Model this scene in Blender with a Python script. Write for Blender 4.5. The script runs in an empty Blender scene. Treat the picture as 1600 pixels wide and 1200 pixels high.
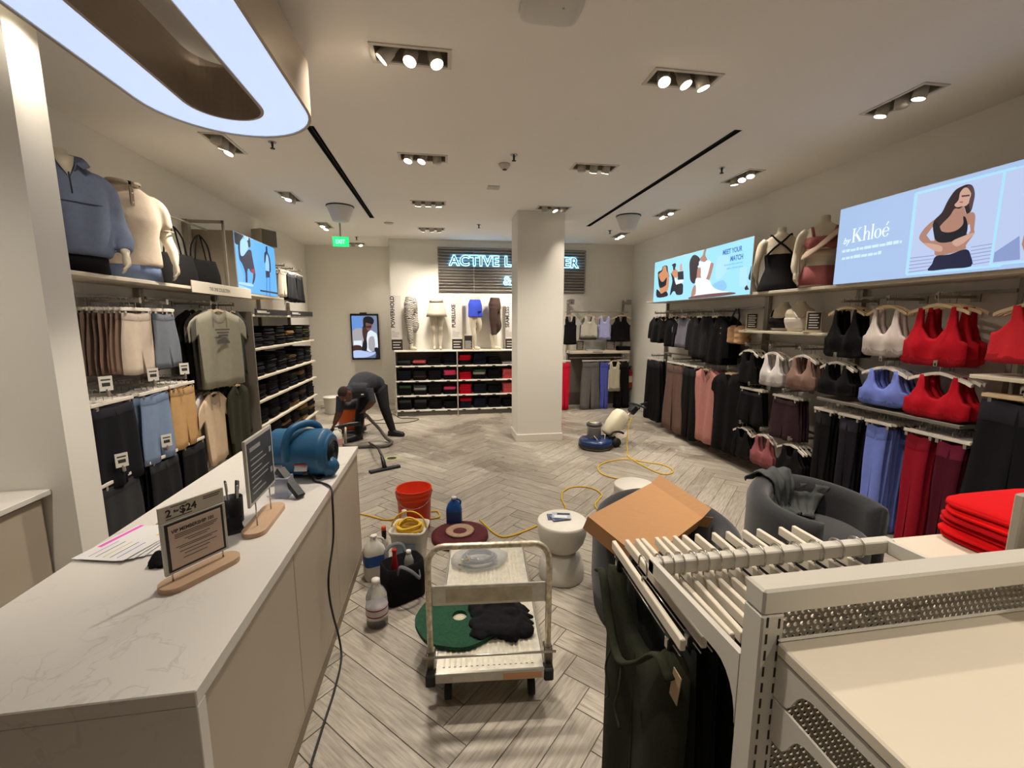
import bpy, bmesh, math, random
from mathutils import Vector, Matrix, Euler
PI = math.pi
R = math.radians
# ---------------------------------------------------------------- camera, world, exposure
scn = bpy.context.scene
COL = scn.collection
cam_d = bpy.data.cameras.new('camera')
cam_d.sensor_fit = 'HORIZONTAL'
cam_d.sensor_width = 36.0
cam_d.lens = 36.0 * 680.0 / 1600.0
cam_d.clip_start = 0.02
cam = bpy.data.objects.new('camera', cam_d)
COL.objects.link(cam)
cam.location = (0, 0, 1.8)
cam.rotation_euler = (R(90) - math.atan(100 / 680), 0, -math.atan(110 / 687.3))
scn.camera = cam
w = bpy.data.worlds.new('world')
scn.world = w
w.use_nodes = True
w.node_tree.nodes['Background'].inputs[0].default_value = (0.9, 0.95, 1, 1)
w.node_tree.nodes['Background'].inputs[1].default_value = 0.0
vs = scn.view_settings
vs.view_transform = 'Standard'
vs.look = 'None'
vs.gamma = 1.0
vs.use_curve_mapping = False
vs.exposure = 0.6
SPOT_W = 66.0          # power of one ceiling spot
RING_E = 0.58           # oval pendant diffuser
SPOT_COL = (1.0, 0.90, 0.76)

# ---------------------------------------------------------------- materials
def lin(c):
    return tuple(((v / 255) / 12.92 if v / 255 <= 0.04045 else ((v / 255 + 0.055) / 1.055) ** 2.4) for v in c)
_m = {}
def M(name, rgb=(200, 200, 200), rough=0.6, metal=0.0, noise=None, bump=None, emit=0.0, trans=0.0, alpha=1.0, spec=0.5, vary=0.0, sheen=0.0, stretch=None, ior=1.45):
    """procedural material; noise=(scale, strength) mottles the colour, bump=(scale, strength) adds relief, vary = per-object value shift"""
    if name in _m: return _m[name]
    m = bpy.data.materials.new(name); _m[name] = m
    m.use_nodes = True
    nt = m.node_tree; n = nt.nodes; L = nt.links
    b = n['Principled BSDF']
    col = lin(rgb) + (1,)
    b.inputs['Base Color'].default_value = col
    b.inputs['Roughness'].default_value = rough
    b.inputs['Metallic'].default_value = metal
    b.inputs['Specular IOR Level'].default_value = spec
    b.inputs['IOR'].default_value = ior
    if trans: b.inputs['Transmission Weight'].default_value = trans
    if alpha < 1: b.inputs['Alpha'].default_value = alpha
    if sheen: b.inputs['Sheen Weight'].default_value = sheen
    if emit:
        b.inputs['Emission Color'].default_value = col
        b.inputs['Emission Strength'].default_value = emit
    tc = None
    def coord():
        nonlocal tc
        if tc is None:
            t = n.new('ShaderNodeTexCoord'); mp = n.new('ShaderNodeMapping')
            L.new(t.outputs['Object'], mp.inputs['Vector'])
            if stretch: mp.inputs['Scale'].default_value = stretch
            tc = mp.outputs['Vector']
        return tc
    if noise or vary:
        hs = n.new('ShaderNodeHueSaturation'); hs.inputs['Color'].default_value = col
        val = None
        if noise:
            nz = n.new('ShaderNodeTexNoise'); nz.inputs['Scale'].default_value = noise[0]; nz.inputs['Detail'].default_value = 5
            L.new(coord(), nz.inputs['Vector'])
            mr = n.new('ShaderNodeMapRange'); mr.inputs['From Min'].default_value = 0.25; mr.inputs['From Max'].default_value = 0.75
            mr.inputs['To Min'].default_value = 1 - noise[1]; mr.inputs['To Max'].default_value = 1 + noise[1]
            L.new(nz.outputs['Fac'], mr.inputs['Value']); val = mr.outputs[0]
        if vary:
            oi = n.new('ShaderNodeObjectInfo'); m2 = n.new('ShaderNodeMapRange')
            m2.inputs['To Min'].default_value = 1 - vary; m2.inputs['To Max'].default_value = 1 + vary
            L.new(oi.outputs['Random'], m2.inputs['Value'])
            if val is None: val = m2.outputs[0]
            else:
                mm = n.new('ShaderNodeMath'); mm.operation = 'MULTIPLY'
                L.new(val, mm.inputs[0]); L.new(m2.outputs[0], mm.inputs[1]); val = mm.outputs[0]
        L.new(val, hs.inputs['Value']); L.new(hs.outputs['Color'], b.inputs['Base Color'])
    if bump:
        nz = n.new('ShaderNodeTexNoise'); nz.inputs['Scale'].default_value = bump[0]; nz.inputs['Detail'].default_value = 3
        L.new(coord(), nz.inputs['Vector'])
        bp = n.new('ShaderNodeBump'); bp.inputs['Strength'].default_value = bump[1]; bp.inputs['Distance'].default_value = 0.01
        L.new(nz.outputs['Fac'], bp.inputs['Height']); L.new(bp.outputs['Normal'], b.inputs['Normal'])
    return m
def fabric(rgb, vary=0.0):
    return M('fabric_%d_%d_%d' % tuple(rgb), rgb, 0.9, noise=(16, 0.06), bump=(260, 0.15), spec=0.2, vary=vary)
def glow(rgb, e=1.0):
    nm = 'glow_%d_%d_%d_%.2f' % (*rgb, e)
    if nm in _m: return _m[nm]
    m = M(nm, rgb, 0.4, emit=e, spec=0.3)
    m.node_tree.nodes['Principled BSDF'].inputs['Base Color'].default_value = (0.02, 0.02, 0.022, 1)   # unlit panel is dark
    return m

# ---------------------------------------------------------------- mesh collector
class MB:
    def __init__(s): s.v = []; s.f = []; s.mi = []; s.sm = []; s.mats = []
    def slot(s, m):
        if m not in s.mats: s.mats.append(m)
        return s.mats.index(m)
    def add(s, vs, fs, m=None, smooth=False):
        k = len(s.v); s.v += [tuple(p) for p in vs]
        i = s.slot(m) if m else 0
        for f in fs: s.f.append(tuple(a + k for a in f)); s.mi.append(i); s.sm.append(smooth)
        return s
    def box(s, c, d, m=None, rot=None, bev=0.0):
        x, y, z = d[0] / 2, d[1] / 2, d[2] / 2
        if bev:
            b = min(bev, x * .9, y * .9, z * .9)
            vs = []
            for sx in (-1, 1):
                for sy in (-1, 1):
                    for sz in (-1, 1):
                        vs += [(sx * x, sy * (y - b), sz * (z - b)), (sx * (x - b), sy * y, sz * (z - b)), (sx * (x - b), sy * (y - b), sz * z)]
            bm = bmesh.new()
            for p in vs: bm.verts.new(p)
            r = bmesh.ops.convex_hull(bm, input=bm.verts)
            bmesh.ops.dissolve_limit(bm, angle_limit=0.02, verts=bm.verts, edges=bm.edges)
            bm.verts.index_update()
            vs = [v.co.copy() for v in bm.verts]; fs = [[v.index for v in f.verts] for f in bm.faces]; bm.free()
        else:
            vs = [Vector((a, b, c2)) for a in (-x, x) for b in (-y, y) for c2 in (-z, z)]
            fs = [(0, 1, 3, 2), (4, 6, 7, 5), (0, 4, 5, 1), (2, 3, 7, 6), (0, 2, 6, 4), (1, 5, 7, 3)]
        if rot is not None:
            rm = Euler(rot).to_matrix() if not isinstance(rot, Matrix) else rot
            vs = [rm @ Vector(p) for p in vs]
        return s.add([Vector(p) + Vector(c) for p in vs], fs, m)
    def bx(s, x0, x1, y0, y1, z0, z1, m=None, bev=0.0):
        return s.box(((x0 + x1) / 2, (y0 + y1) / 2, (z0 + z1) / 2), (abs(x1 - x0), abs(y1 - y0), abs(z1 - z0)), m, None, bev)
    def tube(s, pts, r, m=None, n=8, closed=False, smooth=True, flat=1.0):
        pts = [Vector(p) for p in pts]; N = len(pts)
        rs = r if isinstance(r, (list, tuple)) else [r] * N
        vs = []; prev = None
        for i, p in enumerate(pts):
            a = pts[(i - 1) % N] if (closed or i > 0) else p
            b = pts[(i + 1) % N] if (closed or i < N - 1) else p
            t = (b - a)
            if t.length < 1e-9: t = Vector((0, 0, 1))
            t.normalize()
            if prev is None:
                ref = Vector((0, 0, 1)) if abs(t.z) < 0.9 else Vector((1, 0, 0))
                u = t.cross(ref).normalized()
            else:
                u = prev - t * prev.dot(t)
                if u.length < 1e-6: u = t.orthogonal()
                u.normalize()
            prev = u; w2 = t.cross(u)
            for k in range(n):
                an = 2 * PI * k / n
                vs.append(p + (u * math.cos(an) + w2 * math.sin(an) * flat) * rs[i])
        fs = []
        for i in range(N if closed else N - 1):
            j = (i + 1) % N
            for k in range(n):
                fs.append((i * n + k, i * n + (k + 1) % n, j * n + (k + 1) % n, j * n + k))
        if not closed:
            fs.append(tuple(range(n - 1, -1, -1))); fs.append(tuple((N - 1) * n + k for k in range(n)))
        return s.add(vs, fs, m, smooth)
    def cyl(s, c, r, h, m=None, n=20, r2=None, axis='z', smooth=True):
        r2 = r if r2 is None else r2
        d = {'x': Vector((1, 0, 0)), 'y': Vector((0, 1, 0)), 'z': Vector((0, 0, 1))}[axis] if isinstance(axis, str) else Vector(axis).normalized()
        c = Vector(c)
        return s.tube([c - d * h / 2, c + d * h / 2], [r, r2], m, n, smooth=smooth)
    def lathe(s, prof, c=(0, 0, 0), m=None, n=24, smooth=True, sx=1.0, sy=1.0):
        """profile of (radius, z) from bottom to top"""
        vs = []; fs = []
        for r, z in prof:
            for k in range(n):
                a = 2 * PI * k / n
                vs.append((c[0] + r * math.cos(a) * sx, c[1] + r * math.sin(a) * sy, c[2] + z))
        for i in range(len(prof) - 1):
            for k in range(n):
                fs.append((i * n + k, i * n + (k + 1) % n, (i + 1) * n + (k + 1) % n, (i + 1) * n + k))
        if prof[0][0] > 1e-4: fs.append(tuple(range(n - 1, -1, -1)))
        if prof[-1][0] > 1e-4: fs.append(tuple((len(prof) - 1) * n + k for k in range(n)))
        return s.add(vs, fs, m, smooth)
    def loft(s, secs, m=None, n=16, folds=0.0, k=5, seed=0.0, p=2.0, caps=True, smooth=True):
        """sections (z, cx, cy, rx, ry); superellipse power p; folds = relative radial ripple growing along the list"""
        vs = []; fs = []
        N = len(secs)
        for i, (z, cx, cy, rx, ry) in enumerate(secs):
            g = folds * (i / max(1, N - 1))
            for j in range(n):
                a = 2 * PI * j / n
                ca, sa = math.cos(a), math.sin(a)
                ex = math.copysign(abs(ca) ** (2 / p), ca); ey = math.copysign(abs(sa) ** (2 / p), sa)
                q = 1 + g * math.sin(k * a + seed + 0.4 * i)
                vs.append((cx + rx * ex * q, cy + ry * ey * q, z))
        up = secs[-1][0] > secs[0][0]
        for i in range(N - 1):
            for j in range(n):
                f = (i * n + j, i * n + (j + 1) % n, (i + 1) * n + (j + 1) % n, (i + 1) * n + j)
                fs.append(f if up else f[::-1])
        if caps:
            a = tuple(range(n - 1, -1, -1)); b = tuple((N - 1) * n + j for j in range(n))
            fs.append(a if up else a[::-1]); fs.append(b if up else b[::-1])
        return s.add(vs, fs, m, smooth)
    def prism(s, poly, lo, hi, axis='y', m=None, smooth=False):
        """2-D polygon extruded: axis y -> poly is (x,z); x -> (y,z); z -> (x,y)"""
        n = len(poly)
        def P(a, b, t): return {'y': (a, t, b), 'x': (t, a, b), 'z': (a, b, t)}[axis]
        vs = [P(a, b, lo) for a, b in poly] + [P(a, b, hi) for a, b in poly]
        area = sum(poly[i][0] * poly[(i + 1) % n][1] - poly[(i + 1) % n][0] * poly[i][1] for i in range(n))
        ccw = area > 0
        if axis == 'y': ccw = not ccw
        a = tuple(range(n)); b = tuple(range(n, 2 * n))
        fs = [a[::-1] if ccw else a, b if ccw else b[::-1]]
        for i in range(n):
            j = (i + 1) % n
            q = (i, j, n + j, n + i)
            fs.append(q if ccw else q[::-1])
        return s.add(vs, fs, m, smooth)
    def xf(s, mat, start=0):
        for i in range(start, len(s.v)): s.v[i] = tuple(mat @ Vector(s.v[i]))
        return s
    def merge(s, o, mat=None):
        k = len(s.v)
        s.v += [tuple(mat @ Vector(p)) for p in o.v] if mat else o.v
        mp = [s.slot(m) for m in o.mats] or [0]
        for f, i, q in zip(o.f, o.mi, o.sm): s.f.append(tuple(a + k for a in f)); s.mi.append(mp[i] if o.mats else 0); s.sm.append(q)
        return s
    def mesh(s, name, m=None):
        me = bpy.data.meshes.new(name)
        me.from_pydata(s.v, [], s.f)
        if s.mats:
            for q in s.mats: me.materials.append(q)
            me.polygons.foreach_set('material_index', s.mi)
        elif m: me.materials.append(m)
        me.polygons.foreach_set('use_smooth', s.sm)
        me.update()
        return me
    def build(s, name, m=None, parent=None, loc=None, rotz=0.0):
        o = bpy.data.objects.new(name, s.mesh(name, m)); COL.objects.link(o)
        if parent: o.parent = parent
        if loc is not None: o.location = loc
        if rotz: o.rotation_euler = (0, 0, rotz)
        return o
def tag(o, label=None, cat=None, group=None, kind=None):
    if label: o['label'] = label
    if cat: o['category'] = cat
    if group: o['group'] = group
    if kind: o['kind'] = kind
    return o
def thing(name, label, cat, loc=(0, 0, 0), rotz=0.0, group=None):
    o = bpy.data.objects.new(name, None); COL.objects.link(o)
    o.empty_display_size = 0.05
    o.location = loc; o.rotation_euler = (0, 0, rotz)
    return tag(o, label, cat, group)
def put(name, mesh, parent=None, loc=(0, 0, 0), rotz=0.0, rot=None):
    o = bpy.data.objects.new(name, mesh); COL.objects.link(o)
    if parent: o.parent = parent
    o.location = loc; o.rotation_euler = rot if rot else (0, 0, rotz)
    return o
def copy_tree(o, parent=None):
    c = o.copy(); COL.objects.link(c)
    if parent: c.parent = parent
    for ch in list(o.children): copy_tree(ch, c)
    return c
ORD = ['first', 'second', 'third', 'fourth', 'fifth', 'sixth', 'seventh', 'eighth', 'ninth', 'tenth', 'eleventh', 'twelfth', 'thirteenth', 'fourteenth', 'fifteenth', 'sixteenth']
def smooth_curve(pts, k=6, closed=False):
    P = [Vector(p) for p in pts]; n = len(P); out = []
    rng = range(n) if closed else range(n - 1)
    for i in rng:
        p0 = P[(i - 1) % n] if (closed or i > 0) else P[i] * 2 - P[i + 1]
        p1 = P[i]; p2 = P[(i + 1) % n]
        p3 = P[(i + 2) % n] if (closed or i + 2 < n) else p2 * 2 - p1
        for j in range(k):
            t = j / k
            out.append(0.5 * ((2 * p1) + (p2 - p0) * t + (2 * p0 - 5 * p1 + 4 * p2 - p3) * t * t + (3 * p1 - p0 - 3 * p2 + p3) * t ** 3))
    if not closed: out.append(P[-1])
    return out
def remesh(mb, voxel=0.012, smooth=4):
    """fuse overlapping shapes into one continuous skin"""
    me = mb.mesh('tmp'); o = bpy.data.objects.new('tmp', me); COL.objects.link(o)
    r = o.modifiers.new('r', 'REMESH'); r.mode = 'VOXEL'; r.voxel_size = voxel; r.use_smooth_shade = True
    if smooth:
        q = o.modifiers.new('s', 'SMOOTH'); q.iterations = smooth; q.factor = 0.5
    dg = bpy.context.evaluated_depsgraph_get(); dg.update()
    e = o.evaluated_get(dg)
    out = bpy.data.meshes.new_from_object(e)
    bpy.data.objects.remove(o); bpy.data.meshes.remove(me)
    out.materials.clear()
    out.polygons.foreach_set('use_smooth', [True] * len(out.polygons))
    return out
def text_mesh(txt, size, depth=0.0, bold=0.0, align='LEFT', spacing=1.0, sx=1.0, shear=0.0):
    cu = bpy.data.curves.new('t', 'FONT'); cu.body = txt; cu.size = size; cu.extrude = depth; cu.offset = bold
    cu.align_x = align; cu.space_character = spacing; cu.resolution_u = 3; cu.shear = shear
    o = bpy.data.objects.new('t', cu); COL.objects.link(o)
    dg = bpy.context.evaluated_depsgraph_get(); dg.update()
    me = bpy.data.meshes.new_from_object(o.evaluated_get(dg))
    bpy.data.objects.remove(o)
    if sx != 1.0:
        for v in me.vertices: v.co.x *= sx
    return me
def text(name, txt, size, m, parent, loc, rot, depth=0.0, bold=0.0, align='LEFT', spacing=1.0, sx=1.0, shear=0.0):
    me = text_mesh(txt, size, depth, bold, align, spacing, sx, shear)
    me.materials.clear(); me.materials.append(m)
    me.name = name
    return put(name, me, parent, loc, rot=rot)
# ---------------------------------------------------------------- the room
CZ = 3.3
XL, XR, YB, YR, YF = -2.7, 3.9, 8.65, 9.62, -2.6
wall_m = M('wall_paint', (230, 226, 217), 0.75, noise=(1.5, 0.02), bump=(300, 0.03))
ceil_m = M('ceiling_paint', (238, 234, 228), 0.85, noise=(0.8, 0.02))
def struct(name, mb, m=None, parent=None):
    o = mb.build(name, m, parent)
    if parent is None: o['kind'] = 'structure'
    return o
FIX = []   # ceiling fixtures: (x, y, long axis)
for y in (-0.5, 1.15, 2.8, 4.4, 6.0, 7.64): FIX.append((-0.135, y, 'x'))
for y in (-0.5, 1.15, 2.78, 4.4, 6.0, 7.64): FIX.append((1.53, y, 'x'))
for y in (1.15, 2.79, 4.42, 6.02, 7.65): FIX.append((3.17, y, 'y'))
for y in (1.05, 2.68, 4.34, 5.98, 7.63): FIX.append((-1.81, y, 'y'))
FIX.append((-1.69, 9.3, 'x'))
SLOTS = [(-0.985, 3.86, 7.0), (2.375, 3.4, 7.05)]
holes = []
for x, y, a in FIX:
    lx, ly = (0.205, 0.075) if a == 'x' else (0.075, 0.205)
    holes.append((x - lx, x + lx, y - ly, y + ly))
for x, y0, y1 in SLOTS: holes.append((x - 0.03, x + 0.03, y0, y1))
def holed_plane(x0, x1, y0, y1, z, holes):
    xs = sorted({x0, x1} | {h[0] for h in holes} | {h[1] for h in holes}); ys = sorted({y0, y1} | {h[2] for h in holes} | {h[3] for h in holes})
    mb = MB(); idx = {}
    def V(x, y):
        if (x, y) not in idx: idx[(x, y)] = len(mb.v); mb.v.append((x, y, z))
        return idx[(x, y)]
    for i in range(len(xs) - 1):
        for j in range(len(ys) - 1):
            cx, cy = (xs[i] + xs[i + 1]) / 2, (ys[j] + ys[j + 1]) / 2
            if any(h[0] < cx < h[1] and h[2] < cy < h[3] for h in holes): continue
            mb.f.append((V(xs[i], ys[j]), V(xs[i], ys[j + 1]), V(xs[i + 1], ys[j + 1]), V(xs[i + 1], ys[j]))); mb.mi.append(0); mb.sm.append(False)
    return mb
struct('ceiling', holed_plane(-4.2, XR, YF, YR, CZ, holes), ceil_m)
struct('wall_left', MB().bx(XL - 0.1, XL, 2.8, YR + 0.1, 0, CZ), wall_m)
struct('wall_right', MB().bx(XR, XR + 0.1, YF, YB + 0.1, 0, CZ), wall_m)
struct('wall_back', MB().bx(-0.94, XR, YB, YB + 0.1, 0, CZ).bx(-0.94, -0.84, YB + 0.1, YR, 0, CZ), wall_m)
struct('wall_recess', MB().bx(XL, -0.84, YR, YR + 0.1, 0, CZ), wall_m)
struct('wall_partition', MB().bx(-4.2, -2.0, 2.607, 2.8, 0, CZ), wall_m)
struct('wall_front', MB().bx(-4.2, XR, YF - 0.1, YF, 0, CZ).bx(-4.3, -4.2, YF, 2.7, 0, CZ), wall_m)
base_m = M('baseboard_paint', (225, 219, 208), 0.5)
struct('baseboard_back', MB().bx(-0.95, XR, YB - 0.012, YB, 0, 0.11, bev=0.004).bx(-0.952, -0.94, YB - 0.012, YR, 0, 0.11), base_m)
struct('baseboard_recess', MB().bx(XL, -0.94, YR - 0.012, YR, 0, 0.11, bev=0.004), base_m)
struct('baseboard_left', MB().bx(XL, XL + 0.012, 2.8, YR, 0, 0.11, bev=0.004), base_m)
# ---- floor: herringbone planks
PW, PL = 0.146, 0.876
fm = bpy.data.materials.new('plank_tile'); fm.use_nodes = True
nt = fm.node_tree; n = nt.nodes; L = nt.links; b = n['Principled BSDF']
tcn = n.new('ShaderNodeTexCoord'); oi = n.new('ShaderNodeObjectInfo'); geo = n.new('ShaderNodeNewGeometry')
uv = n.new('ShaderNodeUVMap'); uv.uv_map = 'UVMap'
rnd = n.new('ShaderNodeMath'); rnd.operation = 'ADD'; L.new(oi.outputs['Random'], rnd.inputs[0]); L.new(geo.outputs['Random Per Island'], rnd.inputs[1])
mp = n.new('ShaderNodeVectorMath'); mp.operation = 'MULTIPLY'; mp.inputs[1].default_value = (5, 60, 1); L.new(uv.outputs['UV'], mp.inputs[0])
off = n.new('ShaderNodeCombineXYZ'); k37 = n.new('ShaderNodeMath'); k37.operation = 'MULTIPLY'; k37.inputs[1].default_value = 37.0; L.new(rnd.outputs[0], k37.inputs[0]); L.new(k37.outputs[0], off.inputs[0]); L.new(k37.outputs[0], off.inputs[2])
ad = n.new('ShaderNodeVectorMath'); L.new(mp.outputs[0], ad.inputs[0]); L.new(off.outputs[0], ad.inputs[1])
nz = n.new('ShaderNodeTexNoise'); nz.inputs['Scale'].default_value = 1.2; nz.inputs['Detail'].default_value = 8; nz.inputs['Roughness'].default_value = 0.62; L.new(ad.outputs[0], nz.inputs['Vector'])
cr = n.new('ShaderNodeValToRGB'); L.new(nz.outputs['Fac'], cr.inputs['Fac'])
cr.color_ramp.elements[0].position = 0.22; cr.color_ramp.elements[0].color = lin((106, 99, 89)) + (1,)
cr.color_ramp.elements[1].position = 0.62; cr.color_ramp.elements[1].color = lin((182, 174, 161)) + (1,)
e = cr.color_ramp.elements.new(0.42); e.color = lin((158, 149, 136)) + (1,)
hs = n.new('ShaderNodeHueSaturation'); L.new(cr.outputs['Color'], hs.inputs['Color'])
fr = n.new('ShaderNodeMath'); fr.operation = 'FRACT'; L.new(rnd.outputs[0], fr.inputs[0])
mr = n.new('ShaderNodeMapRange'); mr.inputs['To Min'].default_value = 0.86; mr.inputs['To Max'].default_value = 1.1; L.new(fr.outputs[0], mr.inputs['Value']); L.new(mr.outputs[0], hs.inputs['Value'])
# dried foam residue / wet sheen where the scrubber has worked (far part of the floor)
pos = n.new('ShaderNodeTexNoise'); pos.inputs['Scale'].default_value = 1.1; pos.inputs['Detail'].default_value = 6; L.new(geo.outputs['Position'], pos.inputs['Vector'])
sep = n.new('ShaderNodeSeparateXYZ'); L.new(geo.outputs['Position'], sep.inputs[0])
far = n.new('ShaderNodeMapRange'); far.inputs['From Min'].default_value = 3.6; far.inputs['From Max'].default_value = 5.2; L.new(sep.outputs['Y'], far.inputs['Value'])
wet = n.new('ShaderNodeMapRange'); wet.inputs['From Min'].default_value = 0.42; wet.inputs['From Max'].default_value = 0.6; L.new(pos.outputs['Fac'], wet.inputs['Value'])
wm = n.new('ShaderNodeMath'); wm.operation = 'MULTIPLY'; L.new(far.outputs[0], wm.inputs[0]); L.new(wet.outputs[0], wm.inputs[1])
ro = n.new('ShaderNodeMapRange'); ro.inputs['To Min'].default_value = 0.5; ro.inputs['To Max'].default_value = 0.22; L.new(wm.outputs[0], ro.inputs['Value']); L.new(ro.outputs[0], b.inputs['Roughness'])
drk = n.new('ShaderNodeMix'); drk.data_type = 'RGBA'; drk.blend_type = 'MULTIPLY'
wf = n.new('ShaderNodeMath'); wf.operation = 'MULTIPLY'; wf.inputs[1].default_value = 0.55; L.new(wm.outputs[0], wf.inputs[0])
L.new(wf.outputs[0], drk.inputs['Factor']); L.new(hs.outputs['Color'], drk.inputs['A']); drk.inputs['B'].default_value = lin((176, 172, 168)) + (1,)
# pale soap residue in blotches
pn = n.new('ShaderNodeTexNoise'); pn.inputs['Scale'].default_value = 2.3; pn.inputs['Detail'].default_value = 9; pn.inputs['Roughness'].default_value = 0.7; pn.inputs['Distortion'].default_value = 0.8; L.new(geo.outputs['Position'], pn.inputs['Vector'])
pm = n.new('ShaderNodeMapRange'); pm.inputs['From Min'].default_value = 0.57; pm.inputs['From Max'].default_value = 0.66; L.new(pn.outputs['Fac'], pm.inputs['Value'])
pf = n.new('ShaderNodeMath'); pf.operation = 'MULTIPLY'; L.new(pm.outputs[0], pf.inputs[0]); L.new(far.outputs[0], pf.inputs[1])
pf2 = n.new('ShaderNodeMath'); pf2.operation = 'MULTIPLY'; pf2.inputs[1].default_value = 0.6; L.new(pf.outputs[0], pf2.inputs[0])
soap = n.new('ShaderNodeMix'); soap.data_type = 'RGBA'; L.new(pf2.outputs[0], soap.inputs['Factor']); L.new(drk.outputs['Result'], soap.inputs['A']); soap.inputs['B'].default_value = lin((206, 203, 196)) + (1,)
L.new(soap.outputs['Result'], b.inputs['Base Color'])
bp = n.new('ShaderNodeBump'); bp.inputs['Strength'].default_value = 0.25; bp.inputs['Distance'].default_value = 0.004; L.new(nz.outputs['Fac'], bp.inputs['Height']); L.new(bp.outputs['Normal'], b.inputs['Normal'])
floor = struct('floor', MB().bx(-4.2, XR, YF, YR, -0.05, -0.004), M('grout', (120, 112, 100), 0.9))
def clip(poly, inside, cut):
    out = []
    for i in range(len(poly)):
        a, c = poly[i], poly[(i + 1) % len(poly)]
        ia, ic = inside(a), inside(c)
        if ia: out.append(a)
        if ia != ic: out.append(cut(a, c))
    return out
def clip_rect(poly, x0, x1, y0, y1):
    def cx(v): return lambda a, c: (v, a[1] + (c[1] - a[1]) * (v - a[0]) / (c[0] - a[0]))
    def cy(v): return lambda a, c: (a[0] + (c[0] - a[0]) * (v - a[1]) / (c[1] - a[1]), v)
    for ins, cu in ((lambda p: p[0] > x0, cx(x0)), (lambda p: p[0] < x1, cx(x1)), (lambda p: p[1] > y0, cy(y0)), (lambda p: p[1] < y1, cy(y1))):
        if len(poly) < 3: return []
        poly = clip(poly, ins, cu)
    return poly
g = 0.0022
S2 = math.sqrt(0.5)
def plank_mesh(name, polys, uvs):
    """polys: flat outlines (xy) -> thin slabs with chamfered edges; uvs along the grain"""
    vs, fs, uvv = [], [], []
    for poly, uvp in zip(polys, uvs):
        k = len(vs); n_ = len(poly)
        cx = sum(p[0] for p in poly) / n_; cy = sum(p[1] for p in poly) / n_
        def sh(p, d):
            v = Vector((cx - p[0], cy - p[1])); v = v.normalized() * d * 1.4 if v.length > 1e-6 else v
            return (p[0] + v.x, p[1] + v.y)
        vs += [(p[0], p[1], -0.004) for p in poly] + [(p[0], p[1], -0.0012) for p in poly] + [(*sh(p, 0.0014), 0.0) for p in poly]
        uvv += uvp * 3
        for lv in (0, n_):
            for i in range(n_):
                j = (i + 1) % n_
                fs.append((k + lv + i, k + lv + j, k + lv + n_ + j, k + lv + n_ + i))
        fs.append(tuple(k + 2 * n_ + i for i in range(n_)))
    me = bpy.data.meshes.new(name); me.from_pydata(vs, [], fs)
    ul = me.uv_layers.new(name='UVMap')
    for lp in me.loops: ul.data[lp.index].uv = uvv[lp.vertex_index]
    me.materials.append(fm); me.update()
    return me
def full(t):
    if t == 0: return [(g, g), (PL - g, g), (PL - g, PW - g), (g, PW - g)]
    return [(PL + g, PW - PL + g), (PL + PW - g, PW - PL + g), (PL + PW - g, PW - g), (PL + g, PW - g)]
X0, Y0 = 0.064, 1.625
def rot45(p, du, dv): 
    u, v = p[0] + du, p[1] + dv
    return (X0 + (u - v) * S2, Y0 + (u + v) * S2)
def uvof(t, p): return (p[0], p[1]) if t == 0 else (p[1] - PW + PL, p[0] - PL)
planks = []
for a in range(-60, 75):
    for c in range(-8, 9):
        du, dv = a * PW + c * PL, a * PW - c * PL
        for t in (0, 1):
            poly = [rot45(p, du, dv) for p in full(t)]
            cx = sum(p[0] for p in poly) / 4; cy = sum(p[1] for p in poly) / 4
            if not (-4.9 < cx < XR + .6 and YF - .6 < cy < YR + .6): continue
            cl = clip_rect(poly, -2.69, XR - 0.01, 0.2, YR - 0.005)
            if len(cl) < 3: continue
            whole = len(cl) == 4 and all(abs(p[0] - q[0]) + abs(p[1] - q[1]) < 1e-6 for p, q in zip(cl, poly))
            # under the shelving / counter nothing shows
            hid = (cx < -2.35) or (cx > 3.6) or (-1.45 < cx < -0.95 and 0.8 < cy < 3.1) or (cx < -2.0 and cy < 2.9) or cy < 1.3
            ar = 1.0 / max(0.5, math.hypot(cx, cy - 0.3)) if not hid else 0
            if abs(cx - 0.15 * cy) > cy * 1.25 + .3: ar *= 0.3
            planks.append((ar, whole, t, du, dv, cl, poly))
planks.sort(key=lambda q: -q[0])
shared = {}
for t in (0, 1):
    f0 = full(t); cx = sum(p[0] for p in f0) / 4; cy = sum(p[1] for p in f0) / 4
    loc = [rot45((p[0] - cx, p[1] - cy), 0, 0) for p in f0]
    shared[t] = (plank_mesh('plank', [[(p[0] - X0, p[1] - Y0) for p in loc]], [[uvof(t, p) for p in f0]]), cx, cy)
rest_p, rest_u = [], []
cnt = 0
def inv(t, p, du, dv):
    x, y = (p[0] - X0) / S2, (p[1] - Y0) / S2
    return uvof(t, ((x + y) / 2 - du, (y - x) / 2 - dv))
for ar, whole, t, du, dv, cl, poly in planks:
    if cnt < 295 and ar > 0:
        cnt += 1
        if whole:
            me, cx, cy = shared[t]
            c0 = rot45((cx, cy), du, dv)
            put('plank', me, floor, (c0[0], c0[1], 0))
        else:
            put('plank', plank_mesh('plank', [cl], [[inv(t, p, du, dv) for p in cl]]), floor)
    else:
        rest_p.append(cl); rest_u.append([inv(t, p, du, dv) for p in cl])
o = put('plank_field', plank_mesh('plank_field', rest_p, rest_u), floor); o['kind'] = 'stuff'
# ---- square pillar
pl = MB().bx(1.07, 1.75, 6.2, 6.71, 0, CZ, bev=0.006)
pil = struct('wall_pillar', pl, wall_m)
MB().bx(1.055, 1.765, 6.185, 6.725, 0, 0.115, bev=0.005).build('baseboard', base_m, pil)
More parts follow.
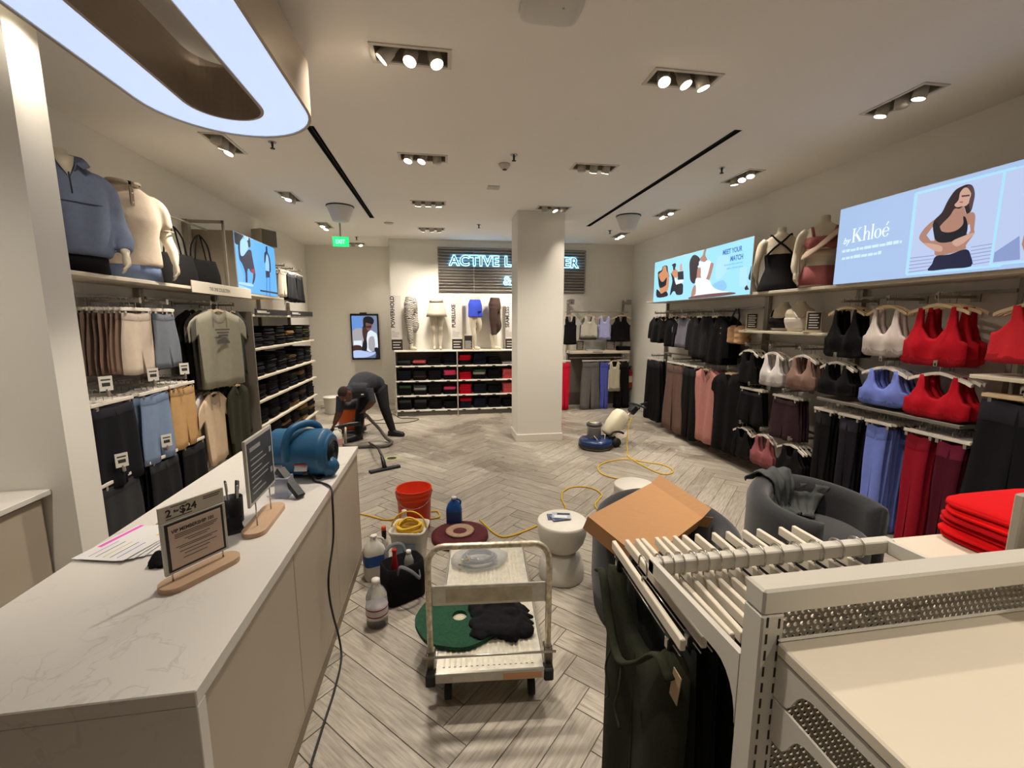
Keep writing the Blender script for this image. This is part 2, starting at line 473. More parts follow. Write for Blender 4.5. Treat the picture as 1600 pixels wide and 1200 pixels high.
# ---- linear slots in the ceiling
blk = M('slot_black', (14, 13, 12), 0.7)
for i, (x, y0, y1) in enumerate(SLOTS):
    t = thing('air_slot', 'long thin black slot in the ceiling, %s' % ['running away from the oval pendant light', 'on the right side of the room'][i], 'vent', (x, (y0 + y1) / 2, CZ), group='linear ceiling slots')
    h = (y1 - y0) / 2
    mb = MB(); mb.bx(-0.03, 0.03, -h, h, 0.06, 0.07); mb.bx(-0.034, -0.03, -h, h, 0, 0.07); mb.bx(0.03, 0.034, -h, h, 0, 0.07); mb.bx(-0.034, 0.034, -h - .004, -h, 0, .07); mb.bx(-0.034, 0.034, h, h + .004, 0, .07)
    mb.build('channel', blk, t)
    MB().bx(-0.004, 0.004, -h, h, 0.01, 0.05).build('vane', blk, t)
# ---- recessed triple spot fixtures
trim_m = M('fixture_trim', (206, 200, 190), 0.5)
hous_m = M('fixture_inside', (150, 140, 124), 0.6)
head_m = M('spot_head', (190, 184, 172), 0.45)
lens_on = M('spot_lens_lit', (255, 238, 205), 0.4, emit=9.0)
lens_off = M('spot_lens_dim', (180, 172, 158), 0.3)
trim_me = MB()
for sx in (-1, 1): trim_me.bx(sx * 0.205 - (0.022 if sx < 0 else 0), sx * 0.205 + (0.022 if sx > 0 else 0), -0.097, 0.097, -0.006, 0.002)
for sy in (-1, 1): trim_me.bx(-0.205, 0.205, sy * 0.075 - (0.022 if sy < 0 else 0), sy * 0.075 + (0.022 if sy > 0 else 0), -0.006, 0.002)
trim_me = trim_me.mesh('trim', trim_m)
h_me = MB(); h_me.bx(-0.21, 0.21, -0.08, 0.08, 0.14, 0.15)
for sx in (-1, 1): h_me.bx(sx * 0.2055 - .003, sx * 0.2055 + .003, -0.08, 0.08, 0.002, 0.14)
for sy in (-1, 1): h_me.bx(-0.21, 0.21, sy * 0.0755 - .003, sy * 0.0755 + .003, 0.002, 0.14)
h_me = h_me.mesh('housing', hous_m)
head_me = MB().lathe([(0.03, 0.075), (0.032, 0.07), (0.032, 0.02), (0.038, 0.01), (0.041, -0.055), (0.039, -0.06)], n=18).mesh('spot_head', head_m)
def lens_mesh(m): return MB().lathe([(0.0, -0.0625), (0.036, -0.062), (0.036, -0.0595)], n=18).mesh('lens', m)
lens_me = {True: lens_mesh(lens_on), False: lens_mesh(lens_off)}
rnd_l = random.Random(4)
def fixture(i, x, y, a, label, heads):
    t = thing('ceiling_spotlight', label, 'ceiling light', (x, y, CZ), 0 if a == 'x' else PI / 2, 'recessed triple spotlights')
    put('trim', trim_me, t); put('housing', h_me, t)
    for k, (tx, ty, on) in enumerate(heads):
        hx = (k - 1) * 0.128
        hd = put('spot_head', head_me, t, (hx, 0, 0.012), rot=(tx, ty, 0))
        put('lens', lens_me[on], hd)
        if on:
            ld = bpy.data.lights.new('spot', 'SPOT'); ld.energy = SPOT_W * (.62 if x > 3 else .3 if (x, y) == (-1.81, 2.68) else .55 if (x, y) == (-1.81, 1.05) else 1.0); ld.color = SPOT_COL; ld.spot_size = R(92); ld.spot_blend = 0.9; ld.shadow_soft_size = 0.035
            lo = bpy.data.objects.new('spot_beam', ld); COL.objects.link(lo); lo.parent = hd; lo.location = (0, 0, -0.07)
    return t
colname = {-0.135: 'in the row left of the pillar', 1.53: 'in the row in front of the pillar', 3.17: 'in the row along the right wall', -1.81: 'in the row along the left wall', -1.69: 'near the exit sign at the back'}
seen = {}
for i, (x, y, a) in enumerate(FIX):
    k = seen.get(x, 0); seen[x] = k + 1
    rr = rnd_l
    if a == 'x':
        hd = [(rr.uniform(-.25, .35), rr.uniform(-.5, .5), rr.random() > .12) for _ in range(3)]
        if (x, y) == (-0.135, 2.8): hd = [(0.1, 0.75, True), (-.35, 0.2, True), (-.3, -.25, True)]
        if (x, y) == (1.53, 2.78): hd = [(-.45, 0.1, True), (-.3, -.3, True), (-.05, -.3, True)]
        if (x, y) == (-0.135, 4.4): hd = [(-.25, .2, True), (-.25, .3, True), (0.1, 0, False)]
        if (x, y) == (1.53, 4.4): hd = [(0.1, 0, False), (.5, 0, True), (.45, .1, True)]
        if y > 7.5: hd = [(0.45, rr.uniform(-.3, .3), True) for _ in range(3)]
        if y > 9: hd = [(-.5, .3, True), (-.4, 0, False), (-.3, -.3, True)]
    else:
        s_ = 1 if x > 0 else -1   # aim at the near wall: local +-y is world -+x
        hd = [(-s_ * (rr.uniform(-.25, .12) if x > 0 else rr.uniform(.05, .35)), rr.uniform(-.35, .35), rr.random() > .1) for _ in range(3)]
    if (x, y) == (-1.81, 1.05): hd = [(.35, -.4, True), (.25, -.5, True), (.1, .2, False)]
    elif (x, y) == (-1.81, 2.68): hd = [(.45, -.45, True), (.1, 0, False), (.25, -.2, False)]
    elif y < 1.5: hd = [(h[0], h[1], q == 1) for q, h in enumerate(hd)]
    fixture(i, x, y, a, 'recessed triple spotlight %s, %s from the front' % (colname[x], ORD[k]), hd)
# ---- oval ring pendant over the counter
RX, RHW, RY0, RY1, RZ = -1.085, 0.415, 1.0, 3.04, 2.9
def stadium(hw, y0, y1, n=20):
    pts = []
    for i in range(n + 1):
        a = PI * i / n
        pts.append((RX + hw * math.cos(a), y1 - hw + hw * math.sin(a)))
    for i in range(n + 1):
        a = PI + PI * i / n
        pts.append((RX + hw * math.cos(a), y0 + hw + hw * math.sin(a)))
    return pts
metal_m = M('brushed_shell', (176, 162, 146), 0.35, metal=0.4, noise=(8, 0.06), stretch=(1, 1, 30))
pend = thing('pendant_light', 'large oval ring pendant with glowing white underside above the counter', 'pendant light', (RX, 2.0, RZ))
def ringwall(hw0, y00, y01, hw1, y10, y11, z0, z1, m, name, par):
    a, c = stadium(hw0, y00, y01), stadium(hw1, y10, y11); n_ = len(a)
    mb = MB()
    vs = [(p[0] - RX, p[1] - 2.0, z0 - RZ) for p in a] + [(p[0] - RX, p[1] - 2.0, z0 - RZ) for p in c] + [(p[0] - RX, p[1] - 2.0, z1 - RZ) for p in c] + [(p[0] - RX, p[1] - 2.0, z1 - RZ) for p in a]
    fs = []
    for i in range(n_):
        j = (i + 1) % n_
        for k in range(4):
            k2 = (k + 1) % 4
            fs.append((k * n_ + i, k * n_ + j, k2 * n_ + j, k2 * n_ + i))
    mb.add(vs, fs)
    return mb.build(name, m, par)
ringwall(RHW, RY0, RY1, RHW - 0.015, RY0 + .015, RY1 - .015, RZ - 0.006, RZ + 0.26, metal_m, 'outer_shell', pend)
ringwall(0.185, RY0 + .23, RY1 - .23, 0.17, RY0 + .245, RY1 - .245, RZ - 0.006, RZ + 0.26, metal_m, 'inner_shell', pend)
ringwall(RHW - .015, RY0 + .015, RY1 - .015, 0.185, RY0 + .23, RY1 - .23, RZ, RZ + 0.012, M('ring_diffuser', (196, 216, 255), 0.4, emit=RING_E), 'diffuser', pend)
ringwall(RHW - .015, RY0 + .015, RY1 - .015, 0.185, RY0 + .23, RY1 - .23, RZ + 0.24, RZ + 0.25, metal_m, 'top_plate', pend)
for sy in (-.7, 0, .7):
    for sx in (-.3, .3): MB().tube([(sx, sy, 0.25), (sx, sy, 0.4)], 0.002, n=5).build('cable', M('wire', (150, 145, 140), 0.4, metal=.8), pend)
# ---------------------------------------------------------------- garments and hangers
def colgar(cols, rows=8, thick=0.03, amp=0.008, freq=40, seed=0.0, taper=None, bulge=None, m=None, sub=2):
    """cloth body from columns (x, top z, bottom z): front and back sheets with hanging folds"""
    cs = []
    for i in range(len(cols) - 1):
        a, c = cols[i], cols[i + 1]
        k = sub if abs(c[0] - a[0]) > 0.02 else 1
        for j in range(k):
            t = j / k
            cs.append(tuple(a[q] + (c[q] - a[q]) * t for q in range(3)))
    cs.append(cols[-1])
    hw = max(abs(c[0]) for c in cs); zt0 = max(c[1] for c in cs); zb0 = min(c[2] for c in cs)
    F, B = [], []
    for (x, zt, zb) in cs:
        for j in range(rows + 1):
            z = zt + (zb - zt) * j / rows
            v = (zt0 - z) / (zt0 - zb0)
            e = min(1.0, abs(x) / hw)
            th = thick * math.sqrt(max(0.02, 1 - e ** 4)) * (0.55 + 0.6 * v)
            f = amp * (0.25 + v) * (math.sin(freq * x + seed + 1.5 * v) + 0.5 * math.sin(freq * 0.47 * x + 2.1 * seed + 3 * v))
            X = x * (taper(v) if taper else 1.0) + 0.3 * amp * math.sin(9 * v + seed)
            bl = bulge(x, z) if bulge else 0.0
            F.append((X, -th / 2 + f - bl, z)); B.append((X, th / 2 + f * 0.8 - bl * 0.3, z))
    n = rows + 1; C = len(cs); k = len(F)
    fs = []
    for i in range(C - 1):
        for j in range(rows):
            a, b_, c, d = i * n + j, (i + 1) * n + j, (i + 1) * n + j + 1, i * n + j + 1
            fs.append((a, d, c, b_)); fs.append((k + a, k + b_, k + c, k + d))
    for i in range(C - 1):
        a, b_ = i * n, (i + 1) * n; fs.append((a, b_, k + b_, k + a))
        a, b_ = i * n + rows, (i + 1) * n + rows; fs.append((a, k + a, k + b_, b_))
    for j in range(rows):
        fs.append((j, k + j, k + j + 1, j + 1))
        a = (C - 1) * n + j; fs.append((a, a + 1, k + a + 1, k + a))
    return MB().add(F + B, fs, m, True)
def mirror(right):
    """columns for x >= 0 -> full set"""
    return [(-x, a, b) for x, a, b in reversed(right) if x > 1e-6] + list(right)
def g_pants(w, h, seed, m, flare=1.0, crotch=0.27):
    hw = w / 2
    cols = mirror([(0.0, -0.012, -min(crotch, h * .8)), (0.012, -0.011, -h), (hw * .35, -0.004, -h), (hw * .7, 0.0, -h), (hw, 0.0, -h + 0.01)])
    mb = colgar(cols, 9, 0.028, 0.011, 34, seed, lambda v: 0.86 + (flare - 0.86) * min(1, v * 1.4), None, m)
    return mb
def g_shorts(w, h, seed, m): return g_pants(w, h, seed, m, 1.05, h * 0.55)
def g_legging(w, h, seed, m): return g_pants(w, h, seed, m, 0.72, 0.3)
def g_skirt(w, h, seed, m):
    hw = w / 2
    return colgar(mirror([(0, 0, -h), (hw * .5, 0, -h), (hw, 0, -h + .01)]), 8, 0.05, 0.014, 46, seed, lambda v: 0.7 + 0.35 * v, None, m, 4)
def g_tee(w, h, seed, m, sleeve=0.17):
    hw = w / 2
    cols = mirror([(0, -0.05, -h), (0.05, -0.035, -h), (0.082, 0.0, -h), (0.1, 0.004, -h), (hw * .8, -0.035, -h), (hw, -0.055, -h + .005), (hw + .004, -0.057, -0.24), (hw + sleeve * .5, -0.11, -0.29), (hw + sleeve * .75, -0.17, -0.31)])
    return colgar(cols, 9, 0.036, 0.010, 26, seed, None, None, m)
def g_coat(w, h, seed, m):
    hw = w / 2
    cols = mirror([(0, -0.12, -h), (0.03, -0.06, -h), (0.07, 0.0, -h), (0.1, 0.004, -h), (hw * .8, -0.03, -h), (hw, -0.05, -h), (hw + .004, -0.052, -min(.62, h * .85)), (hw + .05, -0.09, -min(.62, h * .85)), (hw + .085, -0.16, -min(.61, h * .84))])
    return colgar(cols, 9, 0.042, 0.012, 30, seed, None, None, m)
def g_tank(w, h, seed, m):
    hw = w / 2
    cols = mirror([(0, -0.11, -h), (0.04, -0.10, -h), (0.06, 0.0, -h), (0.095, 0.0, -h), (0.105, -0.09, -h), (hw * .8, -0.16, -h), (hw, -0.17, -h + .01)])
    return colgar(cols, 8, 0.04, 0.006, 34, seed, lambda v: 1 - 0.08 * math.sin(v * PI), None, m)
def g_bra(w, h, seed, m):
    hw = w / 2; s_ = w / 0.32
    def bul(x, z): return 0.035 * math.exp(-((abs(x) - .075 * s_) / .055) ** 2 - ((z + h * .66) / .06) ** 2)
    cols = mirror([(0, -h * .55, -h), (0.03 * s_, -h * .52, -h), (0.062 * s_, -h * .34, -h), (0.072 * s_, 0.0, -h), (0.09 * s_, 0.0, -h), (0.1 * s_, -h * .3, -h), (hw * .8, -h * .55, -h + .004), (hw, -h * .6, -h * .93)])
    return colgar(cols, 8, 0.045, 0.004, 50, seed, None, bul, m)
KIND = {'pants': g_pants, 'shorts': g_shorts, 'leggings': g_legging, 'skirt': g_skirt, 'tee': g_tee, 'coat': g_coat, 'tank': g_tank, 'bra': g_bra}
GNAME = {'pants': 'trousers', 'shorts': 'shorts', 'leggings': 'leggings', 'skirt': 'skirt', 'tee': 't_shirt', 'coat': 'jacket', 'tank': 'tank_top', 'bra': 'sports_bra'}
_gc = {}
def garment_mesh(kind, w, h, rgb, var, flare=None):
    key = (kind, w, h, rgb, var, flare)
    if key not in _gc:
        m = fabric(rgb)
        a = (w, h, var * 1.7 + w * 10, m)
        mb = g_pants(*a, flare) if flare else KIND[kind](*a)
        _gc[key] = mb.mesh(GNAME[kind], m)
    return _gc[key]
def trim_mesh(me, kind, h, rgb):
    """waistband / under-band / collar: faces near an edge, lifted slightly off the cloth"""
    key = ('trim', me.name)
    if key in _gc: return _gc[key]
    if kind == 'bra': pred = lambda c: c.z < -h * .86
    elif kind in ('pants', 'shorts', 'leggings'): pred = lambda c: c.z > -max(.05, min(.1, h * .11))
    elif kind in ('tee', 'coat'): pred = lambda c: abs(c.x) < .105 and c.z > -.13
    else: pred = lambda c: c.z < -h * .88
    ids = {}; vs = []; fs = []
    for p in me.polygons:
        if pred(p.center):
            f = []
            for i in p.vertices:
                if i not in ids: ids[i] = len(vs); vs.append(me.vertices[i].co + me.vertices[i].normal * .0022)
                f.append(ids[i])
            fs.append(f)
    _gc[key] = MB().add(vs, fs, None, True).mesh('band', fabric(tuple(int(v * .8) if sum(rgb) > 120 else int(v * 1.25 + 6) for v in rgb))) if fs else None
    return _gc[key]
steel = M('hook_steel', (190, 186, 178), 0.25, metal=0.9)
hang_white = M('hanger_white', (220, 213, 202), 0.45)
hang_wood = M('hanger_wood', (206, 182, 146), 0.45, noise=(30, 0.08), stretch=(1, 6, 6))
hang_dark = M('hanger_dark', (60, 56, 52), 0.4)
def hook_pts(z0, r=0.018):
    p = [(0, 0, z0)]
    p += [(0, 0, -r - 0.012)]
    for i in range(9):
        a = -PI / 2 + PI * 1.35 * i / 8
        p.append((0, r * math.cos(a), -r * 0.2 + r * math.sin(a)))
    return p
def hanger_top_mesh(m, w=0.38):
    mb = MB()
    mb.tube(hook_pts(-0.07), 0.0022, steel, 5)
    up = [(-w / 2, -0.135), (-w / 2 + .03, -0.118), (-0.06, -0.08), (0, -0.068), (0.06, -0.08), (w / 2 - .03, -0.118), (w / 2, -0.135)]
    lo = [(x * .985, z - 0.022) for x, z in reversed(up)]
    mb.prism(up + lo, -0.007, 0.007, 'y', m)
    return mb.mesh('hanger')
def hanger_bar_mesh(m, w=0.34):
    mb = MB()
    mb.tube(hook_pts(-0.07), 0.0022, steel, 5)
    mb.box((0, 0, -0.078), (w, 0.014, 0.026), m, None, 0.003)
    for s_ in (-1, 1): mb.box((s_ * w * .38, 0, -0.105), (0.02, 0.02, 0.03), steel)
    return mb.mesh('hanger')
H_ME = {}
def hanger_me(kind, m, w):
    key = (kind, m.name, round(w, 2))
    if key not in H_ME: H_ME[key] = hanger_top_mesh(m, w) if kind == 'top' else hanger_bar_mesh(m, w)
    return H_ME[key]
rg = random.Random(11)
def hang_run(side, y, z, items, place, step=0.046, front=None, hm=None, drop=None, jit=0.045, turn=0.0):
    """garments hung one behind the other on a face-out arm. items: (kind, w, h, rgb, n, words[, flare]) from the front backwards"""
    d = {'R': -1, 'L': 1, 'B': None}[side]
    if front is None: front = {'R': 3.54, 'L': -2.34, 'B': 8.36}[side]
    rz = {'R': -PI / 2, 'L': PI / 2, 'B': 0}[side]
    if items[0][0] == 'coat': step = max(step, .062)
    elif items[0][0] == 'tee': step = max(step, .056)
    k = 0
    for it in items:
        kind, w_, h_, rgb, n_, words = it[:6]
        fl = it[6] if len(it) > 6 else None
        bar = kind in ('pants', 'shorts', 'leggings', 'skirt')
        hmat = hm or (hang_white if bar else hang_wood)
        for i in range(n_):
            off = k * step; k += 1
            if side == 'B': pos = (y + rg.uniform(-.004, .004), front + off, z)
            else: pos = (front - d * off, y + rg.uniform(-.012, .012), z)
            rot = rz + rg.uniform(-jit, jit) + (turn if k == 1 else 0.0)
            me = garment_mesh(kind, w_, h_, rgb, rg.randrange(3), fl)
            dz = drop if drop is not None else (0.108 if bar else (0.085 if kind in ('tee', 'coat') else 0.1))
            g_ = put(GNAME[kind], me, None, (pos[0], pos[1], z - dz), rot)
            if k <= 2 or i == 0:
                tm = trim_mesh(me, kind, h_, rgb)
                if tm: put({'bra': 'under_band', 'tee': 'collar', 'coat': 'collar'}.get(kind, 'waistband' if bar else 'hem'), tm, g_)
            nth = ('frontmost ' if i == 0 else ORD[i] + ' ') if n_ > 1 else ''
            tag(g_, ('%s%s %s' % (nth, words, place)), {'bra': 'sports bra', 'tee': 't-shirt', 'coat': 'jacket', 'tank': 'tank top'}.get(kind, kind), '%s %s' % (words, place))
            hg = put('hanger', hanger_me('bar' if bar else 'top', hmat, max(.22, w_ * .9) if bar else (0.38 if kind in ('tee', 'coat') else max(.26, w_ * .95))), None, pos, rot)
            tag(hg, 'hanger of the %s%s %s' % (nth, words, place), 'hanger', 'hangers of %s %s' % (words, place))
BLK = (17, 16, 18); BLK2 = (26, 25, 26); TAUPE = (122, 104, 92); TAUPE2 = (150, 122, 108); PINK = (176, 122, 118); ROSE = (150, 88, 92); NAVY = (30, 34, 50)
CREAM = (200, 184, 168); GREYB = (112, 118, 128); OLIVE = (58, 58, 44); WHITE = (216, 210, 208); RED = (176, 18, 34); BLUE = (112, 128, 206); TAN = (190, 152, 104); CORAL = (206, 44, 54); DRED = (140, 16, 36); JEAN = (120, 138, 168)
SLATE = (70, 74, 84); PLUM = (54, 36, 42); GREY = (128, 124, 116); SAGE = (142, 138, 122)
# ---- wall shelving bays
unit_m = M('rack_metal', (150, 142, 130), 0.4, metal=0.3)
board_m = M('shelf_board', (206, 196, 178), 0.45, noise=(6, 0.03))
grey_board = M('shelf_grey', (108, 102, 96), 0.5)
def wall_bay(side, y0, y1, label, boards, arms, rails=(), zt=2.11, top=True, zb=0.0):
    """one bay of wall shelving; boards (z, depth, material), arms (y, z), rails z"""
    d = 1 if side == 'L' else -1
    xw = XL if side == 'L' else XR
    t = thing('clothes_rack', label, 'shelving', (xw, (y0 + y1) / 2, 0))
    h = (y1 - y0) / 2
    def B(name, xa, xb, ya, yb, za, zb, m, bev=0.0): return MB().bx(d * xa, d * xb, ya, yb, za, zb, None, bev).build(name, m, t)
    for yy in (-h + 0.002, h - 0.032): B('upright', 0.003, 0.05, yy, yy + .03, zb, zt - 0.03, unit_m)
    if top: B('top_shelf', 0.003, 0.42, -h, h, zt - 0.028, zt, board_m, 0.003)
    for z, dep, m in boards: B('shelf', 0.052, dep, -h + .004, h - .004, z - 0.026, z, m, 0.003)
    for z in rails: B('rail', 0.05, 0.066, -h + .03, h - .03, z - 0.012, z + 0.012, unit_m)
    yc = (y0 + y1) / 2
    for (ya, z) in arms:
        mb = MB(); mb.bx(d * 0.052, d * 0.40, ya - yc - .006, ya - yc + .006, z - 0.026, z - 0.006); mb.bx(d * 0.39, d * 0.40, ya - yc - .012, ya - yc + .012, z - 0.03, z + 0.012); mb.bx(d * .05, d * .062, ya - yc - .03, ya - yc + .03, z - .05, z + .02)
        mb.build('face_out_arm', unit_m, t)
    return t
# ================================================================ right wall
PR = 'on the right wall'
far = [(6.85, 1.93), (6.4, 1.93), (6.02, 1.93), (5.62, 1.93), (5.27, 1.93)]
farl = [(6.9, 1.22), (6.2, 1.22), (5.78, 1.22), (5.38, 1.22), (4.9, 1.22)]
wall_bay('R', 4.75, 7.15, 'grey wall rack under the bright beach advertisement screen', [], far + farl, (1.95, 1.24))
hang_run('R', 6.85, 1.93, [('coat', .36, .42, BLK2, 3, 'black cropped jacket')], 'on the rail end nearest the back corner', hm=hang_wood)
hang_run('R', 6.4, 1.93, [('tee', .34, .46, BLK, 3, 'black long top')], 'beside the cropped jackets on the right wall')
hang_run('R', 6.02, 1.93, [('tee', .36, .44, (120, 118, 130), 1, 'grey lilac top'), ('tee', .36, .46, (92, 84, 82), 2, 'taupe brown top')], 'under the beach advertisement screen')
hang_run('R', 5.62, 1.93, [('coat', .42, .56, (38, 36, 38), 1, 'open black jacket'), ('coat', .42, .6, BLK, 3, 'black jacket')], 'in the middle of the far right rail')
hang_run('R', 5.27, 1.93, [('coat', .42, .62, BLK, 4, 'black hooded jacket')], 'beside the tan padded bag')
# beige top showing in the open front
hang_run('R', 6.9, 1.22, [('pants', .5, 1.02, BLK, 3, 'black wide leg trousers', 1.15)], 'in the back corner of the right wall')
hang_run('R', 6.22, 1.22, [('pants', .5, 1.04, (112, 88, 80), 4, 'taupe wide leg trousers', 1.15)], 'hanging low on the right wall')
hang_run('R', 5.78, 1.22, [('pants', .42, 1.04, BLK, 3, 'black trousers', 1.1)], 'between the taupe trousers and the pink robes')
hang_run('R', 5.38, 1.22, [('coat', .44, 1.0, (186, 128, 122), 4, 'dusty pink long robe')], 'hanging low on the right wall')
hang_run('R', 4.92, 1.22, [('coat', .46, 1.0, BLK, 4, 'black long coat')], 'next to the dusty pink robes')
# bay with busts
wall_bay('R', 3.57, 4.75, 'grey wall rack with two bra busts on its shelf', [(1.68, 0.4, board_m)], [(4.6, 1.53), (4.22, 1.53), (3.82, 1.53), (4.5, 1.08), (3.98, 1.08), (4.6, 0.6), (4.25, 0.6), (3.85, 0.6)], (1.55, 1.1, .62))
hang_run('R', 4.6, 1.53, [('tank', .34, .36, BLK, 4, 'black strappy tank top')], 'under the bra busts', hm=hang_white)
hang_run('R', 4.22, 1.53, [('bra', .34, .34, WHITE, 3, 'white sports bra')], 'under the bra busts', hm=hang_white)
hang_run('R', 3.82, 1.53, [('bra', .34, .32, (140, 112, 102), 4, 'taupe sports bra')], 'under the bra busts', hm=hang_white)
hang_run('R', 4.5, 1.08, [('shorts', .4, .38, BLK, 3, 'black shorts')], 'below the black strappy tanks')
hang_run('R', 3.98, 1.08, [('shorts', .38, .42, PLUM, 4, 'dark plum shorts')], 'below the taupe bras')
hang_run('R', 4.6, 0.6, [('tank', .34, .34, BLK, 3, 'black tank top')], 'on the lowest right rail', hm=hang_white)
hang_run('R', 4.25, 0.6, [('bra', .34, .33, ROSE, 2, 'rose pink sports bra')], 'on the lowest right rail', hm=hang_white)
hang_run('R', 3.85, 0.6, [('tank', .36, .4, BLK, 4, 'black racerback top')], 'beside the low rose pink bras', hm=hang_white)
wall_bay('R', 2.39, 3.57, 'grey wall rack holding red, blue and black sports bras', [(1.08, 0.4, grey_board)], [(3.4, 1.98), (3.0, 1.98), (2.65, 1.98), (3.42, 1.5), (3.0, 1.5), (2.6, 1.5)], (2.0, 1.52, 1.0))
hang_run('R', 3.4, 1.99, [('bra', .36, .42, BLK, 4, 'black strappy bra')], 'on the top right rail')
hang_run('R', 3.02, 1.99, [('bra', .34, .38, (206, 194, 190), 2, 'pale pink sports bra')], 'on the top right rail', step=.06)
hang_run('R', 2.66, 1.99, [('bra', .44, .42, RED, 3, 'large red sports bra')], 'on the top right rail', step=.08)
hang_run('R', 3.42, 1.5, [('bra', .36, .28, BLK, 3, 'black sports bra')], 'left of the blue bras', hm=hang_white)
hang_run('R', 3.0, 1.5, [('bra', .38, .29, BLUE, 4, 'periwinkle blue sports bra')], 'on the middle right rail', hm=hang_white)
hang_run('R', 2.6, 1.5, [('bra', .42, .31, RED, 4, 'red sports bra')], 'on the middle right rail', hm=hang_white)
for y_, c_, wd in ((3.5, BLK, 'black leggings'), (3.25, (28, 26, 34), 'near-black leggings'), (2.98, BLUE, 'periwinkle blue leggings'), (2.66, DRED, 'dark red leggings')):
    hang_run('R', y_, 1.04, [('leggings', .2, .92, c_, 7, wd)], 'hanging below the sports bras', step=.042)
hang_run('R', 2.46, 1.04, [('leggings', .19, .92, (72, 14, 30), 6, 'maroon leggings')], 'beside the dark red leggings', step=.042)
wall_bay('R', 1.2, 2.39, 'grey wall rack with coral tops above black trousers', [(1.44, 0.4, board_m)], [(2.1, 1.98), (1.6, 1.98), (2.1, 1.38), (1.6, 1.38)], (2.0, 1.4))
hang_run('R', 2.14, 1.98, [('tank', .42, .36, CORAL, 4, 'coral red cropped top')], 'at the right edge', hm=hang_wood, drop=.09)
hang_run('R', 2.12, 1.39, [('pants', .46, 1.2, (20, 19, 24), 3, 'black wide trousers', 1.1)], 'at the right edge below the coral tops', hm=hang_wood)
hang_run('R', 1.62, 1.39, [('pants', .46, 1.2, (20, 19, 24), 3, 'black wide trousers', 1.1)], 'at the right edge nearest the doorway', hm=hang_wood)
# tan padded bag on dark straps
t = thing('padded_bag', 'tan quilted padded bag hanging by dark straps on the right wall', 'bag', (3.62, 4.98, 1.5), -PI / 2)
tan_m = M('quilt_tan', (186, 146, 106), 0.7, noise=(9, .15), bump=(30, .6))
mb = MB()
for i, (z_, r_) in enumerate(((0.05, .2), (.12, .21), (.19, .17))):
    for j in range(3): mb.loft([(z_ - .045, -.14 + .14 * j, 0, .02, .02), (z_ - .03, -.14 + .14 * j, 0, .085, .09), (z_ + .02, -.14 + .14 * j, .01 * j, .09, .1), (z_ + .045, -.14 + .14 * j, 0, .03, .03)], n=12)
me = remesh(mb, .012, 3); me.materials.append(tan_m); put('body', me, t)
for s_ in (-1, 1): MB().tube(smooth_curve([(s_ * .1, -.05, .2), (s_ * .07, 0, .33), (s_ * .02, .02, .44)], 4), .012, n=6, flat=.35).build('strap', fabric((60, 54, 52)), t)
# top-shelf lightboxes
def lightbox(name, label, side, ya, yb, za, zb, bg, polys, pal, e=1.0):
    """flat backlit panel: body, glowing print (built as thin coloured shapes on the panel's face)"""
    d = -1 if side == 'R' else 1
    xf = 3.45 if side == 'R' else -2.28
    t = thing(name, label, 'screen', (xf, (ya + yb) / 2, za))
    yc = (ya + yb) / 2
    MB().bx(-d * 0.001, -d * 0.08, ya - yc, yb - yc, 0, zb - za).build('casing', M('lightbox_case', (170, 164, 156), .4), t)
    mb = MB(); mb.bx(0, d * 0.002, ya - yc + .004, yb - yc - .004, .004, zb - za - .004, glow(bg, e))
    # keep shapes inside the panel
    k = 0
    for c, pts in polys:
        q = clip_rect([(p[0] - yc, p[1] - za) for p in pts], ya - yc + .006, yb - yc - .006, .006, zb - za - .006)
        if len(q) < 3: continue
        k += 1
        if c not in ('photo', 'slat', 'glow', 'gapc') and len(q) > 4: q = clip_rect([(a.x, a.y) for a in smooth_curve([(p[0], p[1], 0) for p in q], 3, True)], ya - yc + .006, yb - yc - .006, .006, zb - za - .006)
        off = 0.002 + 0.00025 * k
        mb.prism(q, min(0, d * off), max(0, d * off), 'x', glow(pal[c], e))
    mb.build('picture', None, t)
    return t
PAL = dict(photo=(190, 206, 240), slat=(140, 158, 206), skin=(176, 130, 112), skinl=(206, 164, 146), gapc=(190, 206, 240), hair=(46, 32, 34), hairl=(86, 66, 70), black=(20, 22, 34), navy=(26, 32, 62), glow=(176, 228, 255), shade=(88, 54, 52), lip=(166, 88, 92),
           pale=(176, 224, 252), paleb=(140, 196, 240), skinw=(206, 140, 96), white=(236, 246, 255), brown=(110, 72, 70), brownd=(70, 42, 38), red=(150, 40, 60), skyb=(108, 156, 226), grey=(128, 138, 166), cream=(176, 172, 176), skind=(72, 46, 44), skinm=(128, 84, 74), whiteb=(190, 208, 250))
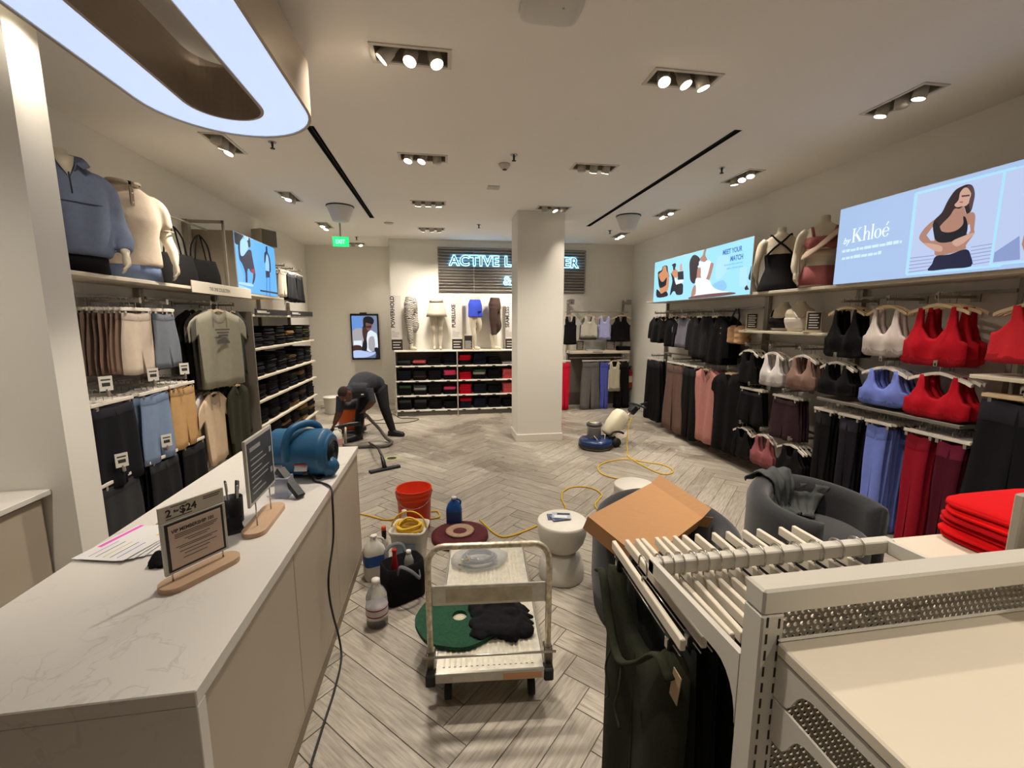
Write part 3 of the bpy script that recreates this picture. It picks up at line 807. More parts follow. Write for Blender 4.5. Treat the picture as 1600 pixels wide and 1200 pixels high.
SCR_B=[
('photo',[(2.839,2.714),(2.273,2.71),(2.275,2.136),(2.833,2.138)]),
('slat',[(2.826,2.257),(2.664,2.255),(2.664,2.249),(2.825,2.251)]),
('slat',[(2.826,2.232),(2.67,2.231),(2.669,2.226),(2.825,2.226)]),
('slat',[(2.826,2.206),(2.675,2.208),(2.674,2.202),(2.825,2.2)]),
('slat',[(2.826,2.181),(2.68,2.184),(2.679,2.179),(2.826,2.175)]),
('slat',[(2.826,2.155),(2.685,2.16),(2.685,2.155),(2.826,2.149)]),
('slat',[(2.448,2.276),(2.278,2.28),(2.277,2.275),(2.448,2.271)]),
('slat',[(2.445,2.253),(2.277,2.259),(2.277,2.254),(2.445,2.248)]),
('slat',[(2.442,2.231),(2.277,2.238),(2.276,2.233),(2.442,2.225)]),
('slat',[(2.439,2.208),(2.277,2.216),(2.276,2.211),(2.439,2.203)]),
('slat',[(2.436,2.185),(2.276,2.195),(2.276,2.19),(2.436,2.18)]),
('slat',[(2.434,2.162),(2.276,2.174),(2.275,2.169),(2.433,2.157)]),
('skin',[(2.575,2.55),(2.524,2.548),(2.504,2.498),(2.468,2.499),(2.449,2.47),(2.445,2.389),(2.441,2.358),(2.477,2.294),(2.487,2.264),(2.643,2.245),(2.669,2.292),(2.744,2.348),(2.779,2.393),(2.752,2.45),(2.695,2.498),(2.646,2.503),(2.609,2.522)]),
('gapc',[(2.73,2.401),(2.695,2.455),(2.683,2.404),(2.672,2.353),(2.698,2.357)]),
('gapc',[(2.482,2.366),(2.482,2.417),(2.472,2.425),(2.462,2.383),(2.472,2.359)]),
('hair',[(2.55,2.681),(2.519,2.685),(2.49,2.669),(2.47,2.614),(2.471,2.555),(2.478,2.507),(2.499,2.496),(2.519,2.547),(2.545,2.538),(2.574,2.545),(2.597,2.503),(2.631,2.469),(2.658,2.442),(2.691,2.465),(2.69,2.497),(2.65,2.536),(2.628,2.594),(2.605,2.64),(2.581,2.67)]),
('skinl',[(2.554,2.642),(2.534,2.667),(2.511,2.66),(2.489,2.624),(2.487,2.579),(2.506,2.549),(2.533,2.55),(2.561,2.552),(2.577,2.571),(2.557,2.597)]),
('black',[(2.697,2.471),(2.678,2.484),(2.654,2.452),(2.634,2.41),(2.583,2.393),(2.537,2.402),(2.509,2.433),(2.515,2.48),(2.5,2.471),(2.482,2.417),(2.482,2.366),(2.497,2.338),(2.604,2.328),(2.661,2.351),(2.683,2.404)]),
('navy',[(2.648,2.245),(2.564,2.244),(2.474,2.265),(2.441,2.217),(2.432,2.149),(2.561,2.148),(2.687,2.149),(2.667,2.193)]),
('skinl',[(2.744,2.348),(2.674,2.331),(2.621,2.306),(2.616,2.273),(2.647,2.276),(2.68,2.294)]),
('skinl',[(2.56,2.328),(2.507,2.35),(2.442,2.364),(2.448,2.345),(2.493,2.306),(2.532,2.292)]),
('hairl',[(2.517,2.672),(2.49,2.669),(2.47,2.614),(2.471,2.555),(2.479,2.512),(2.493,2.571),(2.487,2.619)]),
('shade',[(2.542,2.622),(2.496,2.615),(2.496,2.605),(2.539,2.611)]),
('lip',[(2.549,2.585),(2.528,2.581),(2.531,2.572),(2.545,2.576)]),
('glow',[(2.84,2.722),(2.274,2.716),(2.272,2.703),(2.838,2.706)]),
('glow',[(2.834,2.146),(2.276,2.142),(2.274,2.129),(2.832,2.129)]),
('glow',[(2.847,2.716),(2.831,2.712),(2.825,2.137),(2.842,2.139)]),
('glow',[(2.278,2.712),(2.267,2.708),(2.269,2.135),(2.281,2.136)]),
]
SCR_A=[
('pale',[(5.158,2.582),(4.959,2.563),(4.967,2.394),(5.155,2.29),(5.199,2.419)]),
('pale',[(4.732,2.402),(4.61,2.404),(4.582,2.161),(4.721,2.196)]),
('paleb',[(5.246,2.24),(5.039,2.289),(4.947,2.213),(4.983,2.163),(5.053,2.163)]),
('hair',[(6.564,2.632),(6.429,2.627),(6.399,2.549),(6.347,2.457),(6.411,2.453),(6.594,2.481),(6.689,2.49),(6.707,2.559),(6.593,2.58)]),
('skinw',[(6.552,2.625),(6.462,2.62),(6.433,2.552),(6.36,2.48),(6.353,2.307),(6.43,2.203),(6.565,2.189),(6.617,2.248),(6.689,2.49),(6.635,2.541),(6.568,2.567)]),
('black',[(6.704,2.525),(6.611,2.416),(6.517,2.397),(6.423,2.454),(6.425,2.367),(6.454,2.326),(6.623,2.305),(6.679,2.399)]),
('black',[(6.728,2.289),(6.629,2.249),(6.567,2.211),(6.423,2.241),(6.371,2.167),(6.703,2.162)]),
('hair',[(6.289,2.621),(6.198,2.636),(6.164,2.606),(6.19,2.557),(6.145,2.521),(6.228,2.53),(6.255,2.596)]),
('skinw',[(6.249,2.532),(6.147,2.537),(6.101,2.486),(6.115,2.425),(6.218,2.435),(6.276,2.493)]),
('black',[(6.299,2.506),(6.196,2.422),(6.171,2.378),(5.966,2.32),(5.94,2.257),(5.951,2.171),(6.098,2.169),(6.154,2.219),(6.217,2.223),(6.296,2.169),(6.275,2.28),(6.244,2.384)]),
('black',[(6.103,2.501),(5.956,2.496),(5.934,2.378),(6.091,2.386)]),
('white',[(6.186,2.421),(6.09,2.381),(5.943,2.373),(5.968,2.335),(6.084,2.324),(6.135,2.323)]),
('skinl',[(6.053,2.593),(6.007,2.613),(5.976,2.503),(6.055,2.511)]),
('hair',[(5.745,2.672),(5.676,2.682),(5.587,2.641),(5.557,2.599),(5.582,2.517),(5.606,2.425),(5.621,2.331),(5.67,2.296),(5.756,2.352),(5.788,2.483),(5.8,2.602)]),
('skin',[(5.464,2.725),(5.417,2.727),(5.44,2.648),(5.393,2.587),(5.413,2.553),(5.531,2.586),(5.551,2.617),(5.489,2.655)]),
('skin',[(5.596,2.491),(5.521,2.496),(5.506,2.358),(5.608,2.368)]),
('skin',[(5.308,2.522),(5.246,2.514),(5.261,2.444),(5.291,2.366),(5.324,2.314),(5.39,2.338),(5.367,2.419)]),
('white',[(5.563,2.581),(5.462,2.554),(5.384,2.572),(5.311,2.549),(5.313,2.495),(5.382,2.338),(5.498,2.358),(5.52,2.492),(5.598,2.51),(5.567,2.535)]),
('white',[(5.616,2.359),(5.489,2.352),(5.324,2.314),(5.237,2.225),(5.112,2.172),(4.897,2.132),(5.257,2.126),(5.652,2.129),(5.628,2.235)]),
('skin',[(5.681,2.238),(5.615,2.272),(5.602,2.156),(5.669,2.13),(5.714,2.132)]),
('brown',[(5.687,2.126),(5.258,2.136),(4.857,2.131),(4.794,2.105),(5.315,2.088),(5.755,2.09)]),
('hair',[(4.526,2.441),(4.508,2.431),(4.539,2.245),(4.565,2.272),(4.545,2.349)]),
('hair',[(4.619,2.164),(4.586,2.193),(4.545,2.142),(4.604,2.138)]),
]
SCR_L=[
('pale',[(5.486,2.65),(5.569,2.657),(5.564,2.464),(5.667,2.295),(5.503,2.243),(5.496,2.456)]),
('black',[(5.505,2.787),(5.688,2.789),(5.747,2.777),(5.644,2.699),(5.585,2.652),(5.497,2.667)]),
('brownd',[(5.688,2.789),(5.757,2.786),(5.725,2.758),(5.675,2.764)]),
('navy',[(5.586,2.66),(5.644,2.699),(5.624,2.554),(5.699,2.543),(5.843,2.632),(5.929,2.638),(5.945,2.577),(5.978,2.453),(5.998,2.359),(5.951,2.274),(5.884,2.232),(5.939,2.361),(5.866,2.377),(5.826,2.412),(5.774,2.383),(5.746,2.241),(5.701,2.245),(5.713,2.346),(5.654,2.446),(5.587,2.497)]),
('black',[(5.83,2.746),(5.916,2.808),(5.919,2.683),(5.834,2.677)]),
('white',[(5.754,2.771),(5.84,2.798),(5.881,2.77),(5.847,2.741),(5.777,2.752)]),
('white',[(5.723,2.746),(5.836,2.732),(5.85,2.664),(5.824,2.63),(5.691,2.545),(5.623,2.551),(5.641,2.684)]),
('red',[(5.86,2.392),(5.933,2.424),(5.99,2.414),(5.97,2.368),(5.894,2.372)]),
('white',[(5.516,2.229),(5.727,2.239),(5.894,2.233),(5.869,2.203),(5.529,2.208)]),
('white',[(5.502,2.198),(5.787,2.173),(5.765,2.156),(5.521,2.17)]),
('navy',[(6.407,2.761),(6.453,2.764),(6.451,2.699),(6.515,2.621),(6.521,2.481),(6.488,2.434),(6.467,2.502),(6.451,2.647),(6.41,2.667),(6.356,2.566),(6.318,2.544),(6.343,2.666),(6.395,2.699)]),
('paleb',[(6.395,2.648),(6.451,2.647),(6.476,2.546),(6.444,2.447),(6.343,2.453),(6.36,2.566)]),
('navy',[(6.341,2.444),(6.468,2.449),(6.463,2.37),(6.334,2.353)]),
('slat',[(6.345,2.354),(6.368,2.357),(6.319,2.124),(6.298,2.131)]),
('slat',[(6.451,2.369),(6.474,2.371),(6.422,2.12),(6.4,2.128)]),
('navy',[(6.115,2.183),(6.716,2.182),(6.711,2.159),(6.11,2.162)]),
]
SCR_P=[
('skyb',[(-1.851,1.881),(-1.62,1.881),(-1.627,1.637),(-1.856,1.588)]),
('grey',[(-1.62,1.881),(-1.35,1.881),(-1.353,1.466),(-1.518,1.587),(-1.613,1.637)]),
('cream',[(-1.847,1.578),(-1.642,1.627),(-1.619,1.507),(-1.626,1.367),(-1.661,1.236),(-1.844,1.268)]),
('white',[(-1.829,1.368),(-1.664,1.377),(-1.661,1.246),(-1.833,1.278)]),
('white',[(-1.54,1.547),(-1.479,1.587),(-1.403,1.546),(-1.352,1.486),(-1.345,1.202),(-1.399,1.203),(-1.481,1.133),(-1.567,1.164),(-1.582,1.266)]),
('cream',[(-1.516,1.426),(-1.418,1.446),(-1.403,1.213),(-1.461,1.143),(-1.535,1.215)]),
('skind',[(-1.62,1.687),(-1.455,1.697),(-1.468,1.627),(-1.499,1.577),(-1.54,1.537),(-1.565,1.427),(-1.577,1.376),(-1.62,1.377),(-1.647,1.528)]),
('skinm',[(-1.56,1.737),(-1.449,1.717),(-1.467,1.637),(-1.504,1.577),(-1.547,1.587),(-1.564,1.647)]),
('black',[(-1.619,1.807),(-1.583,1.861),(-1.505,1.876),(-1.438,1.851),(-1.402,1.787),(-1.425,1.717),(-1.454,1.712),(-1.56,1.742),(-1.578,1.657),(-1.617,1.647)]),
('brownd',[(-1.568,1.672),(-1.46,1.687),(-1.473,1.632),(-1.555,1.637)]),
('black',[(-1.625,1.377),(-1.567,1.376),(-1.577,1.164),(-1.674,1.165),(-1.66,1.266)]),
('brownd',[(-1.844,1.268),(-1.708,1.272),(-1.672,1.216),(-1.694,1.166),(-1.844,1.162)]),
('whiteb',[(-1.845,1.152),(-1.694,1.166),(-1.501,1.123),(-1.402,1.132),(-1.424,1.081),(-1.574,1.022),(-1.75,1.014),(-1.846,1.026)]),
('black',[(-1.419,1.203),(-1.34,1.213),(-1.34,0.978),(-1.409,0.979),(-1.385,1.081)]),
]
lbA = lightbox('advertising_screen', 'bright pale blue advertisement screen of models beside the back corner', 'R', 4.529, 6.83, 2.085, 2.725, (158, 222, 252), SCR_A, PAL, .75)
dark_txt = glow((64, 104, 168), .8); soft_txt = glow((120, 180, 226), .9)
RRX = (PI / 2, 0, -PI / 2)   # text on the right wall reads towards -Y
def rtext(name, txt, size, m, par, y, z, sx=1.0, bold=0.0, **k):
    return text(name, txt, size, m, par, (-0.0105, y - par.location.y, z - par.location.z), RRX, 0.0004, bold, sx=sx, **k)
rtext('headline', 'MEET YOUR', 0.082, dark_txt, lbA, 5.06, 2.592, .80, .002)
rtext('headline', 'MATCH', 0.082, dark_txt, lbA, 4.905, 2.498, .80, .002)
def blur_line(par, y, z, w_, h_, m, seed):
    """a line of print too small to read: word-long dashes"""
    rr = random.Random(seed); mb = MB(); u = 0.0
    while u < w_ - .01:
        l = min(rr.uniform(.02, .06), w_ - u); k2 = rr.uniform(.8, 1.2)
        mb.prism([(-u, 0), (-u - l, 0), (-u - l, h_ * k2), (-u, h_ * k2)], -.0005, 0, 'x'); u += l + .008
    o = mb.build('caption', m, par, (-.0105, y - par.location.y, z - par.location.z)); o['kind'] = 'stuff'
blur_line(lbA, 5.015, 2.452, .34, .018, soft_txt, 1); blur_line(lbA, 4.96, 2.405, .29, .018, soft_txt, 2)
SB2 = []
for c, pts in SCR_B: SB2.append((c, pts))
# neighbouring photograph on the same panel, cut by the picture edge
yq = 2.33
SB2.append(('photo', [(yq, 2.14), (yq, 2.71), (1.55, 2.71), (1.55, 2.14)]))
for (a, b_, c, d_) in ((yq, 2.14, yq - .015, 2.71), (yq, 2.14, 1.55, 2.152), (yq, 2.70, 1.55, 2.71), (1.565, 2.14, 1.55, 2.71)): SB2.append(('glow', [(a, b_), (c, b_), (c, d_), (a, d_)]))
SB2.append(('hair', [(2.02, 2.6), (1.92, 2.66), (1.84, 2.6), (1.86, 2.45), (2.0, 2.42)])); SB2.append(('skin', [(2.18, 2.3), (2.06, 2.46), (1.82, 2.46), (1.74, 2.3), (1.8, 2.17), (2.12, 2.17)])); SB2.append(('black', [(2.1, 2.3), (2.05, 2.42), (1.84, 2.42), (1.79, 2.3), (1.8, 2.17), (2.12, 2.17)])); SB2.append(('slat', [(2.31, 2.16), (2.31, 2.22), (2.2, 2.3), (2.18, 2.16)]))
lbB = lightbox('advertising_screen', 'large pale blue advertisement screen with a woman in a black sports bra', 'R', 1.35, 3.464, 2.108, 2.752, (172, 198, 236), SB2, PAL, 0.66)
wt = glow((214, 236, 255), .95)
rtext('caption', 'by', 0.075, wt, lbB, 3.395, 2.445, .9, shear=.25)
# serif lettering drawn from strokes
def stroke_word(par, y, z, s):
    mb = MB(); X = 0.0
    def box(x0, x1, z0, z1): mb.prism([(-(X + x0) * s, z0 * s), (-(X + x1) * s, z0 * s), (-(X + x1) * s, z1 * s), (-(X + x0) * s, z1 * s)], -.0006, 0, 'x')
    def quad(*q): mb.prism([(-(X + a) * s, b_ * s) for a, b_ in q], -.0006, 0, 'x')
    def ring(cx, cz, rx, rz, a0=0, a1=360, th=.12, n=20):
        for i in range(n):
            t0, t1 = R(a0 + (a1 - a0) * i / n), R(a0 + (a1 - a0) * (i + 1) / n)
            def P(t, o):
                w_ = th * (0.35 + 0.65 * abs(math.cos(t))) * (1 if o else 0)
                return (cx + (rx - w_) * math.cos(t), cz + (rz - w_ * .5) * math.sin(t))
            quad(P(t0, 0), P(t1, 0), P(t1, 1), P(t0, 1))
    # K
    box(.08, .2, 0, 1); box(0, .28, 0, .03); box(0, .28, .97, 1); quad((.2, .45), (.24, .45), (.62, .97), (.56, .97)); quad((.26, .52), (.38, .62), (.78, .03), (.62, .03)); box(.5, .72, .97, 1); box(.52, .88, 0, .03)
    X = .9
    def stem_h(hh): box(.05, .15, 0, hh); box(0, .2, 0, .03); box(0, .1, hh - .03, hh)
    stem_h(1.05); ring(.3, .42, .2, .22, 0, 180, .1); box(.4, .5, 0, .42); box(.35, .55, 0, .03)
    X = 1.5; stem_h(1.05)
    X = 1.75; ring(.26, .32, .26, .33, 0, 360, .12)
    X = 2.33; ring(.25, .32, .25, .33, 20, 330, .11); box(.06, .48, .34, .38); quad((.22, .76), (.27, .76), (.42, .98), (.33, .98))
    return mb.build('headline', wt, par, (-.0105, y - par.location.y, z - par.location.z))
stroke_word(lbB, 3.315, 2.447, .111)
cap_m = glow((196, 222, 250), .8)
blur_line(lbB, 3.395, 2.375, .5, .022, cap_m, 3); blur_line(lbB, 3.39, 2.315, .345, .022, cap_m, 4)
lbL = lightbox('advertising_screen', 'vivid blue advertisement screen with two walking figures above the left wall', 'L', 5.5, 6.71, 2.12, 2.79, (92, 176, 246), SCR_L, {**PAL, 'white': (170, 216, 252), 'pale': (118, 188, 250), 'paleb': (150, 206, 250), 'slat': (70, 130, 220)}, .74)
MB().bx(-.42, -.0, -.622, -.607, 0, .67).build('side_panel', M('lightbox_side', (150, 140, 124), .5), lbL)
# portrait display in the recess
t = thing('portrait_display', 'upright black framed display showing a person in a light jacket', 'screen', (-1.596, 9.585, 0.97))
MB().bx(-.283, .283, -.015, .03, 0, .96, None, .008).build('frame', M('display_frame', (12, 12, 14), .35), t)
MB().bx(-.09, .05, -.012, .03, .955, .985, None, .004).build('camera_bump', M('display_frame'), t)
mb = MB(); mb.bx(-.255, .255, -.018, -.014, .035, .92, glow((110, 120, 150), .62)); k = 0
for c, pts in SCR_P:
    k += 1; q = clip_rect([(p[0] + 1.596, p[1] - .97) for p in pts], -.254, .254, .036, .919)
    if len(q) > 4: q = clip_rect([(a.x, a.y) for a in smooth_curve([(p[0], p[1], 0) for p in q], 3, True)], -.254, .254, .036, .919)
    if len(q) >= 3: mb.prism(q, -.018 - .00025 * k, -.016, 'y', glow(PAL[c], .62))
mb.build('picture', None, t)
# ================================================================ left wall
wall_bay('L', 2.85, 4.45, 'grey wall rack with shorts on three levels behind the counter', [], [(3.84, 1.96), (4.18, 1.96), (3.4, 1.3), (3.9, 1.3), (4.33, 1.3), (3.45, .74), (3.97, .74)], (1.98, 1.32, .76))
wall_bay('L', 4.45, 5.78, 'grey wall rack with hanging t-shirts under the black tote bags', [], [(4.9, 1.98), (5.4, 1.98), (4.85, 1.14), (5.35, 1.14)], (2.0, 1.16))
PLW = 'on the left wall'
hang_run('L', 3.84, 1.96, [('shorts', .38, .47, CREAM, 1, 'pale pink beige shorts'), ('shorts', .38, .46, TAUPE2, 4, 'dusty brown shorts'), ('shorts', .38, .47, TAUPE, 5, 'taupe brown shorts')], 'on the top left arm', step=.037)
hang_run('L', 4.18, 1.96, [('shorts', .34, .46, GREYB, 2, 'grey blue shorts'), ('shorts', .34, .48, BLK2, 6, 'black shorts')], 'beside the grey t-shirt', step=.042)
hang_run('L', 4.93, 1.98, [('tee', .56, .78, SAGE, 1, 'grey printed t-shirt'), ('tee', .5, .78, (84, 80, 74), 2, 'dark grey t-shirt'), ('tee', .5, .78, BLK2, 2, 'black t-shirt')], 'under the black tote bags', step=.06, turn=-R(15), front=-2.26)
hang_run('L', 5.42, 1.98, [('tee', .46, .74, (44, 48, 44), 2, 'dark green t-shirt'), ('tee', .46, .78, NAVY, 3, 'navy t-shirt')], 'left of the folded shelves', step=.055)
hang_run('L', 3.47, 1.3, [('shorts', .44, .58, (22, 22, 28), 7, 'near-black shorts')], 'behind the partition on the middle arm', step=.045)
hang_run('L', 3.93, 1.3, [('shorts', .42, .55, JEAN, 2, 'light blue shorts'), ('shorts', .42, .57, (62, 68, 82), 5, 'slate blue shorts')], 'on the middle left arm', step=.045)
hang_run('L', 4.33, 1.3, [('shorts', .4, .54, TAN, 1, 'tan orange shorts'), ('shorts', .4, .56, (150, 116, 74), 5, 'dull tan shorts')], 'on the middle left arm', step=.045)
hang_run('L', 4.85, 1.14, [('tee', .42, .72, (206, 182, 154), 1, 'cream polo shirt'), ('tee', .42, .74, (196, 192, 186), 4, 'white grey t-shirt')], 'low beside the tan shorts', step=.06)
hang_run('L', 5.38, 1.14, [('coat', .44, .8, OLIVE, 4, 'olive green jacket')], 'left of the folded shelves', step=.06)
hang_run('L', 3.45, .74, [('shorts', .44, .54, (52, 52, 54), 6, 'charcoal shorts')], 'on the lowest arm behind the counter', step=.045)
hang_run('L', 3.97, .74, [('pants', .42, .6, (30, 30, 32), 6, 'black rolled trousers')], 'on the lowest arm behind the counter', step=.045)
hang_run('L', 4.4, .74, [('pants', .4, .66, (20, 20, 22), 3, 'black joggers')], 'below the tan shorts', step=.05)
# t-shirt print
t = [o for o in COL.objects if o.get('label', '').startswith('grey printed t-shirt')][0]
pm_ = M('print_ink', (78, 74, 66), .9)
mb = MB()
for i in range(14):
    a0, a1 = PI * i / 14, PI * (i + 1) / 14
    mb.add([(.09 * math.cos(a0), -.034, -.33 + .05 * math.sin(a0)), (.09 * math.cos(a1), -.034, -.33 + .05 * math.sin(a1)), (.09 * math.cos(a1), -.034, -.335), (.09 * math.cos(a0), -.034, -.335)], [(0, 1, 2, 3)])
for k in range(3): mb.bx(-.1 + .02 * k, .1 - .015 * k, -.035, -.033, -.2 - .03 * k, -.185 - .03 * k)
mb.build('chest_print', pm_, t)
# price cards on the arms
card_m = M('price_card', (226, 222, 212), .6); ink = M('card_ink', (60, 56, 54), .7)
def price_card(x, y, z, rz, label, w=.075, h=.1):
    t = thing('price_card', label, 'price sign', (x, y, z), rz, 'small price cards on the clothes arms')
    MB().bx(-w / 2, w / 2, -.002, .002, .02, .02 + h).build('card', card_m, t)
    MB().bx(-.004, .004, -.003, .003, -.01, .03).build('clip', steel, t)
    MB().bx(-w * .3, w * .3, -.0028, -.0021, .05, .075).bx(-w * .35, w * .35, -.0028, -.0021, .09, .1).build('print', ink, t)
for i, (y, z, wd) in enumerate(((3.4, 1.3, 'above the near-black shorts'), (3.9, 1.3, 'above the light blue shorts'), (4.33, 1.3, 'above the tan orange shorts'), (3.45, .74, 'above the charcoal shorts'), (3.97, .74, 'above the black rolled trousers'))):
    price_card(-2.28, y - .05, z, R(55), 'small white price card ' + wd)
# header sign on the shelf edge
t = thing('shelf_sign', 'white header sign with grey lettering on the shelf below the tote bags', 'sign', (-2.27, 5.16, 2.055))
MB().bx(-.006, .004, -.64, .64, 0, .11, None, .002).build('panel', M('header_white', (206, 198, 182), .5), t)
text('lettering', 'THE ONE COLLECTION', .05, M('header_ink', (120, 112, 100), .7), t, (.0046, -.33, .035), (PI / 2, 0, PI / 2), .0003, .001, sx=.8)
# tall shelves with folded clothes
SH = [.14, .46, .78, 1.08, 1.45]
t = thing('folded_clothes_shelving', 'white shelving stacked with folded dark clothes on the left wall', 'shelving', (XL, 7.08, 0))
for z in SH: MB().bx(.003, .42, -1.28, 1.28, z - .028, z, None, .003).build('shelf', board_m, t)
for y in (-1.28, -.02, 1.25): MB().bx(.003, .05, y, y + .03, 0, 2.1).build('upright', unit_m, t)
MB().bx(.003, .42, -1.28, 1.28, 1.84, 1.868, None, .003).build('shelf', board_m, t)
MB().bx(.003, .42, -1.29, -1.265, .1, 1.9).build('end_panel', M('end_grey', (120, 112, 100), .5), t)
MB().bx(.003, .42, -1.28, -.12, 2.092, 2.12, None, .003).build('top_shelf', board_m, t)
MB().bx(.003, .36, -1.27, 1.27, 0, .1).build('plinth', M('end_grey'), t)
for k, (y, s_) in enumerate(((-1.2, 1.0), (.1, 1.0))):
    o = MB().bx(.422, .43, y, y + 1.15, 1.862, 1.94, None, .002).build('header_strip', M('header_black', (22, 21, 21), .5), t)
    MB().bx(.430, .4306, y + .06, y + .36, 1.888, 1.918).build('print', M('header_lt', (190, 184, 172), .6), o); MB().bx(.430, .4306, y + .37, y + .46, 1.885, 1.902).build('print', M('header_lt'), o)
for k in range(12): MB().bx(.421, .424, -1.15 + k * .2, -1.07 + k * .2, 1.846, 1.862).build('price_strip', card_m, t)
_fc = {}
def folded_mesh(w, d, h, rgb, seed):
    key = (w, d, h, rgb, seed)
    if key in _fc: return _fc[key]
    rr = random.Random(seed); mb = MB(); n = 24; layers = 3
    for L_ in range(layers):
        z0 = h * L_ / layers; hh = h / layers
        dx, dy = rr.uniform(-.008, .008), rr.uniform(-.008, .008)
        secs = [(z0 + .001, dx, dy, w / 2 * .94, d / 2 * .94), (z0 + hh * .25, dx, dy, w / 2, d / 2), (z0 + hh * .75, dx, dy, w / 2 * .995, d / 2 * .99), (z0 + hh * .99, dx, dy, w / 2 * .93, d / 2 * .93)]
        mb.loft(secs, None, n, .03, 3, seed, 9.0)
    _fc[key] = mb.mesh('folded_garment', fabric(rgb)); return _fc[key]
def pile(x, y, z, n, w, d, h, cols, place, rz=0.0, grp=None, tilt=0):
    zz = z + .001
    names = {(26, 25, 27): 'black', (36, 34, 36): 'charcoal', (128, 98, 62): 'tan camouflage', (84, 66, 48): 'brown', (58, 60, 46): 'olive', (30, 34, 48): 'navy', (206, 20, 44): 'red', (228, 74, 118): 'hot pink', (236, 110, 116): 'salmon pink', (176, 176, 172): 'light grey', (72, 76, 82): 'grey', (66, 92, 60): 'green', (190, 178, 150): 'cream'}
    for i in range(n):
        c = cols[i % len(cols)]
        o = put('folded_garment', folded_mesh(w, d, h, c, (i * 3 + int(y * 7)) % 4), None, (x + rg.uniform(-.006, .006), y + rg.uniform(-.006, .006), zz), rz + rg.uniform(-.06, .06))
        nth = ['bottom', 'second', 'third', 'fourth', 'fifth', 'sixth'][i] if n > 1 else 'single'
        tag(o, '%s folded %s garment %s' % (nth, names.get(c, 'dark'), place), 'folded clothes', grp or 'folded clothes ' + place)
        zz += h + .001
DK = [(26, 25, 27), (36, 34, 36), (58, 60, 46), (84, 66, 48), (128, 98, 62), (30, 34, 48)]
lev = ['bottom', 'second', 'third', 'fourth', 'top']
for si, z in enumerate(SH):
    for k in range(6):
        y = 6.02 + k * .425
        n = 3 + (k * 7 + si * 3) % 3
        base = DK[0] if k < 3 else DK[(k + si) % 6]
        cols = [base, DK[1] if k % 2 else DK[0], DK[(k * 2 + si) % 6] if k > 1 else DK[0]]
        pile(-2.5, y, z, n, .34, .36, .052 if n > 4 else .06, cols, 'in the %s pile along the %s left shelf' % (ORD[k], lev[si]), PI / 2, 'folded dark clothes on the left shelves')
# caps and shorts hung high beyond the screen
wall_bay('L', 6.95, 8.33, 'high hanging arms beyond the blue screen', [], [(7.15, 2.62), (7.55, 2.62), (7.95, 2.62)], (2.64,), zt=2.7, top=False, zb=2.125)
hang_run('L', 7.15, 2.62, [('shorts', .4, .36, (206, 196, 180), 2, 'cream shorts')], 'hung high beyond the blue screen', step=.06)
hang_run('L', 7.55, 2.62, [('shorts', .4, .4, (34, 33, 36), 2, 'black shorts'), ('shorts', .4, .4, (150, 130, 108), 1, 'beige shorts')], 'hung high in the middle arm', step=.06)
hang_run('L', 7.95, 2.62, [('shorts', .4, .42, (24, 24, 26), 3, 'black shorts')], 'hung high nearest the exit sign', step=.06)
# tote bags on their frame
fr_ = thing('bag_rail', 'square grey rail frame holding the black tote bags', 'rail', (XL, 5.0, 2.11))
MB().bx(0, .06, .3, .36, 0, .75).build('post', unit_m, fr_); MB().bx(.03, .4, .32, .345, .72, .75).build('arm', unit_m, fr_); MB().bx(.38, .4, .32, .345, 0, .75).build('post', unit_m, fr_)
MB().bx(.22, .235, -.55, .33, .64, .655).build('hang_bar', unit_m, fr_)
bagm = fabric((26, 25, 26))
def tote(x, y, z, label, rz):
    t = thing('tote_bag', label, 'tote bag', (x, y, z), rz, 'black tote bags on the left shelf')
    mb = MB().loft([(0, 0, 0, .17, .07), (.03, 0, 0, .185, .08), (.15, 0, 0, .18, .075), (.27, 0, 0, .155, .05), (.3, 0, 0, .15, .035)], None, 20, .05, 4, 1.0, 3.5)
    mb.build('body', bagm, t)
    for s_ in (-1, 1): MB().tube(smooth_curve([(-.09, s_ * .03, .28), (-.06, s_ * .03, .45), (0, 0.0, .55), (.06, s_ * .03, .45), (.09, s_ * .03, .28)], 5), .011, n=6, flat=.4).build('handle', bagm, t)
tote(-2.45, 4.66, 2.112, 'black tote bag partly behind the beige mannequin', R(70))
tote(-2.44, 5.08, 2.112, 'black tote bag nearest the blue screen', R(66))
# boxy loudspeaker high on the left wall
t = thing('loudspeaker', 'small square grey loudspeaker high above the blue screen', 'speaker', (XL + .2, 7.0, 2.84), R(60))
MB().bx(-.13, .13, -.1, .1, 0, .24, None, .008).build('cabinet', M('spk_box', (176, 166, 150), .5), t)
MB().bx(-.118, .118, -.106, -.1, .012, .228).build('grille', M('spk_grille', (110, 103, 94), .7, bump=(400, .4)), t)
MB().bx(-.03, .03, .1, .2, .08, .16).build('bracket', unit_m, t)
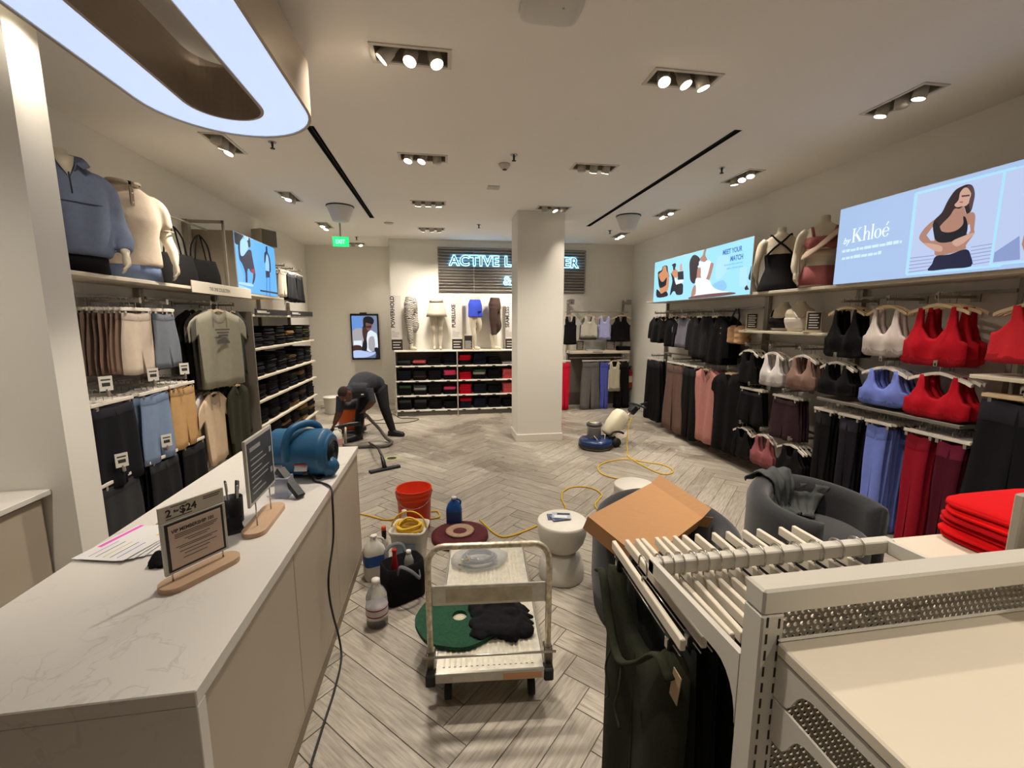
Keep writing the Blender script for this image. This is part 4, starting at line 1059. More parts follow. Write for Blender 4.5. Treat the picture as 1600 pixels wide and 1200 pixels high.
# ================================================================ mannequins
skin_m = M('mannequin_skin', (200, 190, 170), .45)
def chain(pts, rs, mb, n=12): mb.tube([Vector(p) for p in smooth_curve(pts, 4)], [rs[min(len(rs) - 1, int(i / 4))] * (1 - (i % 4) / 4) + rs[min(len(rs) - 1, int(i / 4) + 1)] * (i % 4) / 4 for i in range((len(pts) - 1) * 4 + 1)], None, n)
def hand(mb, wrist, d, side, palm_n, s=1.0):
    """five separate fingers growing from a palm; d = finger direction, palm_n = direction the palm faces (fingers curl to it)"""
    d = Vector(d).normalized(); pn = (Vector(palm_n) - d * d.dot(Vector(palm_n))).normalized(); ac = d.cross(pn) * side
    w = Vector(wrist)
    mb.tube([w, w + d * .03 * s, w + d * .085 * s], [.024 * s, .034 * s, .036 * s], None, 10, flat=.62)
    for k, ln in enumerate((.062, .072, .068, .054)):
        p = w + d * .075 * s + ac * (.026 - .0175 * k) * s
        q = p + d * ln * .5 * s + pn * .008 * s; e = q + d * ln * .38 * s + pn * .022 * s
        mb.tube([p, q, e], [.0092 * s, .0085 * s, .007 * s], None, 8)
    p = w + d * .025 * s + ac * .026 * s
    mb.tube([p, p + d * .035 * s + ac * .022 * s, p + d * .065 * s + ac * .024 * s + pn * .012 * s], [.012 * s, .0105 * s, .008 * s], None, 8)
def body(male=True, arms=None, bottom=0.0, neck=True):
    mb = MB()
    if male:
        secs = [(0, 0, 0, .165, .115), (.06, 0, 0, .17, .12), (.16, 0, -.005, .155, .11), (.26, 0, -.01, .15, .105), (.4, 0, -.015, .175, .118), (.5, 0, -.008, .19, .112), (.57, 0, 0, .18, .09), (.61, 0, .008, .13, .075), (.64, 0, .008, .075, .065)]
    else:
        secs = [(0, 0, 0, .155, .12), (.06, 0, .005, .165, .125), (.15, 0, 0, .145, .105), (.24, 0, 0, .115, .085), (.34, 0, -.008, .13, .095), (.42, 0, -.018, .145, .11), (.49, 0, -.006, .15, .09), (.545, 0, 0, .14, .07), (.575, 0, .008, .1, .06), (.6, 0, .008, .055, .052)]
        for s_ in (-1, 1): mb.lathe([(0, -.055), (.04, -.04), (.055, 0), (.04, .04), (0, .055)], (s_ * .066, -.075, .405), n=12)
    mb.loft(secs, None, 24)
    zt = secs[-1][0]
    if neck: mb.loft([(zt - .03, 0, .008, .06 if male else .05, .06 if male else .048), (zt + .03, 0, 0, .052 if male else .043, .055 if male else .045), (zt + .07, 0, -.006, .052 if male else .043, .056 if male else .046)], None, 16)
    for a in (arms or []):
        pts, rs, hd = a
        chain(pts, rs, mb)
        if hd: hand(mb, pts[-1], *hd)
    return mb
def male_arms():
    A = []
    for s_ in (-1, 1):
        A.append(([(s_ * .15, 0, .55), (s_ * .205, .005, .51), (s_ * .245, .03, .35), (s_ * .255, -.05, .22), (s_ * .24, -.11, .135)], [.06, .056, .043, .037, .024], ((-.12 * s_, -.35, -1), s_, (-s_, 0.1, 0))))
    return A
def female_arms(z=0.0):
    A = []
    for s_ in (-1, 1):
        A.append(([(s_ * .13, 0, .525), (s_ * .175, .004, .48), (s_ * .205, .02, .33), (s_ * .215, -.03, .21), (s_ * .205, -.06, .14)], [.05, .046, .034, .032, .021], ((-.1 * s_, -.25, -1), s_, (-s_, 0.1, 0), .88)))
    return A
def collar_sheet(name, m, par, zb, zf, r0, r1, h, gap, th=.006, flare=1.0):
    """turned-up collar band, open at the front by `gap` degrees each side, dipping from zb at the back to zf at the front"""
    N = 26; vs = []; fs = []
    for i in range(N + 1):
        u = i / N * 2 - 1; a = R(90) + u * R(180 - gap)
        f = abs(u) ** 2.2
        z0 = zb + (zf - zb) * f; cy = .012 - .035 * f
        hh = h * (1 - .25 * f)
        for r_, z_ in ((r0, z0), (r1, z0 + hh), (r1 + .01, z0 + hh - .012), (r1 + (.03 * f + .008) * flare, z0 + hh * .35)):
            vs.append((r_ * math.cos(a) * (1 + .2 * f * flare), cy + r_ * math.sin(a), z_))
    for i in range(N):
        for k in range(3): fs.append((i * 4 + k, i * 4 + k + 1, (i + 1) * 4 + k + 1, (i + 1) * 4 + k))
    o = MB().add(vs, fs, None, True).build(name, m, par)
    s2 = o.modifiers.new('thick', 'SOLIDIFY'); s2.thickness = th; s2.offset = 0
    return o
def mannequin(name, label, loc, rz, male, arms=True, neck=True):
    t = thing(name, label, 'mannequin', loc, rz)
    me = remesh(body(male, (male_arms() if male else female_arms()) if arms else None, neck=neck), .0085, 3); me.materials.append(skin_m)
    put('body', me, t)
    return t
def wrap(mb, name, m, par, vox=.012, sm=3):
    me = remesh(mb, vox, sm); me.materials.append(m); return put(name, me, par)
# blue quarter-zip mannequin
t = mannequin('torso_mannequin', 'mannequin torso in a slate blue quarter-zip sweatshirt beside the partition', (-2.43, 3.42, 2.112), R(52), True)
sw = M('sweat_blue', (104, 114, 136), .9, noise=(30, .08), bump=(200, .2), spec=.2)
mb = MB().loft([(.10, 0, 0, .2, .145), (.13, 0, 0, .215, .155), (.25, 0, -.01, .205, .15), (.4, 0, -.015, .215, .15), (.5, 0, -.008, .22, .138), (.58, 0, 0, .2, .112), (.63, 0, .01, .13, .09), (.66, 0, .012, .09, .082)], None, 28, .03, 7)
for s_ in (-1, 1): chain([(s_ * .14, 0, .55), (s_ * .205, .005, .51), (s_ * .25, .03, .35), (s_ * .26, -.05, .22), (s_ * .243, -.1, .15)], [.075, .075, .064, .058, .04], mb)
wrap(mb, 'sweatshirt', sw, t, .011, 10); t.scale = (1.06, 1.06, 1.1)
collar_sheet('collar', sw, t, .655, .575, .088, .108, .062, 22)
mb = MB(); mb.add([(-.05, -.094, .665), (.05, -.094, .665), (.035, -.118, .61), (0, -.146, .535), (-.035, -.118, .61)], [(0, 4, 3, 2, 1)], None, True); o = mb.build('neck_opening', skin_m, t); q = o.modifiers.new('thick', 'SOLIDIFY'); q.thickness = .006
MB().tube([(0, -.158, .44), (0, -.146, .56)], .004, n=6).build('zip', M('zip_dark', (50, 54, 66), .4, metal=.5), t)
MB().tube(smooth_curve([(-.2, -.06, .42), (-.12, -.142, .40), (0, -.168, .395), (.12, -.142, .40), (.2, -.06, .42)], 5), .003, n=5).build('seam', M('seam_dark', (66, 74, 92), .9), t)
mb = MB().loft([(0, 0, 0, .185, .13), (.12, 0, 0, .18, .128)], None, 24); mb.build('trousers', fabric((20, 20, 22)), t)
# beige polo mannequin
t = mannequin('torso_mannequin', 'mannequin torso in a beige polo shirt and blue jeans on the left shelf', (-2.43, 4.02, 2.112), R(50), True, True, False)
po = M('polo_beige', (200, 184, 166), .9, noise=(30, .06), bump=(200, .2), spec=.2)
mb = MB().loft([(.10, 0, 0, .195, .138), (.2, 0, 0, .19, .132), (.3, 0, -.01, .182, .128), (.42, 0, -.015, .2, .138), (.5, 0, -.008, .208, .128), (.58, 0, 0, .19, .104), (.63, 0, .01, .12, .085), (.655, 0, .012, .085, .078)], None, 28, .02, 6)
for s_ in (-1, 1): chain([(s_ * .14, 0, .55), (s_ * .205, .005, .51), (s_ * .24, .02, .39)], [.072, .07, .06], mb)
wrap(mb, 'polo_shirt', po, t, .011, 10); t.scale = (1.04, 1.04, 1.12)
collar_sheet('collar', po, t, .65, .63, .086, .092, .04, 6, .006, .2)
MB().lathe([(.0, .668), (.082, .668), (.082, .672)], n=24).build('neck_hollow_shade', M('neck_shade_dark', (92, 80, 66), .9), t)  # dark disc paints the shade inside the hollow, neckless collar
MB().bx(-.012, .012, -.139, -.12, .5, .62, None, .002).build('placket', M('polo_placket', (172, 156, 138), .9), t)
for k in range(2): MB().cyl((0, -.138, .52 + .06 * k), .006, .004, axis='y', n=10).build('button', M('btn', (220, 210, 190), .4), t)
for s_ in (-1, 1): MB().tube([(s_ * .241 + .056 * math.cos(a), .021 + .056 * math.sin(a), .375) for a in [2 * PI * i / 14 for i in range(14)]], .006, None, 6, closed=True).build('sleeve_hem', M('polo_placket'), t)
mb = MB().loft([(0, 0, 0, .182, .13), (.12, 0, 0, .176, .126)], None, 24); mb.build('jeans', fabric((104, 118, 148)), t)
# black cross-back dress mannequin, seen from behind
t = mannequin('torso_mannequin', 'mannequin torso in a black cross-back tank seen from behind', (3.62, 4.33, 2.112), R(140), False)
bk = fabric((26, 25, 28))
mb = MB().loft([(-.0, 0, 0, .19, .145), (.06, 0, .005, .185, .142), (.15, 0, 0, .16, .118), (.24, 0, 0, .13, .098), (.34, 0, -.008, .142, .106), (.385, 0, -.018, .15, .115)], None, 28, .0, 6)
for s_ in (-1, 1): mb.lathe([(0, -.06), (.045, -.042), (.06, 0), (.045, .042), (0, .06)], (s_ * .066, -.078, .402), n=12)
wrap(mb, 'tank_top', bk, t, .011, 3)
for s_ in (-1, 1): MB().tube(smooth_curve([(s_ * .13, .075, .36), (s_ * .06, .1, .44), (-s_ * .03, .085, .52), (-s_ * .085, .03, .58), (-s_ * .09, -.04, .54), (-s_ * .09, -.1, .43)], 6), .021, None, 8, flat=.35).build('strap', bk, t)
# pink sash mannequin facing the room
t = mannequin('torso_mannequin', 'mannequin torso in a rose pink bra and skirt with a pale sash', (3.62, 3.79, 2.112), R(-42), False)
rs_ = M('rose_fabric', (150, 84, 84), .85, noise=(30, .06), bump=(200, .15)); ps_ = M('sash_fabric', (206, 182, 164), .8, bump=(60, .2))
mb = MB().loft([(.36, 0, -.006, .138, .105), (.42, 0, -.018, .152, .117), (.47, 0, -.01, .15, .1)], None, 24)
for s_ in (-1, 1): mb.lathe([(0, -.06), (.045, -.042), (.061, 0), (.045, .042), (0, .06)], (s_ * .066, -.08, .405), n=12)
wrap(mb, 'sports_bra', rs_, t, .01, 2)
mb = MB().loft([(.02, 0, .004, .185, .15), (.1, 0, .004, .172, .137), (.2, 0, 0, .14, .108)], None, 28, .03, 8); mb.build('skirt', rs_, t)
MB().tube(smooth_curve([(.17, -.02, .56), (.1, -.11, .5), (0, -.15, .4), (-.1, -.12, .32), (-.15, -.02, .3)], 6), .046, None, 8, flat=.25).build('sash', ps_, t)
mb = MB().loft([(.285, 0, -.004, .132, .1), (.345, 0, -.006, .14, .106)], None, 24); mb.build('waistband', ps_, t)
for s_ in (-1, 1): MB().tube(smooth_curve([(s_ * .08, -.1, .47), (s_ * .095, -.04, .56), (s_ * .09, .05, .55)], 5), .014, None, 6, flat=.4).build('strap', rs_, t)
# bra busts on the right shelf
def bust(label, loc, rz, m, back):
    t = thing('bust_form', label, 'mannequin', loc, rz)
    mb = MB().loft([(0, 0, 0, .105, .08), (.03, 0, 0, .11, .083), (.11, 0, -.01, .13, .1), (.18, 0, -.004, .135, .085), (.22, 0, .002, .12, .065), (.25, 0, .006, .07, .05), (.285, 0, .004, .042, .043), (.31, 0, 0, .042, .044)], None, 20)
    for s_ in (-1, 1): mb.lathe([(0, -.05), (.04, -.034), (.052, 0), (.04, .034), (0, .05)], (s_ * .06, -.065, .1), n=12)
    wrap(mb, 'body', skin_m, t, .008, 3)
    mb = MB().loft([(.03, 0, 0, .118, .09), (.1, 0, -.01, .138, .108), (.14, 0, -.008, .14, .1)], None, 20)
    for s_ in (-1, 1): mb.lathe([(0, -.055), (.043, -.036), (.058, 0), (.043, .036), (0, .055)], (s_ * .06, -.068, .1), n=12)
    wrap(mb, 'sports_bra', m, t, .009, 2)
    for s_ in (-1, 1): MB().tube(smooth_curve([(s_ * .075, -.1, .15), (s_ * .085, -.03, .225), (s_ * .05, .055, .2), (s_ * .02, .09, .14)], 6), .011, None, 8, flat=.45).build('strap', m, t)
bust('bust form in a black halter bra on the right shelf', (3.66, 4.25, 1.682), R(-70), bk, False)
bust('bust form in a white cross-back bra on the right shelf', (3.62, 3.98, 1.682), R(135), fabric((210, 202, 192)), True)
def info_frame(loc, rz, label, w=.13, h=.2, dark=True):
    t = thing('info_frame', label, 'sign', loc, rz, 'small framed information cards')
    MB().bx(-w / 2, w / 2, -.006, .006, .012, h, None, .003).build('frame', M('info_wood', (176, 160, 134), .5), t)
    MB().bx(-w / 2 - .02, w / 2 + .02, -.03, .03, 0, .012, None, .003).build('base', M('info_wood'), t)
    MB().bx(-w / 2 + .012, w / 2 - .012, -.0075, -.005, .026, h - .012).build('card', M('info_dark', (40, 38, 38), .5), t)
    mb = MB()
    for k in range(6): mb.bx(-w / 2 + .025, w / 2 - .025 - .01 * (k % 2), -.0085, -.0074, .04 + k * .024, .05 + k * .024)
    mb.build('print', M('info_white', (210, 206, 198), .6), t)
info_frame((3.56, 4.6, 1.682), R(-45), 'framed dark information card left of the black halter bust')
info_frame((3.54, 3.72, 1.682), R(-50), 'framed dark information card right of the white bra bust')
# ================================================================ back wall
white_sh = M('shelf_white', (222, 216, 204), .4)
t = thing('folded_clothes_unit', 'white low unit of cubby shelves with folded activewear on the back wall', 'shelving', (0.2, 8.64, 0))
grey_in = M('unit_inside', (96, 90, 82), .6)
for i, z in enumerate((.11, .39, .67, .95, 1.235)):
    MB().bx(-1.08, 1.66, -.39, -.005, z - .022, z, None, .002).build('shelf', white_sh, t)
for x in (-1.08, .065, 1.2, 1.645): MB().bx(x, x + .018, -.39, -.005, 0, 1.213).build('side_panel', M('unit_side', (176, 168, 154), .5), t)
MB().bx(-1.06, 1.64, -.012, -.006, 0, 1.213).build('back_panel', grey_in, t)
MB().bx(-1.06, 1.64, -.36, -.34, 0, .088).build('plinth', grey_in, t)
tabm = M('size_tab', (40, 38, 36), .6)
for z in (.11, .39, .67, .95):
    for k in range(9): MB().bx(-1.0 + k * .29, -.94 + k * .29, -.396, -.39, z - .02, z - .002).build('size_tab', tabm, t)
B_, G_, RD, HP, SP, LG, NV = (26, 25, 27), (66, 92, 60), (206, 20, 44), (228, 74, 118), (236, 110, 116), (176, 176, 172), (30, 34, 48)
CH = (36, 34, 36); GY = (72, 76, 82)
grid = {3: [([B_, GY], 2), ([B_, SP], 2), ([B_], 3), ([NV, B_], 5), ([B_, B_, RD, RD], 4), ([NV], 5), ([B_], 3), ([LG], 1)],
        2: [([B_, NV], 4), ([B_, (84, 66, 48), CH], 4), ([B_], 4), ([B_, B_, HP, HP], 4), ([RD], 3), ([B_, B_, LG, G_], 4), ([B_], 4), ([SP], 4)],
        1: [([B_, B_, B_, G_], 4), ([B_, CH, LG, GY], 4), ([B_], 5), ([B_, B_, HP], 3), ([RD], 4), ([NV], 4), ([B_], 3), ([SP], 4)],
        0: [([B_, B_, B_, GY], 4), ([B_, B_, CH, GY], 4), ([B_], 4), ([B_], 3), ([NV, NV, NV, RD], 4), ([NV], 4), ([NV, B_], 4), ([B_], 3)]}
zz = {0: .11, 1: .39, 2: .67, 3: .95}
for r_ in grid:
    for k, (cols, n) in enumerate(grid[r_]):
        x = -.72 + k * .283 + (.01 if k > 3 else 0)
        pile(x, 8.46, zz[r_], n, .23, .28, .044, [cols[min(i, len(cols) - 1)] for i in range(n)], 'in column %s of the %s back shelf' % (ORD[k], ['bottom', 'second', 'third', 'top'][r_]), 0, 'folded activewear in the back unit')
# leg mannequins on the unit
def leg_form(label, x, rz, style):
    t = thing('leg_mannequin', label, 'mannequin', (x, 8.46, 1.236), rz)
    mb = MB()
    mb.loft([(.72, 0, 0, .1, .085), (.78, 0, 0, .135, .105), (.86, 0, .005, .14, .11), (.94, 0, 0, .115, .088), (1.0, 0, 0, .105, .08)], None, 20)
    st = {'bend': ((.02, -.04), (-.02, .05))}.get(style, ((0, 0), (0, 0)))
    for s_, (ky, fy) in zip((-1, 1), st):
        chain([(s_ * .065, 0, .8), (s_ * .066, ky * .5, .6), (s_ * .06, ky * 1.5 - .02, .42), (s_ * .058, .03 + fy, .28), (s_ * .055, .02 + fy, .09)], [.082, .072, .05, .048, .028], mb)
        mb.tube([(s_ * .055, .03 + fy, .035), (s_ * .058, -.04 + fy, .03), (s_ * .062, -.11 + fy, .022)], [.028, .03, .02], None, 10)
        mb.tube([(s_ * .055, .02 + fy, .1), (s_ * .055, .025 + fy, .03)], [.028, .028], None, 10)
    wrap(mb, 'body', skin_m, t, .009, 3)
    return t, st
def tights(t, st, m, zlow, name):
    mb = MB(); mb.loft([(.72, 0, 0, .108, .093), (.78, 0, 0, .142, .112), (.86, 0, .005, .147, .117), (.94, 0, 0, .122, .095), (.985, 0, 0, .112, .087)], None, 20)
    for s_, (ky, fy) in zip((-1, 1), st):
        pts = [(s_ * .065, 0, .8), (s_ * .066, ky * .5, .6), (s_ * .06, ky * 1.5 - .02, .42), (s_ * .058, .03 + fy, .28), (s_ * .055, .02 + fy, .12)]; rs = [.09, .079, .057, .055, .038]
        k = 5 if zlow < .2 else (4 if zlow < .35 else 3)
        chain(pts[:k], rs[:k], mb)
    wrap(mb, name, m, t, .009, 2)
# zebra-like pattern
zm = bpy.data.materials.new('pattern_leggings'); zm.use_nodes = True
n_ = zm.node_tree.nodes; l_ = zm.node_tree.links
w_ = n_.new('ShaderNodeTexWave'); w_.inputs['Scale'].default_value = 11; w_.inputs['Distortion'].default_value = 9; w_.inputs['Detail'].default_value = 2; w_.bands_direction = 'Z'
tc_ = n_.new('ShaderNodeTexCoord'); l_.new(tc_.outputs['Object'], w_.inputs['Vector'])
c_ = n_.new('ShaderNodeValToRGB'); c_.color_ramp.elements[0].position = .42; c_.color_ramp.elements[0].color = lin((60, 56, 54)) + (1,); c_.color_ramp.elements[1].position = .55; c_.color_ramp.elements[1].color = lin((206, 200, 190)) + (1,)
l_.new(w_.outputs['Fac'], c_.inputs['Fac']); l_.new(c_.outputs['Color'], n_['Principled BSDF'].inputs['Base Color']); n_['Principled BSDF'].inputs['Roughness'].default_value = .8
a, st = leg_form('leg mannequin in black and white patterned leggings on the back unit', -.56, R(60), 'bend'); tights(a, st, zm, .1, 'leggings')
a, st = leg_form('leg mannequin in a cream flared skort facing forward', -.09, R(0), 'straight')
MB().loft([(.62, 0, 0, .2, .16), (.7, 0, 0, .178, .14), (.82, 0, 0, .15, .12), (.9, 0, 0, .128, .1), (.985, 0, 0, .116, .09)], None, 30, -.0, 8).build('skirt', fabric((206, 196, 178)), a)
MB().loft([(.88, 0, 0, .134, .106), (.99, 0, 0, .118, .092)], None, 24).build('waistband', fabric((214, 204, 188)), a)
a, st = leg_form('leg mannequin in bright blue shorts beside the tall sign', .64, R(50), 'bend')
mb = MB().loft([(.72, 0, 0, .15, .12), (.8, 0, 0, .152, .122), (.86, 0, .005, .15, .12), (.95, 0, 0, .12, .092)], None, 22)
for s_ in (-1, 1): mb.loft([(.62, s_ * .068, 0, .09, .1), (.76, s_ * .066, 0, .088, .1)], None, 16)
wrap(mb, 'shorts', fabric((64, 84, 200)), a, .011, 2)
a, st = leg_form('leg mannequin in brown capri leggings next to the pillar', 1.02, R(62), 'bend'); tights(a, st, fabric((72, 56, 50)), .3, 'leggings')
# tall name panels
pan_m = M('name_panel', (212, 206, 200), .5)
def name_panel(x, word, label):
    t = thing('name_panel', label, 'sign', (x, 8.5, 1.236))
    MB().bx(-.1, .1, -.01, 0, 0, 1.02, None, .002).build('panel', pan_m, t)
    MB().bx(-.1, .1, -.0115, -.0095, 0, .2).build('dark_foot', M('panel_dark', (38, 34, 33), .5), t)
    text('lettering', word, .1, M('panel_ink', (46, 42, 42), .6), t, (-.0, -.0112, .45), (PI / 2, -PI / 2, 0), .0003, .003, sx=.93).location = (-.03, -.0112, .42)
    mb = MB()
    for k, w2 in enumerate((.05, .13, .13, .1, .12)): mb.bx(-.085, -.085 + w2, -.0112, -.0098, .245 + (4 - k) * .026, .251 + (4 - k) * .026)
    mb.build('small_print', M('panel_grey', (120, 112, 110), .6), t)['kind'] = 'stuff'
    mb = MB()
    for k, w2 in enumerate((.14, .12, .15)): mb.bx(-.075, -.075 + w2, -.0128, -.0113, .04 + k * .05, .055 + k * .05)
    mb.build('foot_print', M('panel_lt', (206, 200, 192), .6), t)
name_panel(-.84, 'POWERHOLD', 'tall white panel with the vertical word POWERHOLD at the wall end')
name_panel(.29, 'PURELUXE', 'tall white panel with the vertical word PURELUXE in the middle')
name_panel(1.33, 'SEAMLESS', 'tall white panel with the vertical word SEAMLESS beside the pillar')
info_frame((.49, 8.33, 1.236), 0, 'framed dark card in front of the blue shorts legs', .17, .28)
# louvred neon sign
t = thing('neon_sign', 'grey slatted sign panel with glowing blue-white letters high on the back wall', 'sign', (1.41, 8.64, 2.33))
slat_m = M('slat_grey', (172, 166, 160), .5); bk_m = M('slat_back', (96, 91, 87), .7)
MB().bx(-1.46, 1.46, -.012, -.002, 0, .84).build('backing', bk_m, t)
NS = 15
for k in range(NS):
    mb = MB(); mb.box((0, -.035, .03 + k * .0555), (2.92, .05, .006), None, (R(-38), 0, 0)); mb.build('slat', slat_m, t)
for x in (-1.46, -.78, .0, .78, 1.44): MB().bx(x, x + .012, -.05, -.012, 0, .84).build('rib', slat_m, t)
neon = M('neon_blue', (120, 206, 255), .4, emit=5.0); lface = M('letter_face', (110, 108, 112), .5)
def islands(me, m, name):
    bm = bmesh.new(); bm.from_mesh(me); out = []
    bmesh.ops.remove_doubles(bm, verts=bm.verts, dist=1e-5)
    todo = set(bm.faces)
    while todo:
        st = [todo.pop()]; isl = list(st)
        while st:
            f = st.pop()
            for e in f.edges:
                for g2 in e.link_faces:
                    if g2 in todo: todo.discard(g2); st.append(g2); isl.append(g2)
        ids = {}; vs2 = []
        for f in isl:
            for v in f.verts:
                if v not in ids: ids[v] = len(vs2); vs2.append(v.co.copy())
        out.append(MB().add(vs2, [[ids[v] for v in f.verts] for f in isl]).mesh(name, m))
    bm.free(); return out
def halo_text(txt, x, z, size, sx, spacing):
    for me in islands(text_mesh(txt, size, .006, .011, 'LEFT', spacing, sx), neon, 'letter_glow'): put('letter_glow', me, t, (x, -.062, z), rot=(PI / 2, 0, 0))
    for me in islands(text_mesh(txt, size, .004, .0005, 'LEFT', spacing, sx), lface, 'letter'): put('letter', me, t, (x, -.080, z), rot=(PI / 2, 0, 0))
halo_text('ACTIVE L', -1.235, .50, .26, 1.0, 1.12)
halo_text('ER', .985, .50, .26, 1.0, 1.12)
halo_text('&', -.2, .15, .22, 1.0, 1.0)
# rack right of the pillar
t = thing('garment_rack', 'open grey wall rack right of the pillar with a shelf and hanging bars', 'shelving', (3.1, 8.64, 0))
for x in (-.6, .58): 
    MB().bx(x, x + .03, -.05, -.005, 0, 2.2).build('upright', unit_m, t); MB().bx(x, x + .03, -.30, -.05, 2.12, 2.16).build('bracket', unit_m, t); MB().bx(x - .04, x + .07, -.3, -.29, 2.1, 2.2).build('bracket_plate', unit_m, t)
MB().bx(-.7, .6, -.295, -.275, 1.94, 1.965).build('hang_bar', unit_m, t)
MB().bx(-.6, .62, -.36, -.005, 1.14, 1.19, None, .003).build('shelf', board_m, t)
MB().bx(-.6, .6, -.29, -.27, 1.04, 1.06).build('hang_bar', unit_m, t)
MB().bx(-.6, .6, -.2, -.19, 0, .06).build('base_rail', unit_m, t)
MB().bx(-.15, .06, -.3606, -.36, 1.155, 1.178).build('print', M('header_ink'), t)
MB().bx(-.6, .6, -.008, -.006, .05, 1.1).build('back_panel', M('rack_back', (104, 97, 88), .7), t)
hang_run('B', 2.88, 1.97, [('tank', .36, .42, (196, 190, 178), 1, 'pale grey cropped top'), ('tank', .36, .46, (110, 106, 102), 2, 'mid grey cropped top')], 'on the rack right of the pillar', step=.035, front=8.33)
hang_run('B', 3.2, 1.97, [('tank', .26, .46, (176, 178, 226), 2, 'lilac tank top')], 'on the rack right of the pillar', step=.035, front=8.34)
hang_run('B', 3.55, 1.97, [('tank', .4, .5, BLK, 3, 'black hoodie-like tank top')], 'on the rack right of the pillar', step=.035, front=8.33)
hang_run('B', 2.5, 1.97, [('tank', .26, .55, BLK, 2, 'black tank top')], 'tight against the pillar', step=.035, front=8.33)
hang_run('B', 2.94, 1.07, [('leggings', .4, .98, (104, 102, 100), 2, 'grey shiny leggings', 1.0)], 'on the rack right of the pillar', step=.04, front=8.33)
hang_run('B', 3.24, 1.07, [('leggings', .24, .98, (84, 92, 180), 3, 'blue violet leggings')], 'on the rack right of the pillar', step=.035, front=8.34)
hang_run('B', 3.42, 1.07, [('tank', .26, .6, (190, 184, 164), 1, 'cream fluffy vest')], 'on the rack right of the pillar', step=.04, front=8.3)
hang_run('B', 3.62, 1.07, [('pants', .28, .95, BLK, 3, 'black trousers', 1.1)], 'at the right end of the back rack', step=.035, front=8.34)
hang_run('B', 2.4, 1.07, [('leggings', .26, .95, (206, 24, 56), 3, 'crimson leggings')], 'beside the pillar at the back', step=.035, front=8.33)
info_frame((2.72, 8.4, 1.191), 0, 'small framed dark card on the back rack shelf near the pillar', .16, .2)
info_frame((3.36, 8.4, 1.191), 0, 'small framed dark card on the back rack shelf near the black tops', .2, .28)
pile(3.64, 8.42, 1.19, 2, .26, .2, .04, [B_], 'on the back rack shelf')
pile(3.0, 8.42, 1.19, 1, .3, .2, .02, [(176, 176, 172)], 'on the back rack shelf')
# fire extinguisher
t = thing('fire_extinguisher', 'red fire extinguisher in the back right corner', 'fire extinguisher', (3.84, 8.5, .4))
MB().lathe([(.05, 0), (.055, .01), (.055, .33), (.04, .37), (.02, .39)], n=16).build('cylinder', M('ext_red', (150, 18, 22), .35), t)
MB().lathe([(.018, .385), (.02, .42), (.012, .44)], n=12).box((0, -.03, .45), (.02, .1, .012)).build('valve', M('ext_black', (20, 20, 20), .4), t)
MB().tube(smooth_curve([(0, -.03, .42), (-.07, -.03, .38), (-.075, -.03, .2), (-.07, -.03, .12)], 5), .009, n=6).build('hose', M('ext_black'), t)
MB().bx(-.04, .04, -.058, -.05, .12, .25).build('label_plate', M('ext_label', (200, 190, 170), .5), t)
MB().bx(-.03, .03, .05, .148, .2, .3).build('bracket', M('ext_black'), t)
# exit sign
t = thing('exit_sign', 'small glowing green exit sign hanging from the ceiling at the back left', 'exit sign', (-1.52, 7.35, 2.93))
MB().bx(-.12, .12, -.012, .012, 0, .15, None, .003).build('panel', M('exit_green', (40, 206, 120), .4, emit=.9), t)
MB().bx(-.012, .012, -.012, .012, .15, .37).build('stem', M('exit_stem', (180, 176, 170), .4), t)
text('lettering', 'EXIT', .085, M('exit_white', (170, 255, 210), .4, emit=1.0), t, (-.075, -.0135, .045), (PI / 2, 0, 0), .0005, .002, sx=.8)
# dome speakers, sensors and sprinklers on the ceiling
for i, (x, y) in enumerate(((-1.3, 6.36), (2.72, 6.27))):
    t = thing('dome_speaker', 'white bowl-shaped ceiling speaker %s' % ['near the exit sign', 'near the beach advertisement screen'][i], 'speaker', (x, y, CZ), 0, 'bowl ceiling speakers')
    MB().lathe([(.0, -.2), (.09, -.2), (.105, -.19), (.17, -.02), (.17, -.012)], n=28).build('bowl', M('bowl_white', (214, 212, 210), .4), t)
    MB().lathe([(.172, -.016), (.178, -.012), (.178, 0), (.172, 0)], n=28).build('rim', M('bowl_rim', (50, 46, 44), .5), t)
def sprinkler(x, y, label):
    t = thing('sprinkler', label, 'sprinkler', (x, y, CZ), 0, 'ceiling sprinklers')
    MB().lathe([(.03, -.006), (.034, -.003), (.034, 0)], n=14).build('rose', steel, t); MB().lathe([(.008, -.05), (.01, -.02), (.012, -.005)], n=8).build('stem', M('spr_dark', (60, 56, 52), .4, metal=.6), t); MB().lathe([(.0, -.056), (.02, -.055), (.02, -.05)], n=12).build('deflector', M('spr_dark'), t)
for x, y, wd in ((2.79, 4.21, 'between the slot and the right wall'), (-1.39, 4.24, 'just beyond the oval pendant'), (2.85, 7.31, 'beyond the right bowl speaker'), (.69, 4.2, 'beside the smoke detector'), (-1.5, 8.6, 'behind the exit sign'), (.62, 7.2, 'left of the pillar')): sprinkler(x, y, 'ceiling sprinkler head ' + wd)
t = thing('smoke_detector', 'small white smoke detector in the middle of the ceiling', 'smoke detector', (.64, 4.45, CZ))
MB().lathe([(.0, -.05), (.03, -.05), (.045, -.03), (.055, -.012), (.055, 0)], n=20).build('body', M('det_white', (206, 200, 190), .4), t); MB().lathe([(.02, -.056), (.022, -.05)], n=12).build('vent', M('spr_dark'), t)
t = thing('ceiling_plate', 'small square blank plate on the ceiling before the pillar', 'cover plate', (.62, 5.22, CZ)); MB().bx(-.07, .07, -.07, .07, -.006, 0, None, .002).build('plate', M('plate_paint', (186, 176, 162), .5), t); MB().cyl((0, 0, -.007), .006, .003, n=8).build('screw', steel, t)
